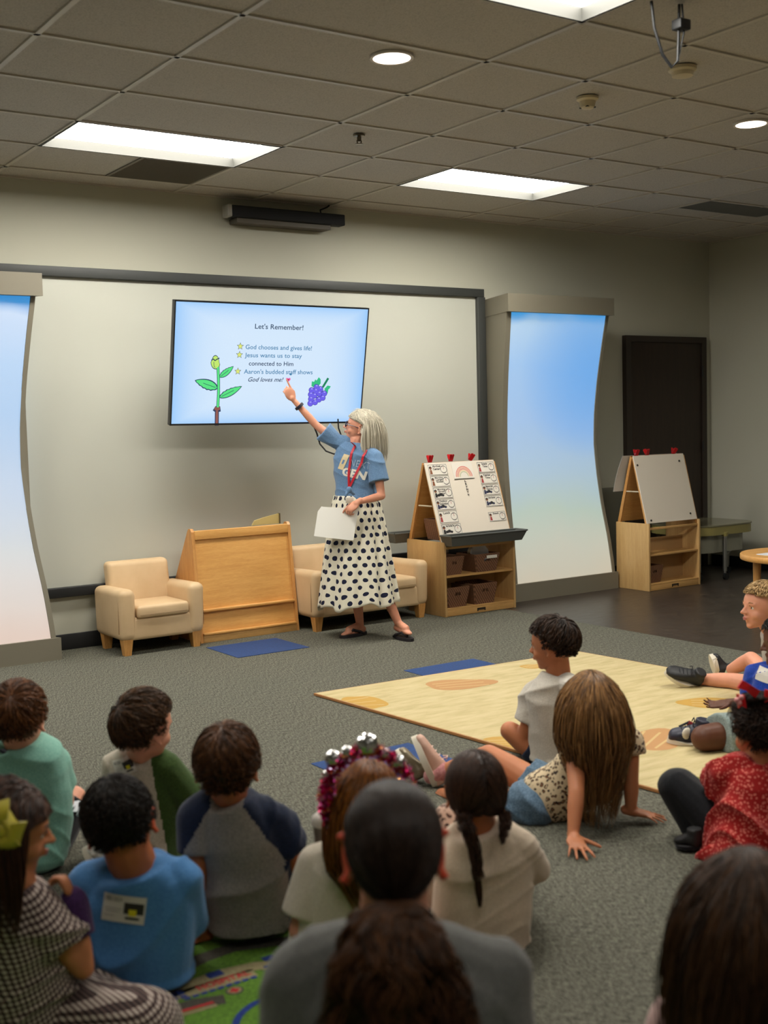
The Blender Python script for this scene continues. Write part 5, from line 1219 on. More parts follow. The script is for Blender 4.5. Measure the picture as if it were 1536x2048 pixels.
# ================================================================ THE STANDING WOMAN
sk_f = skin('fair', 214, 150, 122); sk_t = skin('tan', 190, 122, 84); sk_w = skin('warm', 176, 104, 66); sk_b = skin('brown', 120, 72, 46); sk_d = skin('deep', 92, 54, 36)
lip_f = mat('lips_rose', rgb(176, 96, 88), .45); lip_b = mat('lips_brown', rgb(110, 60, 50), .45)
h_white = hair_mat('silver', (176, 168, 148), (236, 228, 208), .35)
def teacher():
    hb = basis(-84, 16, -4); hh = .222; hd = Vector((4.430, 6.748, 1.421))
    s1 = (VR*.87-VF*.45-UP*.22).normalized(); s0 = (VR*.9-VF*.4).normalized()
    R_ = [((4.362, 6.737, 0.793), .150, .115), ((4.374, 6.742, 0.928), .140, .105), ((4.376, 6.747, 1.002), .130, .10), ((4.386, 6.750, 1.114), .140, .11), ((4.392, 6.755, 1.215), .150, .11), ((4.390, 6.762, 1.273), .125, .085), ((4.396, 6.762, 1.313), .065, .055)]
    arms = [dict(j=((4.306, 6.860, 1.323), (4.182, 6.931, 1.446), (4.050, 6.988, 1.614)), k=.92, hand=dict(fd=(Vector((3.976, 7.001, 1.736))-Vector((4.050, 6.988, 1.614))), nrm=-VF+VR*.2, L=.165, thumb=1, curl=(2, 78, 85, 88), spread=4, tcurl=55, tout=28)),
            dict(j=((4.431, 6.583, 1.215), (4.431, 6.523, 0.960), (4.262, 6.551, 0.929)), k=.95, hand=dict(fd=(-VR*.75-UP*.62-VF*.12), nrm=(-VF*.8+UP*.5-VR*.3), L=.16, thumb=1, curl=(22, 50, 55, 60), spread=5, tcurl=25, tout=30))]
    legs = [dict(j=((4.351, 6.799, 0.722), (4.354, 6.769, 0.415), (4.383, 6.755, 0.069)), foot=(-VR*.75-VF*.65), fl=.20, k=.95), dict(j=((4.386, 6.679, 0.727), (4.420, 6.580, 0.426), (4.516, 6.485, 0.098)), foot=(VR*.45-VF*.85), fl=.20, k=.95)]
    t = person('standing woman in blue shirt and polka-dot skirt pointing at the television', hd, hb, hh, R_, arms, legs, sk_f, voxel=.0042, s0=s0, s1=s1, loc=(4.407, 6.639, 0.040)[:2]+(0,), nr=.20, shr=.038)
    face_bits(t, hd, hb, hh, ('blue', (70, 96, 120)), mat('brow_grey', rgb(170, 150, 130), .7), lip_f)
    hair(t, hd, hb, hh, h_white, n=2600, length=1.02, keep=hairline(.30, -.5, -.06, -.5), guard=-.17, crown=(.05, .85, .6), grow=1.10, lift=.12, gravity=.75, mess=.07, wid=.0016, k=12, seed=11, vol=.10)
    m_tee = cloth('tee_blue', rgb(104, 136, 170), rgb(88, 118, 152), 200)
    ob, tr = shirt(t, [(c, a*1.06, b*1.05) for c, a, b in R_[1:]], arms, m_tee, s1, s1, grow=.006, slv=.62, slr=.052, sle=.070, amp=.006, scale=30, seed=3, voxel=.005, fd=(1, .2, 1.2), shr=.05)
    P = Prims(); kn = Vector((4.234, 6.614, 1.007)); P.ell(kn, (.022, .022, .026)); P.cap(kn, .016, kn+Vector((-.03, 0, -.035)), .010); P.cap(kn, .016, kn+Vector((.035, 0, -.03)), .010)
    mkobj('shirt_knot', shade(folds(P.fuse('shirt_knot', .004, 2), .003, 60, 2), m_tee), t)
    fn = (-VF*.87-VR*.45).normalized(); ax = s1; ay = (UP-ax*UP.dot(ax)).normalized(); o = Vector((4.283, 6.640, 1.137))
    mw = mat('print_white', rgb(214, 210, 198), .6); mo = mat('print_outline', rgb(150, 172, 194), .6); mbg = mat('print_beige', rgb(204, 186, 146), .6)
    pr = MB(); pr.flat = True; O = lambda x, y: onsurf(tr, o+ax*x+ay*y, fn, .003)
    put_text(pr, 'GEN', O, -.085, .085, -.025, .052, mw, bold=.05, shear=.1); put_text(pr, 'NEXT', O, -.04, .10, .045, .046, mo, bold=.0, shear=.1)
    patch(pr, tr, o, ax, (ay+ax*.25).normalized(), fn, -.125, -.078, -.02, .09, mbg, .003, 4, 6); patch(pr, tr, o, ax, (ay+ax*.25).normalized(), fn, -.11, -.095, .02, .05, m_tee, .0036, 2, 3)
    pr.build('shirt_print', ob, smooth=False)
    mr = mat('lanyard_red', rgb(178, 18, 36), .55); q = MB()
    nrml = fn
    for pts in (((4.289, 6.653, 1.323), (4.266, 6.659, 1.221), (4.246, 6.664, 1.122), (4.233, 6.662, 0.999)), ((4.360, 6.600, 1.268), (4.333, 6.611, 1.185), (4.280, 6.638, 1.087), (4.237, 6.661, 1.019))):
        P3 = []
        for i in range(len(pts)-1):
            for f in (0, .25, .5, .75): P3.append(onsurf(tr, vmix(Vector(pts[i]), Vector(pts[i+1]), f), nrml, .004))
        P3.append(onsurf(tr, Vector(pts[-1]), nrml, .006))
        for a_, b_ in zip(P3, P3[1:]):
            w2 = ax*.0085; q.add([a_-w2, a_+w2, b_+w2, b_-w2, a_-w2+nrml*.002, a_+w2+nrml*.002, b_+w2+nrml*.002, b_-w2+nrml*.002], [(0, 3, 2, 1), (4, 5, 6, 7), (0, 1, 5, 4), (1, 2, 6, 5), (2, 3, 7, 6), (3, 0, 4, 7)], mr)
    o_ = q.build('lanyard', t, smooth=False)
    MB().rbox(*[v for c_, e_ in zip(Vector((4.216, 6.584, 0.943)), (.03, .004, .02)) for v in (c_-e_, c_+e_)], .003, mw).build('badge', o_)
    # skirt with gathered folds; dots come from its own UVs
    m = mat('skirt_dots', rgb(214, 208, 188), .8, spec=.2); n = N(m); uv = n.new('ShaderNodeUVMap'); sp = n.new('ShaderNodeSeparateXYZ')
    wn = n.new('ShaderNodeTexNoise'); wn.inputs['Scale'].default_value = 9; n.link(uv.outputs[0], wn.inputs['Vector'])
    add = n.new('ShaderNodeVectorMath', operation='ADD'); sc_ = n.new('ShaderNodeVectorMath', operation='SCALE'); sc_.inputs['Scale'].default_value = .02
    n.link(wn.outputs['Color'], sc_.inputs[0]); n.link(uv.outputs[0], add.inputs[0]); n.link(sc_.outputs[0], add.inputs[1]); n.link(add.outputs[0], sp.inputs[0])
    S_ = .062; v = n.math('DIVIDE', sp.outputs['Y'], S_*.8); row = n.math('FLOOR', v); sh = n.math('MULTIPLY', n.math('MODULO', row, 2.0), .5)
    u = n.math('ADD', n.math('DIVIDE', sp.outputs['X'], S_), sh); fu = n.math('SUBTRACT', n.math('FRACT', u), .5); fv = n.math('MULTIPLY', n.math('SUBTRACT', n.math('FRACT', v), .5), .8)
    d = n.math('SQRT', n.math('ADD', n.math('MULTIPLY', fu, fu), n.math('MULTIPLY', fv, fv)))
    f = n.math('LESS_THAN', d, .245); n.base(n.mix(f, rgb(214, 208, 188), rgb(26, 30, 52)))
    bm = bmesh.new(); NU, NV = 150, 46; top = Vector((4.373, 6.745, 0.962)); bot = Vector((4.335, 6.693, 0.226)); rows = []
    uvl = bm.loops.layers.uv.new('UVMap'); sd = (VR*.95-VF*.3).normalized(); fr = UP.cross(sd).normalized()
    for j in range(NV+1):
        f = j/NV; c = vmix(top, bot, f); rx = .148+.125*f**.8; ry = .112+.10*f**.8; row = []
        if j < 3: rx -= .004*(j == 1)
        for i in range(NU):
            a = 2*PI*i/NU; g = math.sin(11*a+1.2*math.sin(2*a)+.8*f)+.5*math.sin(23*a+2*f+math.sin(3*a)); amp = (.035+.05*f**.6)
            rr = 1+amp*g*.75; hz = .016*f**4*math.sin(5*a+1)+.01*f**6*math.sin(11*a)+ (.02*f**4*math.cos(a))
            row.append(bm.verts.new(c+(sd*rx*math.cos(a)+fr*ry*math.sin(a))*rr+UP*hz))
        rows.append(row)
    for j in range(NV):
        for i in range(NU):
            fc = bm.faces.new((rows[j][i], rows[j][(i+1) % NU], rows[j+1][(i+1) % NU], rows[j+1][i])); fc.smooth = True
            for l, (ii, jj) in zip(fc.loops, ((i, j), (i+1, j), (i+1, j+1), (i, j+1))):
                l[uvl].uv = (ii/NU*1.42, jj/NV*.74)
    me = bpy.data.meshes.new('skirt'); bm.to_mesh(me); bm.free(); me.materials.append(m)
    o = mkobj('skirt', me, t); md = o.modifiers.new('thick', 'SOLIDIFY'); md.thickness = .003
    # flip-flops
    for A_, fd in ((Vector((4.383, 6.755, 0.069)), (-VR*.75-VF*.65)), (Vector((4.516, 6.485, 0.098)), (VR*.45-VF*.85))):
        fd = fd.normalized(); sd = fd.cross(UP); c = Vector((A_.x, A_.y, 0)); q = MB(); lo = []
        for k in range(28):
            a = 2*PI*k/28; x = .5+.5*math.cos(a); lo.append(c-fd*.055+fd*.235*x+sd*(.040+.008*x)*math.sin(a)+UP*.001)
        o = q.prism(lo, (0, 0, .02), mat('rubber_black', rgb(26, 22, 26), .6)).build('flip_flop', t, angle=35)
        k_ = c+fd*.115+UP*.026; q = MB()
        for s_ in (-1, 1): q.tube([k_, c+fd*.085+sd*s_*.025+UP*.05, c+fd*.03+sd*s_*.040+UP*.032, c+fd*.0+sd*s_*.042+UP*.014], [.006, .009, .009, .007], mat('rubber_black'), 8)
        q.build('strap', o)
    # glasses and watch band
    g = MB(); T = lambda x, y, z: hd+hb @ Vector((x*hh, y*hh, z*hh)); mg_ = mat('glasses_navy', rgb(30, 34, 60), .3)
    for s_ in (-1, 1):
        ctr = T(s_*.15, .44, -.01); g.tube([ctr+hb @ Vector((.11*hh*math.cos(a), 0, .085*hh*math.sin(a))) for a in [2*PI*k/16 for k in range(17)]], .0035, mg_, 6)
        g.tube([T(s_*.26, .43, .01), T(s_*.36, .2, .01), T(s_*.37, .0, -.01)], .0025, mg_, 6)
    g.tube([T(-.045, .45, .01), T(.045, .45, .01)], .003, mg_, 6); g.build('glasses', t)
    W_ = vmix(Vector(arms[0]['j'][2]), Vector(arms[0]['j'][1]), .26); d = (Vector(arms[0]['j'][1])-Vector(arms[0]['j'][2])).normalized()
    MB().lathe(W_, [(.031, -.010), (.033, -.008), (.033, .008), (.031, .010)], mat('band_black', rgb(30, 28, 44), .5), 20, d).build('bracelet', t)
    return t
teacher()
p = [Vector(q) for q in ((4.073, 6.744, 0.902), (4.281, 6.577, 0.883), (4.226, 6.565, 0.675), (4.023, 6.730, 0.710))]
mb = MB(); vs = []
for j in range(7):
    for i in range(9):
        a, b = i/8, j/6; q = vmix(vmix(p[0], p[1], a), vmix(p[3], p[2], a), b)-VF*.012*math.sin(PI*a)
        if i == 0 and j == 0: q = q+VR*.02
        vs.append(q)
vs2 = [v+VF*.0015 for v in vs]; k = len(vs); fs = [(j*9+i, j*9+i+1, j*9+i+10, j*9+i+9) for j in range(6) for i in range(8)]; fs += [tuple(k+x for x in f[::-1]) for f in fs]
ed = [(i, i+1) for i in range(8)]+[(8+9*j, 17+9*j) for j in range(6)]+[(62-i, 61-i) for i in range(8)]+[(54-9*j, 45-9*j) for j in range(6)]
fs += [(a, k+a, k+b, b) for a, b in ed]
mb.add(vs+vs2, fs, mat('paper_white', rgb(222, 220, 212), .7)); props(mb.build('held_paper'), 'blank white sheet held in the standing woman\'s lowered hand', 'paper')

# ================================================================ THE SEATED CHILDREN
def V(*a): return Vector(*a)
m_navy = cloth('navy_cloth', rgb(24, 36, 62), rgb(16, 26, 48), 200); m_blk = cloth('black_cloth', rgb(24, 25, 30), rgb(14, 15, 18), 200)
m_white_s = mat('sole_white', rgb(206, 198, 180), .6); m_lace = mat('lace_dark', rgb(22, 22, 28), .7); m_sock = cloth('sock_white', rgb(210, 206, 196), None, 120)

# ---- boy in mint shirt, far left
def mint_boy():
    hb = basis(4, -6, 0); hh = .224; hd = V((1.127, 3.762, 0.531)); s = VR
    R_ = [((1.163, 3.839, 0.048), .125, .10), ((1.175, 3.840, 0.149), .128, .10), ((1.176, 3.825, 0.254), .128, .10), ((1.164, 3.805, 0.345), .122, .09), ((1.150, 3.795, 0.403), .10, .075), ((1.139, 3.794, 0.438), .055, .055)]
    arms = [dict(j=((1.057, 3.867, 0.367), (1.042, 3.973, 0.211), (1.114, 4.097, 0.111)), k=.85), dict(j=((1.244, 3.787, 0.350), (1.297, 3.836, 0.213), (1.333, 3.973, 0.129)), k=.85)]
    legs = [dict(j=((1.150, 3.945, 0.041), (1.126, 4.207, 0.079), (1.268, 4.222, -0.029))), dict(j=((1.231, 3.867, 0.062), (1.369, 3.976, 0.165), (1.343, 4.074, -0.023)), f=.86)]
    t = person('boy in mint green T-shirt sitting at the left edge', hd, hb, hh, R_, arms, legs, sk_f, s0=s, s1=s)
    hair(t, hd, hb, hh, hair_mat('ginger_brown', (52, 30, 16), (128, 78, 40)), n=2600, crown=(.1, -.75, .55), wid=.0015, seed=21, keep=hairline(nape=-.8), cling=True, lift=.13, mess=.16, length=.34)
    ob, tr = shirt(t, R_, arms, cloth('tee_mint', rgb(140, 192, 174), rgb(120, 174, 158), 200), s, s, slv=.62, sle=.052, slr=.055, seed=4, fd=(.3, .2, 1), amp=.007, scale=20)
    MB().tube([V((1.138, 3.794, 0.435))+VR*.058*math.cos(a)+VF*.058*math.sin(a)+UP*.012*math.sin(a) for a in [2*PI*k/20 for k in range(21)]], .010, mat('collar_navy', rgb(44, 52, 66), .8), 8).build('collar', t)
    so = pants(t, (1.175, 3.866, 0.037), legs, m_blk, s, f=.86, r0=.08, r1=.068)
    q = MB(); o = V((1.300, 3.806, 0.179)); ml = mat('logo_white', rgb(190, 195, 200), .5); q.flat = True
    for sx, sy in ((-1, 1), (1, -1)):
        for d in (-1, 1):
            c = o+VR*.011*sx+UP*.008*sy; q.add([c+VR*(-.012)+UP*(.002*d), c+VR*.012+UP*(.002*d), c+VR*.014+UP*.011*d, c+VR*.006+UP*.006*d, c-VR*.006+UP*.006*d, c-VR*.014+UP*.011*d], [(0, 1, 2, 3, 4, 5)], ml)
    tr2 = bvh(so.data); sh_ = so.matrix_world.translation if False else WL[so.name]
    q.v = [tuple(onsurf(tr2, V(v)-sh_, -VF, .002)+sh_) for v in q.v]; q.build('leg_logo', so, smooth=False)
mint_boy()

# ---- boy in green and white raglan, head turned right
def green_boy():
    hb = basis(34, -4, 3); hh = .224; hd = V((1.455, 3.535, 0.492)); s = (VR*.9-VF*.35).normalized()
    R_ = [((1.512, 3.659, 0.014), .118, .10), ((1.508, 3.648, 0.129), .12, .10), ((1.498, 3.639, 0.227), .118, .095), ((1.484, 3.621, 0.318), .112, .085), ((1.473, 3.608, 0.365), .09, .07), ((1.471, 3.587, 0.396), .052, .052)]
    arms = [dict(j=((1.424, 3.687, 0.331), (1.431, 3.761, 0.133), (1.500, 3.889, 0.048)), k=.85, slv=1.2), dict(j=((1.531, 3.542, 0.342), (1.603, 3.532, 0.237), (1.621, 3.681, 0.134)), k=.9, slv=1.35, hand=dict(fd=-UP*.7-VR*.6, nrm=-VF, L=.115, thumb=-1, curl=(40, 50, 50, 50)))]
    legs = [dict(j=((1.497, 3.707, 0.030), (1.531, 3.925, 0.017), (1.378, 3.785, -0.004))), dict(j=((1.559, 3.664, 0.028), (1.689, 3.842, 0.011), (1.656, 3.807, -0.076)), f=.95)]
    t = person('boy in green and white raglan shirt looking right', hd, hb, hh, R_, arms, legs, sk_f, s0=s, s1=s, fem=False)
    face_bits(t, hd, hb, hh, ('brown', (70, 46, 30)), mat('brow_brown', rgb(60, 40, 26), .7), lip_f)
    hair(t, hd, hb, hh, hair_mat('brown_boy', (36, 24, 14), (98, 66, 38)), n=2800, wid=.0016, seed=22, keep=hairline(nape=-.72, front=.42), clump=60, cling=True, lift=.15, mess=.14, length=.50, crown=(-.3, -.75, .55))
    mw = cloth('tee_oat', rgb(188, 178, 160), rgb(170, 160, 142), 200); mg = cloth('sleeve_green', rgb(62, 86, 34), rgb(46, 68, 24), 200)
    n0 = np.array(V((1.501, 3.566, 0.382))); n1 = np.array(V((1.532, 3.579, 0.226))); vr = np.array(VR)
    def split(c):
        f = (c[:, 2]-n0[2])/(n1[2]-n0[2]); lim = (n0 @ vr)*(1-f)+(n1 @ vr)*f; lim2 = np.array(V((1.430, 3.658, 0.328))) @ vr
        return (c @ vr > lim)
    ob, tr = shirt(t, R_, arms, mw, s, s, slr=.056, sle=.054, seed=5, amp=.008, scale=28, split=split, sleevem=mg, fd=(.8, .2, .6))
    pants(t, (1.523, 3.687, 0.003), legs, m_blk, s, f=.95)
    sticker(t, tr, V((1.421, 3.607, 0.362)), (VR*.8+UP*.35).normalized(), (UP*.9-VR*.4).normalized(), .075, .055, name='name_sticker')
    a = legs[0]['j'][2]; shoe(t, V((1.345, 3.688, 0.009)), V((1.289, 3.684, 0.084)), (UP*.5+VR*.8), .075, m_white_s, m_sock, ht=.05)
green_boy()

# ---- boy in grey shirt with navy sleeves
def raglan_boy():
    hb = basis(2, -8, 0); hh = .220; hd = V((1.423, 2.879, 0.518)); s = VR; s0 = (VR+VF*.25).normalized()
    R_ = [((1.512, 2.924, 0.075), .122, .10), ((1.510, 2.921, 0.166), .124, .10), ((1.491, 2.918, 0.251), .116, .095), ((1.465, 2.905, 0.325), .113, .088), ((1.446, 2.900, 0.384), .092, .072), ((1.435, 2.899, 0.423), .052, .055)]
    arms = [dict(j=((1.357, 2.946, 0.365), (1.345, 2.939, 0.194), (1.371, 2.978, 0.015)), k=.92, slv=.5, hand=dict(fd=-VR*.85-VF*.35-UP*.25, nrm=UP, L=.125, thumb=1, curl=(15, 15, 15, 20), spread=9)), dict(j=((1.553, 2.848, 0.349), (1.624, 2.833, 0.187), (1.655, 2.994, 0.048)), k=.92, slv=.5)]
    legs = [dict(j=((1.512, 2.994, 0.047), (1.547, 3.211, 0.020), (1.608, 3.201, -0.031))), dict(j=((1.584, 2.946, 0.052), (1.713, 3.097, 0.015), (1.636, 3.123, -0.013)))]
    t = person('boy in grey shirt with navy sleeves leaning on his left hand', hd, hb, hh, R_, arms, legs, sk_w, s0=s0, s1=s)
    hair(t, hd, hb, hh, hair_mat('brown_warm', (34, 20, 12), (116, 74, 42)), n=3000, wid=.0015, seed=23, keep=hairline(nape=-.85), clump=60, cling=True, lift=.14, mess=.10, length=.46, crown=(-.1, -.35, .9))
    mgry = cloth('tee_heather', rgb(148, 142, 134), rgb(120, 114, 108), 260)
    nk = np.array(V((1.435, 2.898, 0.418))); vr = np.array(VR)
    def split(c):
        x = (c-nk) @ vr; zz = nk[2]-c[:, 2]; return (np.abs(x) > .045+.62*np.clip(zz, 0, .17)) & (zz < .20) | (np.abs(x) > .155)
    ob, tr = shirt(t, R_, arms, mgry, s0, s, grow=.006, slr=.056, sle=.053, seed=9, amp=.009, scale=24, split=split, sleevem=m_navy, fd=(.55, .3, 1.1), hem=.03)
    pants(t, (1.526, 2.938, 0.066), legs, cloth('jean_dark', rgb(30, 34, 38), rgb(18, 20, 24), 200), s0, full=True, rp=.122)
    shoe(t, V((1.447, 2.963, 0.015)), V((1.438, 3.042, 0.013)), UP, .07, m_white_s, mat('shoe_black', rgb(26, 26, 28), .6), ht=.05)
raglan_boy()

# ---- boy in blue shirt with the big name sticker
def blue_boy():
    hb = basis(-4, -14, -12); hh = .226; hd = V((1.078, 2.793, 0.456)); s = VR
    R_ = [((1.125, 2.847, 0.063), .135, .105), ((1.128, 2.839, 0.139), .142, .11), ((1.130, 2.821, 0.217), .142, .10), ((1.126, 2.805, 0.276), .136, .09), ((1.116, 2.791, 0.313), .112, .075), ((1.106, 2.788, 0.345), .062, .06)]
    arms = [dict(j=((1.029, 2.872, 0.288), (1.050, 3.000, 0.117), (1.144, 3.098, 0.029)), k=.95, slv=.95), dict(j=((1.213, 2.747, 0.295), (1.265, 2.831, 0.132), (1.277, 3.008, 0.039)), k=.95, slv=.95)]
    legs = [dict(j=((1.116, 2.935, 0.027), (1.120, 3.091, 0.038), (1.194, 3.133, -0.011))), dict(j=((1.192, 2.883, 0.024), (1.286, 2.977, 0.033), (1.269, 3.081, -0.014)))]
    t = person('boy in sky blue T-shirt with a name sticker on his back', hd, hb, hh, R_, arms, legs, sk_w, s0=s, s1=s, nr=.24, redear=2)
    hair(t, hd, hb, hh, hair_mat('black_short', (8, 6, 5), (42, 30, 21)), n=3200, wid=.0015, seed=24, keep=hairline(nape=-.75), cling=True, lift=.10, mess=.14, length=.20, crown=(0, -.3, .95))
    ob, tr = shirt(t, R_, arms, cloth('tee_sky', rgb(82, 136, 190), rgb(66, 118, 174), 220), s, s, grow=.008, slr=.060, sle=.060, seed=12, amp=.008, scale=18, fd=(.8, .2, .9), hem=.02)
    pants(t, (1.140, 2.884, 0.045), legs, m_blk, s, full=False)
    sticker(t, tr, V((1.064, 2.748, 0.260)), (VR-UP*.17).normalized(), (UP+VR*.17).normalized(), .107, .070, name='name_sticker')
blue_boy()

# ---- girl in gingham dress, yellow bow
def gingham_girl():
    hb = basis(68, -10, 4); hh = .212; hd = V((0.789, 2.753, 0.518)); s = (VR*.75-VF*.65).normalized()
    R_ = [((0.832, 2.801, 0.033), .15, .13), ((0.822, 2.792, 0.127), .13, .115), ((0.816, 2.780, 0.219), .122, .10), ((0.812, 2.765, 0.287), .115, .09), ((0.803, 2.752, 0.337), .09, .07), ((0.798, 2.746, 0.370), .05, .05)]
    arms = [dict(j=((0.742, 2.860, 0.274), (0.724, 2.908, 0.136), (0.810, 2.965, 0.064)), k=.9), dict(j=((0.848, 2.692, 0.290), (0.926, 2.677, 0.170), (0.916, 2.698, 0.331)), k=.9, slv=.42, hand=dict(fd=UP*.95-VR*.28, nrm=VR*.9+VF*.2, L=.12, thumb=-1, curl=(55, 70, 75, 78), spread=3, tcurl=38, tout=35))]
    legs = [dict(j=((0.823, 2.854, 0.008), (0.992, 2.671, 0.061), (0.898, 2.779, 0.021))), dict(j=((0.867, 2.799, 0.010), (1.038, 2.578, 0.054), (0.907, 2.665, 0.028)))]
    t = person('girl in brown gingham dress with yellow hair bow', hd, hb, hh, R_, arms, legs, sk_t, fem=True, s0=s, s1=s)
    face_bits(t, hd, hb, hh, ('dark', (50, 32, 22)), mat('brow_dark', rgb(40, 26, 18), .7), lip_f)
    hm = hair_mat('dark_brown_girl', (22, 13, 9), (84, 52, 32))
    hair(t, hd, hb, hh, hm, n=3000, length=.95, crown=(.1, .75, .7), gravity=.55, mess=.06, lift=.10, wid=.0016, k=11, seed=25, keep=hairline(.35, -.6, .25, -.5), vol=.05)
    m = cloth('gingham', rgb(190, 178, 160)); n = N(m); co = n.coord('UV')
    sp = n.new('ShaderNodeSeparateXYZ'); n.link(n.coord('Object', (1, 1, 1), (0.1, .25, .35)), sp.inputs[0]); k_ = 1/.0125
    a = n.math('GREATER_THAN', n.math('FRACT', n.math('MULTIPLY', n.math('ADD', sp.outputs['X'], n.math('MULTIPLY', sp.outputs['Y'], .6)), k_)), .5); b = n.math('GREATER_THAN', n.math('FRACT', n.math('MULTIPLY', n.math('ADD', sp.outputs['Z'], n.math('MULTIPLY', sp.outputs['Y'], -.3)), k_)), .5)
    f = n.math('MULTIPLY', n.math('ADD', a, b), .5); n.base(n.ramp(f, [(0.0, rgb(196, 186, 168)), (.5, rgb(112, 94, 82)), (1, rgb(36, 26, 22))], 'CONSTANT') if False else n.ramp(f, [(0.1, rgb(204, 188, 176)), (.5, rgb(100, 80, 76)), (.9, rgb(32, 22, 22))]))
    ob, tr = shirt(t, R_, arms, m, s, s, name='dress', slr=.064, sle=.070, grow=.008, seed=15, amp=.011, scale=24, fd=(.4, .3, 1), shr=.062)
    P = Prims()
    for g, r in ((legs[0], .09), (legs[1], .10)): H, K_, A_ = (V(q) for q in g['j']); P.cap(H, .12, K_-UP*.02, r)
    P.ell(V((0.891, 2.759, 0.019)), (.17, .13, .07))
    mkobj('skirt', shade(folds(P.fuse('skirt', .007, 5), .013, 32, 4, (.9, .5, .2)), m), t)
    q = Prims(); W_, E_ = V(arms[1]['j'][2]), V(arms[1]['j'][1]); q.cap(vmix(W_, E_, .02), .036, vmix(W_, E_, .52), .042, flat1=True)
    mkobj('wrist_cuff', shade(folds(q.fuse('wrist_cuff', .004, 3), .002, 60, 2), cloth('purple_knit', rgb(74, 40, 92), rgb(54, 28, 70), 200)), t)
    # yellow bow at the back of the head
    c = V((0.747, 2.640, 0.560)); my_ = mat('bow_yellow', rgb(186, 172, 46), .4, sheen=.2); b0 = MB()
    def loop(a0, ln, wd):
        P_ = []
        d = VR*math.cos(a0)+UP*math.sin(a0); e = VR*-math.sin(a0)+UP*math.cos(a0)
        for k in range(9):
            f = k/8; P_.append((c+d*ln*f-VF*.022*math.sin(PI*f), wd*(.25+1.0*math.sin(PI*min(1, f*.62)))))
        vs = []
        for p_, w2 in P_: vs += [p_-e*w2, p_-VF*.006, p_+e*w2]
        fs = [(i*3+j, i*3+j+1, i*3+j+4, i*3+j+3) for i in range(8) for j in range(2)]; vs2 = [v+VF*.004 for v in vs]; k2 = len(vs)
        b0.add(vs+vs2, fs+[tuple(x+k2 for x in f[::-1]) for f in fs]+[(i*3, (i+1)*3, (i+1)*3+k2, i*3+k2) for i in range(8)]+[((i+1)*3+2, i*3+2, i*3+2+k2, (i+1)*3+2+k2) for i in range(8)], my_)
    for a0, ln, wd in ((1.75, .062, .022), (2.4, .06, .024), (-.35, .045, .024), (-1.25, .052, .018), (-2.3, .05, .020), (.6, .034, .020)): loop(a0, ln, wd)
    b0.ball(c-VF*.018, (.014, .012, .016), my_, 12); b0.build('hair_bow', t)
gingham_girl()

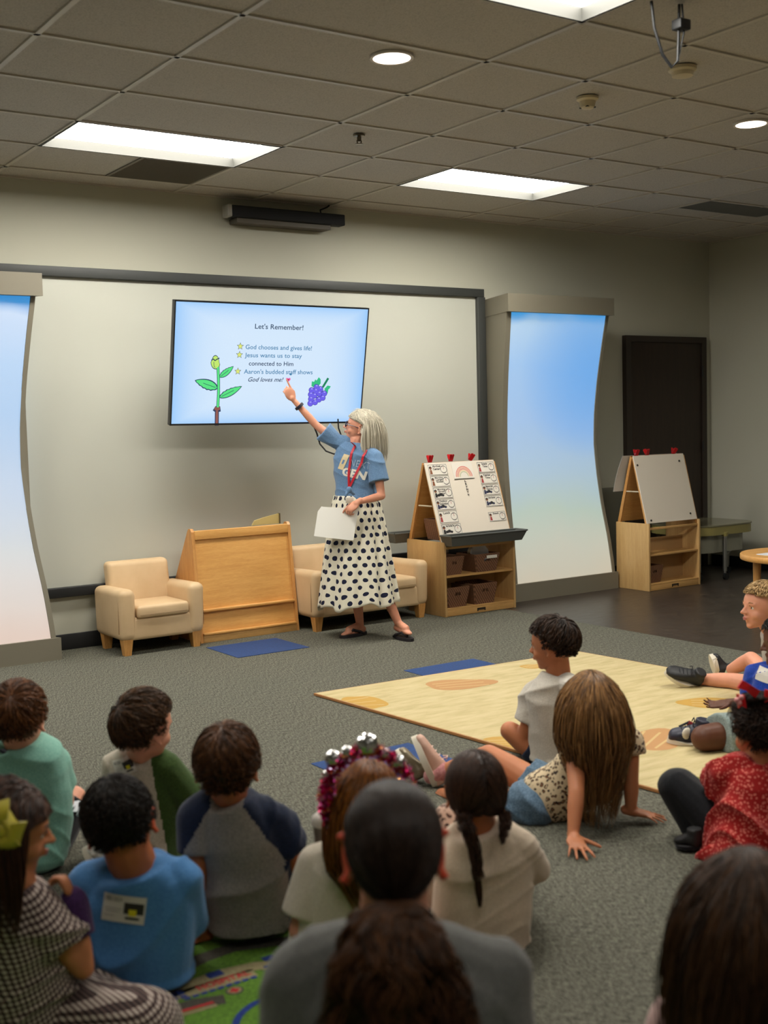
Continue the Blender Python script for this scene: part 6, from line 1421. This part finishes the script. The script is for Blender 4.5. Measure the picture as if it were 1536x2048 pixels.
# ---- girl with the tinsel headband, cup in hand
def P3(x, y):
    c = V((1.601, 2.452, 0.496)); k = 2.99/2375; return c+VR*(x-737)*k-UP*(y-1600)*k
def tinsel_girl():
    hb = basis(6, -4, 0); hh = .215; hd = V((1.633, 2.501, 0.469)); s = VR
    R_ = [((1.615, 2.608, 0.046), .13, .105), ((1.613, 2.605, 0.130), .13, .105), ((1.621, 2.595, 0.213), .125, .10), ((1.633, 2.569, 0.279), .118, .09), ((1.635, 2.547, 0.321), .09, .07), ((1.635, 2.525, 0.352), .05, .05)]
    arms = [dict(j=((1.551, 2.626, 0.291), (1.489, 2.629, 0.125), (1.604, 2.731, 0.247)), k=.88, slv=.78, hand=dict(fd=UP*.9+VR*.25, nrm=-VR*.8-VF*.4, L=.12, thumb=1, curl=(20, 45, 50, 50), spread=3)), dict(j=((1.729, 2.527, 0.275), (1.785, 2.545, 0.091), (1.799, 2.712, 0.030)), k=.88)]
    legs = [dict(j=((1.613, 2.681, 0.021), (1.705, 2.859, 0.005), (1.793, 2.891, -0.045))), dict(j=((1.691, 2.627, 0.018), (1.848, 2.761, 0.000), (1.795, 2.867, -0.037)))]
    t = person('auburn-haired girl in cream shirt wearing a pink tinsel headband', hd, hb, hh, R_, arms, legs, sk_f, fem=True, s0=s, s1=s)
    hair(t, hd, hb, hh, hair_mat('auburn', (58, 28, 8), (160, 96, 32), .35), n=3000, length=1.15, crown=(.05, .3, 1), gravity=.86, mess=.04, lift=.02, wid=.0017, k=13, seed=26, pull=1.8, drift=(.05, -.03, 0), keep=hairline(.45, -.6), body=[(V(R_[0][0]), V(R_[4][0]), .07)])
    shirt(t, R_, arms, cloth('tee_cream', rgb(212, 202, 184), rgb(198, 188, 170), 220), s, s, grow=.008, slr=.056, sle=.060, seed=17, amp=.005, scale=20, fd=(.4, .2, 1))
    pants(t, (1.626, 2.625, 0.037), legs, m_navy, s)
    # headband: wire arch, tinsel fringe and mirror balls
    ctr = V((1.601, 2.452, 0.496)); rx, rz = .106, .128; a_s = [math.radians(-38+ (256*k/60)) for k in range(61)]
    arc = [ctr+VR*rx*math.cos(a)+UP*rz*math.sin(a) for a in a_s]
    band = MB().tube(arc, .007, mat('band_pink', rgb(150, 20, 80), .5), 8).build('headband', t)
    rs = random.Random(5); cols = [mat('tinsel_%d' % k, rgb(*c), .18, .85) for k, c in enumerate(((206, 20, 100), (226, 40, 130), (190, 16, 60), (236, 90, 170), (240, 170, 100), (235, 200, 240)))]  # the two palest colours stand in for orange and white sparkle
    q = MB(); q.flat = True
    for k in range(5200):
        a = rs.uniform(a_s[0], a_s[-1]); p = ctr+VR*rx*math.cos(a)+UP*rz*math.sin(a); d = V((rs.gauss(0, 1), rs.gauss(0, 1), rs.gauss(0, 1))).normalized(); ln = rs.uniform(.010, .027); e = d.orthogonal().normalized()*rs.uniform(.001, .003)
        q.add([p-e, p+e, p+d*ln+e, p+d*ln-e], [(0, 1, 2, 3)], rs.choice(cols))
    tn = q.build('tinsel', band, smooth=False); tn['kind'] = 'stuff'
    mirror = mat('mirror_silver', rgb(205, 205, 205), .16, 1.0)
    for x, y, r in ((738, 1487, 24), (669, 1513, 17), (697, 1500, 12), (772, 1506, 12), (798, 1524, 16), (818, 1558, 9), (655, 1545, 8)):
        bm = bmesh.new(); bmesh.ops.create_icosphere(bm, subdivisions=3, radius=r/2375*3.03); me = bpy.data.meshes.new('disco_ball'); bm.to_mesh(me); bm.free(); me.transform(Matrix.Translation(V(P3(x, y)))); me.materials.append(mirror); mkobj('disco_ball', me, band)
tinsel_girl()
t = thing('tumbler', 'pale tumbler with white lid held up by the girl with the tinsel headband', 'cup', (1.601, 2.666, 0.316))
c0 = V((1.601, 2.666, 0.316)); MB().lathe(c0, [(.026, 0), (.029, .005), (.034, .060)], mat('tumbler_taupe', rgb(128, 116, 104), .35, .3), 28).build('cup', t)
MB().lathe(c0+UP*.06, [(.037, 0), (.038, .008), (.034, .022), (.022, .032), (.010, .034)], mat('lid_white', rgb(216, 208, 198), .4), 28).build('lid', t)

# ---- girl with two braids
def braid_girl():
    hb = basis(-12, -8, 3); hh = .215; hd = V((1.965, 2.478, 0.440)); s = VR; s1 = (VR-UP*.06).normalized()
    R_ = [((1.998, 2.516, 0.033), .128, .105), ((2.006, 2.506, 0.117), .132, .105), ((2.007, 2.500, 0.190), .130, .10), ((1.998, 2.488, 0.259), .126, .09), ((1.990, 2.485, 0.299), .105, .075), ((1.977, 2.485, 0.339), .05, .052)]
    arms = [dict(j=((1.939, 2.576, 0.254), (2.002, 2.699, 0.070), (2.118, 2.803, 0.085)), k=.85, slv=1.3), dict(j=((2.066, 2.419, 0.281), (2.167, 2.462, 0.180), (2.260, 2.644, 0.069)), k=.88, slv=1.5)]
    legs = [dict(j=((2.002, 2.584, 0.008), (2.101, 2.781, 0.250), (2.176, 2.934, -0.049)), k=.85), dict(j=((2.083, 2.528, 0.006), (2.298, 2.709, 0.133), (2.331, 2.826, -0.070)), k=.85)]
    t = person('girl with two dark braids in a cream long-sleeved top', hd, hb, hh, R_, arms, legs, sk_w, fem=True, s0=s, s1=s1)
    hm = hair_mat('braid_brown', (24, 15, 11), (76, 50, 36))
    hair(t, hd, hb, hh, hm, n=3200, tie=[(-.26, -.30, -.32), (.30, -.20, -.34)], keep=lambda d: hairline(.5, -.78)(d) and abs(d[0]+.02) > .012, mess=.03, lift=.05, wid=.0014, k=9, seed=27)
    hp = lambda x, y, z: hd+hb @ V((x*hh, y*hh, z*hh))
    braid(t, [hp(-.24, -.30, -.22), hp(-.23, -.36, -.34), (1.876, 2.400, 0.379), (1.889, 2.384, 0.305), (1.895, 2.387, 0.244)], .019, hm, mat('tie_clear', rgb(60, 44, 34), .5), tail=.085)
    braid(t, [hp(.30, -.24, -.24), hp(.31, -.30, -.40), (1.985, 2.385, 0.367), (1.975, 2.377, 0.341)], .014, hm, None, tail=.02)
    shirt(t, R_, arms, cloth('tee_cream2', rgb(210, 192, 170), rgb(196, 178, 156), 220), s, s1, grow=.008, slr=.050, sle=.046, seed=31, amp=.005, scale=22, fd=(.3, .2, 1.2), hem=.02)
    ml = leo('leopard_pink', (196, 160, 140), (120, 76, 58), (40, 24, 22), 26)
    P = Prims()
    for g in legs: H, K_, A_ = (V(q) for q in g['j']); P.cap(H, .064, K_, .050); P.cap(K_, .050, A_, .035)
    mkobj('leggings', shade(P.fuse('leggings', .006, 4), ml), t)
def leo(name, base, mid, dark, sc):
    if name in MATS: return MATS[name]
    m = cloth(name, rgb(*base)); n = N(m); v = n.coord('Object', (1, 1, 1)); w_ = n.new('ShaderNodeTexNoise'); w_.inputs['Scale'].default_value = sc*1.6; n.link(v, w_.inputs['Vector'])
    ad = n.new('ShaderNodeVectorMath', operation='MULTIPLY_ADD'); n.link(w_.outputs['Color'], ad.inputs[0]); ad.inputs[1].default_value = (.012, .012, .012); n.link(v, ad.inputs[2])
    vo = n.new('ShaderNodeTexVoronoi'); vo.inputs['Scale'].default_value = sc*2.4; n.link(ad.outputs[0], vo.inputs['Vector']); d = vo.outputs['Distance']
    gap = n.noise(v, sc*3.2, 2)
    c = n.ramp(d, [(0.0, rgb(*mid)), (.20, rgb(*mid)), (.25, rgb(*dark)), (.42, rgb(*dark)), (.48, rgb(*base))])
    n.base(n.mix(n.ramp(gap, [(.60, (0, 0, 0, 1)), (.66, (1, 1, 1, 1))]), c, rgb(*base))); return m


braid_girl()

# ---- boy in white T-shirt on the play mat, profile to the left
def mat_boy():
    hb = basis(-58, -6, 0); hh = .218; hd = V((3.310, 3.631, 0.511)); s = (VR*.86+VF*.5).normalized()
    R_ = [((3.329, 3.649, 0.046), .105, .09), ((3.326, 3.645, 0.121), .108, .09), ((3.315, 3.637, 0.210), .108, .088), ((3.309, 3.635, 0.285), .112, .082), ((3.313, 3.625, 0.339), .09, .068), ((3.326, 3.620, 0.376), .05, .05)]
    arms = [dict(j=((3.275, 3.708, 0.292), (3.231, 3.745, 0.096), (3.371, 3.856, -0.023)), k=.88, slv=.60, hand=dict(fd=VR*.5+VF*.6-UP*.2, nrm=UP, L=.12, thumb=-1)), dict(j=((3.318, 3.512, 0.326), (3.349, 3.524, 0.163), (3.408, 3.679, 0.036)), k=.88)]
    legs = [dict(j=((3.303, 3.689, 0.027), (3.213, 3.807, 0.125), (3.433, 3.884, -0.058)), f=.45, k=.92), dict(j=((3.338, 3.605, 0.039), (3.515, 3.669, 0.062), (3.500, 3.910, -0.076)), k=.9)]
    t = person('dark-haired boy in white T-shirt on the play mat looking left', hd, hb, hh, R_, arms, legs, sk_t, s0=s, s1=s)
    face_bits(t, hd, hb, hh, ('brown', (70, 46, 30)), mat('brow_dark', rgb(40, 26, 18), .7), lip_f)
    hair(t, hd, hb, hh, hair_mat('black_brown', (20, 13, 9), (66, 44, 28)), n=2800, wid=.0022, seed=28, keep=hairline(nape=-.7, front=.42), clump=50, cling=True, lift=.14, mess=.10, length=.48, crown=(0, -.45, .85))
    ob, tr = shirt(t, R_, arms, cloth('tee_white', rgb(206, 200, 188), rgb(190, 184, 172), 220), s, s, grow=.006, slr=.058, sle=.062, seed=33, amp=.006, scale=24, fd=(.5, .2, .9), hem=.02)
    pants(t, (3.341, 3.663, 0.034), legs, m_navy, s, f=.45, rp=.11)
    sticker(t, tr, V((3.250, 3.512, 0.355)), (VR*.9-VF*.2).normalized(), UP, .04, .06, lines=False, name='name_sticker')
mat_boy()

# ---- girl in leopard print leaning back on both hands
def leopard_girl():
    hb = basis(-10, 12, -4); hh = .215; hd = V((2.922, 3.015, 0.442)); s0 = (VF*.55+VR*.65-UP*.05).normalized(); s1 = (VR*.98+UP*.02).normalized()
    R_ = [((2.839, 3.207, 0.057), .098, .095), ((2.890, 3.162, 0.077), .106, .10), ((2.931, 3.114, 0.128), .108, .095), ((2.959, 3.065, 0.202), .108, .09), ((2.972, 3.026, 0.273), .115, .08), ((2.977, 3.015, 0.318), .09, .065), ((2.969, 3.012, 0.353), .05, .05)]
    arms = [dict(j=((2.878, 3.055, 0.287), (2.763, 2.929, 0.165), (2.696, 2.878, 0.042)), k=.90, slv=.30, hand=dict(fd=-VF*1.0+VR*.05-UP*.16, nrm=UP, L=.150, thumb=-1, curl=(6, 6, 6, 8), spread=13, tcurl=0, tout=62)),
            dict(j=((3.066, 2.975, 0.278), (3.049, 2.951, 0.148), (3.041, 2.946, 0.038)), k=.90, slv=.30, hand=dict(fd=VR*1.0-VF*.42-UP*.14, nrm=UP, L=.135, thumb=-1, curl=(6, 6, 6, 8), spread=11, tcurl=0, tout=50))]
    legs = [dict(j=((2.787, 3.192, 0.038), (2.709, 3.366, 0.036), (2.712, 3.628, -0.007)), k=.98, f=.45), dict(j=((2.913, 3.279, 0.062), (2.860, 3.516, 0.145), (2.751, 3.704, 0.052)), k=.98, f=.30)]
    t = person('long-haired girl in leopard print top leaning back on her hands', hd, hb, hh, R_, arms, legs, sk_t, fem=True, s0=s0, s1=s1, voxel=.005)
    hm = hair_mat('light_brown', (70, 46, 26), (168, 124, 76), .35)
    hair(t, hd, hb, hh, hm, n=3600, length=1.75, crown=(.05, .15, 1), gravity=.72, mess=.045, lift=.06, wid=.0017, k=16, seed=29, pull=1.3, drift=(.10, -.09, 0), keep=lambda d: hairline(.4, -.6)(d) and not (abs(d[0]-.03) < .012 and d[2] > .5), body=[(V(R_[2][0]), V(R_[5][0]), .095)], curl=.010, vol=.02, guard=.2)
    ml = leo('leopard_tan', (206, 186, 152), (128, 84, 48), (40, 24, 20), 30)
    shirt(t, R_, arms, ml, s0, s1, grow=.007, slr=.056, sle=.060, seed=35, amp=.006, scale=24, fd=(.7, .2, .7))
    md = cloth('denim_light', rgb(98, 122, 142), rgb(68, 92, 114), 180); pants(t, (2.826, 3.215, 0.050), [dict(j=legs[0]['j'], f=.36, k=1), dict(j=legs[1]['j'], f=.24, k=1)], md, s0, r0=.092, r1=.088, rp=.10, amp=.006, name='shorts')
    mp = mat('shoe_pink', rgb(196, 158, 140), .6)
    A2 = V(legs[1]['j'][2]); sk = Prims(); sk.cap(A2+(V(legs[1]['j'][1])-A2)*.16, .036, A2, .034); sk.cap(A2, .034, A2+(A2-V(legs[1]['j'][1])).normalized()*.03, .034)
    mkobj('sock', shade(sk.fuse('sock', .005, 3), cloth('sock_pink', rgb(186, 120, 122), rgb(210, 150, 148), 80)), t)
    shoe(t, (2.734, 3.710, -0.011), (2.683, 3.787, 0.195), (VR*.86+UP*.36), .082, m_white_s, mp, ht=.066, thick=.026, lace=mat('lace_pink', rgb(210, 180, 165), .7), name='shoe')
    shoe(t, (2.694, 3.810, -0.003), (2.672, 3.885, 0.123), (VR*.86+UP*.36), .082, m_white_s, mat('shoe_glitter', rgb(130, 118, 96), .35, .3), ht=.06, name='shoe')
leopard_girl()

# ---- blond boy, far right
def blond_boy():
    hb = basis(-104, 2, 0); hh = .232; hd = V((4.879, 3.808, 0.479)); s = (VR*.25+VF*.9).normalized()
    R_ = [((5.031, 3.786, 0.038), .12, .10), ((5.036, 3.790, 0.122), .12, .10), ((5.015, 3.787, 0.195), .12, .10), ((4.978, 3.782, 0.267), .12, .09), ((4.948, 3.783, 0.316), .09, .07), ((4.927, 3.788, 0.354), .05, .05)]
    arms = [dict(j=((5.077, 3.857, 0.233), (5.103, 3.924, 0.091), (5.047, 3.959, 0.053)), k=.9), dict(j=((4.888, 3.699, 0.280), (4.907, 3.699, 0.154), (4.843, 3.739, 0.119)), k=.9)]
    legs = [dict(j=((5.048, 3.835, 0.037), (5.136, 4.087, 0.133), (5.133, 4.262, 0.027)), k=.9, f=.45), dict(j=((4.984, 3.757, 0.032), (4.928, 4.040, 0.052), (4.848, 4.215, 0.043)), k=.95, f=.35)]
    t = person('blond boy in profile at the right edge, legs stretched in black sneakers', hd, hb, hh, R_, arms, legs, sk_f, s0=s, s1=s, voxel=.005)
    face_bits(t, hd, hb, hh, ('hazel', (84, 62, 44)), mat('brow_blond', rgb(150, 106, 66), .7), lip_f)
    hair(t, hd, hb, hh, hair_mat('dark_blond', (122, 96, 58), (206, 170, 118)), n=2600, crown=(0, -.5, .85), wid=.0026, seed=30, keep=hairline(nape=-.65, front=.44), cling=True, lift=.10, mess=.10, length=.34)
    shirt(t, R_, arms, cloth('tee_grey_lt', rgb(176, 172, 164), rgb(150, 146, 140), 200), s, s, seed=37)
    pants(t, (5.031, 3.786, 0.038), legs, cloth('shorts_lt', rgb(170, 168, 160), rgb(140, 138, 130), 200), s, f=.4)
    mb_ = mat('sneaker_black', rgb(22, 22, 24), .55); mlc = mat('lace_white', rgb(200, 196, 188), .6)
    o1 = shoe(t, (4.844, 4.191, 0.012), (4.680, 4.285, 0.090), (UP*.72+VR*.35-VF*.55), .095, m_white_s, mb_, ht=.065, thick=.02, lace=m_lace)
    o2 = shoe(t, (5.073, 4.277, 0.019), (5.083, 4.329, 0.129), (VR*.95+UP*.2), .085, m_white_s, mb_, ht=.062, thick=.026)
    q = MB(); c = V((5.009, 4.230, 0.088)); q.tube([c+UP*.035-VR*.006, c+UP*.045+VR*.016, c+UP*.012+VR*.004, c-UP*.025+VR*.01], .0035, m_white_s, 6); q.build('swoosh_stripe', o2)
    A_ = V(legs[0]['j'][2]); k_ = V(legs[0]['j'][1]); P = Prims(); P.cap(A_+(k_-A_)*.14, .034, A_+(k_-A_)*-.05, .034); mkobj('sock', shade(P.fuse('sock', .005, 2), cloth('sock_mint', rgb(170, 196, 160), rgb(200, 204, 180), 60)), t)
blond_boy()

# ---- child in royal blue at the right edge
def royal_child():
    hb = basis(-70, -10, 0); hh = .225; hd = V((4.504, 3.390, 0.411)); s = (VR*.7+VF*.6).normalized()
    R_ = [((4.479, 3.398, 0.043), .12, .10), ((4.478, 3.403, 0.089), .12, .10), ((4.474, 3.410, 0.139), .12, .10), ((4.458, 3.415, 0.201), .125, .09), ((4.462, 3.417, 0.256), .10, .075), ((4.470, 3.415, 0.292), .05, .05)]
    arms = [dict(j=((4.430, 3.498, 0.238), (4.415, 3.520, 0.096), (4.296, 3.531, 0.129)), k=.95, slv=.7, hand=dict(fd=-VR*.95-UP*.1, nrm=-UP*.9+VF*.3, L=.145, thumb=1, curl=(10, 14, 16, 20), spread=5, tcurl=10)), dict(j=((4.443, 3.296, 0.251), (4.451, 3.276, 0.094), (4.310, 3.249, 0.078)), k=.95)]
    legs = [dict(j=((4.245, 3.291, 0.049), (3.891, 3.341, 0.074), (4.035, 3.432, 0.021)), k=1.22, f=.78), dict(j=((4.499, 3.419, 0.013), (4.527, 3.580, 0.000), (4.293, 3.521, -0.001)), k=1.0, f=.6)]
    t = person('child in royal blue shirt and denim shorts, hand open, at the right edge', hd, hb, hh, R_, arms, legs, sk_d, s0=s, s1=s, voxel=.005)
    hair(t, hd, hb, hh, hair_mat('black_curl', (12, 9, 8), (40, 30, 24)), n=2200, crown=(0, -.5, .85), wid=.0022, seed=31, cling=True, lift=.10, mess=.5, length=.14)
    ob, tr = shirt(t, R_, arms, cloth('tee_royal', rgb(20, 62, 160), rgb(14, 48, 130), 200), s, s, seed=39, slr=.058, sle=.062, amp=.005)
    sticker(t, tr, V((4.319, 3.383, 0.272)), (VR*.8-VF*.5-UP*.2).normalized(), (UP*.95+VR*.2).normalized(), .075, .06, lines=False, name='name_sticker')
    pants(t, (4.479, 3.398, 0.043), legs, cloth('denim_pale', rgb(140, 152, 148), rgb(112, 126, 124), 160), s, f=.62, r0=.085, r1=.080, amp=.006)
    mo = MATS['sole_white']; mn = mat('sneaker_navy', rgb(28, 30, 50), .5)
    o1 = shoe(t, (3.995, 3.420, -0.014), (3.878, 3.539, 0.017), (UP*.95-VF*.1), .10, mo, mn, ht=.085, thick=.03, lace=m_lace)
    MB().ball((3.897, 3.516, 0.050), (.020, .018, .012), mo, 14).build('toe_panel', o1); MB().ball((3.908, 3.450, 0.068), (.028, .012, .026), mo, 14).build('side_panel', o1)
    q = MB(); mrd = mat('tongue_red', rgb(130, 24, 26), .5); q.tube([(3.961, 3.490, 0.098), (3.981, 3.474, 0.084)], .012, mrd, 8); q.tube([(3.927, 3.511, 0.083), (3.964, 3.487, 0.102)], .005, m_lace, 6); q.build('tongue', o1)
    o2 = shoe(t, (4.196, 3.466, -0.001), (4.210, 3.511, 0.075), (VR*.9+UP*.3), .09, mo, mn, ht=.07, thick=.03, lace=m_lace)
royal_child()

# ---- girl in the red dress
def red_girl():
    hb = basis(-18, -10, 0); hh = .218; hd = V((3.180, 2.495, 0.395)); s = (VR*.95+VF*.2).normalized()
    R_ = [((3.081, 2.455, 0.007), .150, .13), ((3.097, 2.463, 0.075), .135, .12), ((3.117, 2.467, 0.141), .122, .10), ((3.136, 2.472, 0.208), .122, .095), ((3.153, 2.476, 0.247), .118, .08), ((3.164, 2.483, 0.277), .09, .065), ((3.166, 2.484, 0.303), .052, .052)]
    arms = [dict(j=((3.057, 2.543, 0.263), (3.132, 2.623, 0.097), (3.314, 2.709, 0.009)), k=.9, slv=.42), dict(j=((3.215, 2.386, 0.256), (3.254, 2.395, 0.106), (3.375, 2.545, 0.004)), k=.9, slv=.4)]
    legs = [dict(j=((3.103, 2.553, 0.042), (3.050, 2.734, 0.178), (3.060, 2.665, 0.020)), k=1.0), dict(j=((3.194, 2.487, 0.009), (3.425, 2.521, 0.106), (3.358, 2.553, -0.047)))]
    t = person('girl in red speckled dress and red bow, black leggings, right edge', hd, hb, hh, R_, arms, legs, sk_t, fem=True, s0=s, s1=s)
    hm = hair_mat('black_puff', (14, 9, 7), (66, 44, 32))
    hair(t, hd, hb, hh, hm, n=3000, crown=(0, .6, -.3), wid=.0014, seed=32, keep=hairline(nape=-.75), clump=90, cling=True, lift=.22, mess=.5, length=.26)
    W = bundle([(3.142, 2.505, 0.490), (3.139, 2.486, 0.521), (3.169, 2.466, 0.526)], [.03, .05, .045], [.03, .05, .045], 700, 3, 8, wave=.012); mkobj('hair_puff', strands(W, .0013, [hm], 'hair_puff', seed=8), t)
    mr = cloth('red_speckle', rgb(170, 30, 26)); n = N(mr); vo = n.new('ShaderNodeTexVoronoi'); vo.inputs['Scale'].default_value = 105; n.link(n.coord('Object'), vo.inputs['Vector'])
    n.base(n.ramp(vo.outputs['Distance'], [(.30, rgb(222, 118, 104)), (.42, rgb(160, 22, 20))]))
    shirt(t, R_, arms, mr, s, s, name='dress', grow=.008, slr=.060, sle=.066, seed=41, amp=.010, scale=34, fd=(.9, .3, .25), shr=.06)
    P = Prims(); P.ell((3.086, 2.450, -0.009), (.17, .15, .07)); mkobj('skirt', shade(folds(P.fuse('skirt', .007, 4), .012, 40, 6, (1, .4, 0)), mr), t)
    pants(t, (3.118, 2.478, 0.004), legs, cloth('leggings_black', rgb(26, 28, 34), rgb(16, 18, 22), 200), s, name='leggings', full=True, r0=.075, long_r=.056, rp=.10)
    shoe(t, (2.992, 2.589, 0.012), (2.972, 2.675, 0.009), UP, .075, m_blk, mat('shoe_black', rgb(26, 26, 28), .6), ht=.045, thick=.012)
    c = V((3.165, 2.484, 0.285)); q = MB(); mpl = mat('pearl', rgb(206, 186, 178), .3)
    for k in range(44): a = 2*PI*k/44; q.ball(c+VR*.078*math.cos(a)+VF*.062*math.sin(a)+UP*(.010*math.sin(a)+.004), .0042, mpl, 8)
    o = q.build('necklace', t)
    mbw = mat('bow_red', rgb(200, 16, 24), .4); b0 = MB(); cc = V((3.088, 2.473, 0.531))
    for dx, dz, sx, sz, rt in ((.005, .022, .034, .017, -.5), (-.018, -.018, .013, .026, .15), (.075, -.005, .018, .024, .0)):
        ce = cc+VR*dx+UP*dz; e1 = VR*math.cos(rt)+UP*math.sin(rt); e2 = -VR*math.sin(rt)+UP*math.cos(rt)
        pts = [ce-e1*sx-e2*sz*.8, ce-e1*sx*.2-e2*sz*.45-VF*.008, ce+e1*sx-e2*sz, ce+e1*sx*1.05+e2*sz*.7, ce-e1*sx*.1+e2*sz*.9-VF*.01, ce-e1*sx*.9+e2*sz]
        b0.prism(pts, VF*.008, mbw)
    b0.build('hair_bow', t, smooth=False)
    q = MB(); mpk = mat('charm_pink', rgb(226, 150, 150), .4); c = V((3.035, 2.461, 0.528)); 
    for dx, dz in ((-.008, 0), (.006, .008), (.0, -.009)): q.ball(c+VR*dx+UP*dz, .009, mpk, 10)
    q.build('hair_charm', t)
red_girl()

# ---- foreground: person with the long low ponytail
def ponytail_person():
    hb = basis(-2, -6, 0); hh = .222; hd = V((1.112, 1.629, 0.720)); s = VR
    R_ = [((1.120, 1.651, 0.223), .175, .13), ((1.122, 1.646, 0.316), .185, .13), ((1.124, 1.640, 0.399), .195, .125), ((1.120, 1.637, 0.473), .190, .11), ((1.114, 1.634, 0.525), .150, .09), ((1.110, 1.628, 0.570), .072, .065)]
    arms = [dict(j=((0.993, 1.725, 0.484), (0.959, 1.733, 0.314), (1.091, 1.869, 0.128)), k=1.15, slv=.9), dict(j=((1.243, 1.554, 0.476), (1.262, 1.526, 0.305), (1.333, 1.703, 0.120)), k=1.15, slv=.9)]
    legs = [dict(j=((1.101, 1.710, 0.192), (1.175, 2.049, 0.073), (1.375, 2.090, 0.018)), k=1.1), dict(j=((1.189, 1.649, 0.189), (1.481, 1.840, 0.063), (1.456, 2.034, 0.016)), k=1.1)]
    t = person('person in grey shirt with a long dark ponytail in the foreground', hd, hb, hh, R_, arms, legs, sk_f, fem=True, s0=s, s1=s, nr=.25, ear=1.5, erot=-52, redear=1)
    hm = hair_mat('espresso', (17, 12, 9), (62, 44, 34), .40)
    hair(t, hd, hb, hh, hm, n=5200, tie=(0, -.50, -.34), keep=hairline(.5, -.85, .22, -.28), mess=.02, lift=.04, wid=.0012, k=10, seed=40, grow=1.05)
    c = hd+hb @ V((0, -.50*hh, -.36*hh)); hm2 = hair_mat('espresso_ends', (15, 9, 6), (112, 72, 44), .38)
    W = bundle([c+UP*.02, (1.033, 1.531, 0.662), (1.022, 1.513, 0.639), (1.012, 1.492, 0.598), (1.014, 1.486, 0.547), (1.019, 1.488, 0.479), (1.041, 1.524, 0.373)], [.016, .044, .060, .078, .094, .108, .10], [.014, .022, .030, .036, .038, .04, .03], 5600, 41, 30, wave=.014, freq=20, clumps=60, loose=.6, lock=.42)
    mkobj('ponytail', strands(W, .0013, [hm2], 'ponytail', seed=9, tip=.5), t)
    MB().tube([c+VR*.019*math.cos(a)+UP*.006*math.sin(a)*0+VF*.017*math.sin(a)-UP*.004 for a in [2*PI*k/16 for k in range(17)]], .005, m_blk, 8).build('hair_tie', t)
    shirt(t, R_, arms, cloth('tee_grey', rgb(112, 112, 108), rgb(92, 92, 90), 260), s, s, grow=.008, slr=.074, sle=.070, seed=43, amp=.007, scale=14, fd=(.6, .2, .9), shr=.072)
    pants(t, (1.131, 1.667, 0.212), legs, m_navy, s, full=True, rp=.16)
ponytail_person()

# ---- foreground: brown-haired girl at the lower right corner
def corner_girl():
    hb = basis(-10, -6, 0); hh = .215; hd = V((1.590, 1.267, 0.600)); s = VR
    R_ = [((1.602, 1.291, 0.141), .13, .11), ((1.598, 1.288, 0.216), .13, .11), ((1.594, 1.286, 0.291), .13, .10), ((1.588, 1.285, 0.373), .13, .09), ((1.580, 1.283, 0.430), .105, .075), ((1.573, 1.279, 0.464), .052, .055)]
    arms = [dict(j=((1.518, 1.358, 0.391), (1.502, 1.393, 0.246), (1.681, 1.521, 0.061)), k=.95), dict(j=((1.688, 1.242, 0.386), (1.733, 1.235, 0.239), (1.881, 1.384, 0.055)), k=.95)]
    legs = [dict(j=((1.603, 1.336, 0.108), (1.755, 1.588, 0.011), (1.915, 1.595, -0.041))), dict(j=((1.661, 1.296, 0.106), (1.988, 1.428, 0.004), (1.985, 1.547, -0.043)))]
    t = person('girl with long loose brown hair and pale pink top, lower right corner', hd, hb, hh, R_, arms, legs, sk_f, fem=True, s0=s, s1=s)
    hair(t, hd, hb, hh, hair_mat('dark_chestnut', (20, 12, 8), (92, 62, 38)), n=5200, length=2.3, crown=(.05, .2, 1), gravity=.7, mess=.10, lift=.10, wid=.0015, k=18, seed=44, keep=hairline(.4, -.6), body=[(V(R_[1][0]), V(R_[4][0]), .105)], curl=.018, vol=.04, grow=1.06, pull=.3)
    shirt(t, R_, arms, cloth('tee_pink', rgb(206, 172, 166), rgb(190, 156, 150), 220), s, s, grow=.006, slr=.058, sle=.058, seed=45)
    pants(t, (1.617, 1.304, 0.129), legs, cloth('shorts_orange', rgb(190, 96, 50), None, 200), s)
corner_girl()

def settle(lo):
    """rest every seated figure on what carries it: bottoms flatten against the floor, mat or rug"""
    for o in [q for q in C.objects if q.name.startswith('person')]:
        base = WL[o.name]; g = 0.0
        if .25 < base.x < 1.72 and 1.0 < base.y < 3.12: g = .0075
        if o['label'] in lo: g = .0160
        for c in o.children_recursive:
            if c.type != 'MESH' or c.name.startswith('flip'): continue
            a = getco(c.data); z = a[:, 2]+WL.get(c.name, base).z; e = g+(.003 if c.name.startswith('body') else .0015)
            if z.min() < e and not (c.name.startswith('skirt') and 'polka' in o['label']): a[:, 2] += np.maximum(0, e-z); setco(c.data, a)
settle(['blond boy in profile at the right edge, legs stretched in black sneakers', 'dark-haired boy in white T-shirt on the play mat looking left', 'child in royal blue shirt and denim shorts, hand open, at the right edge'])
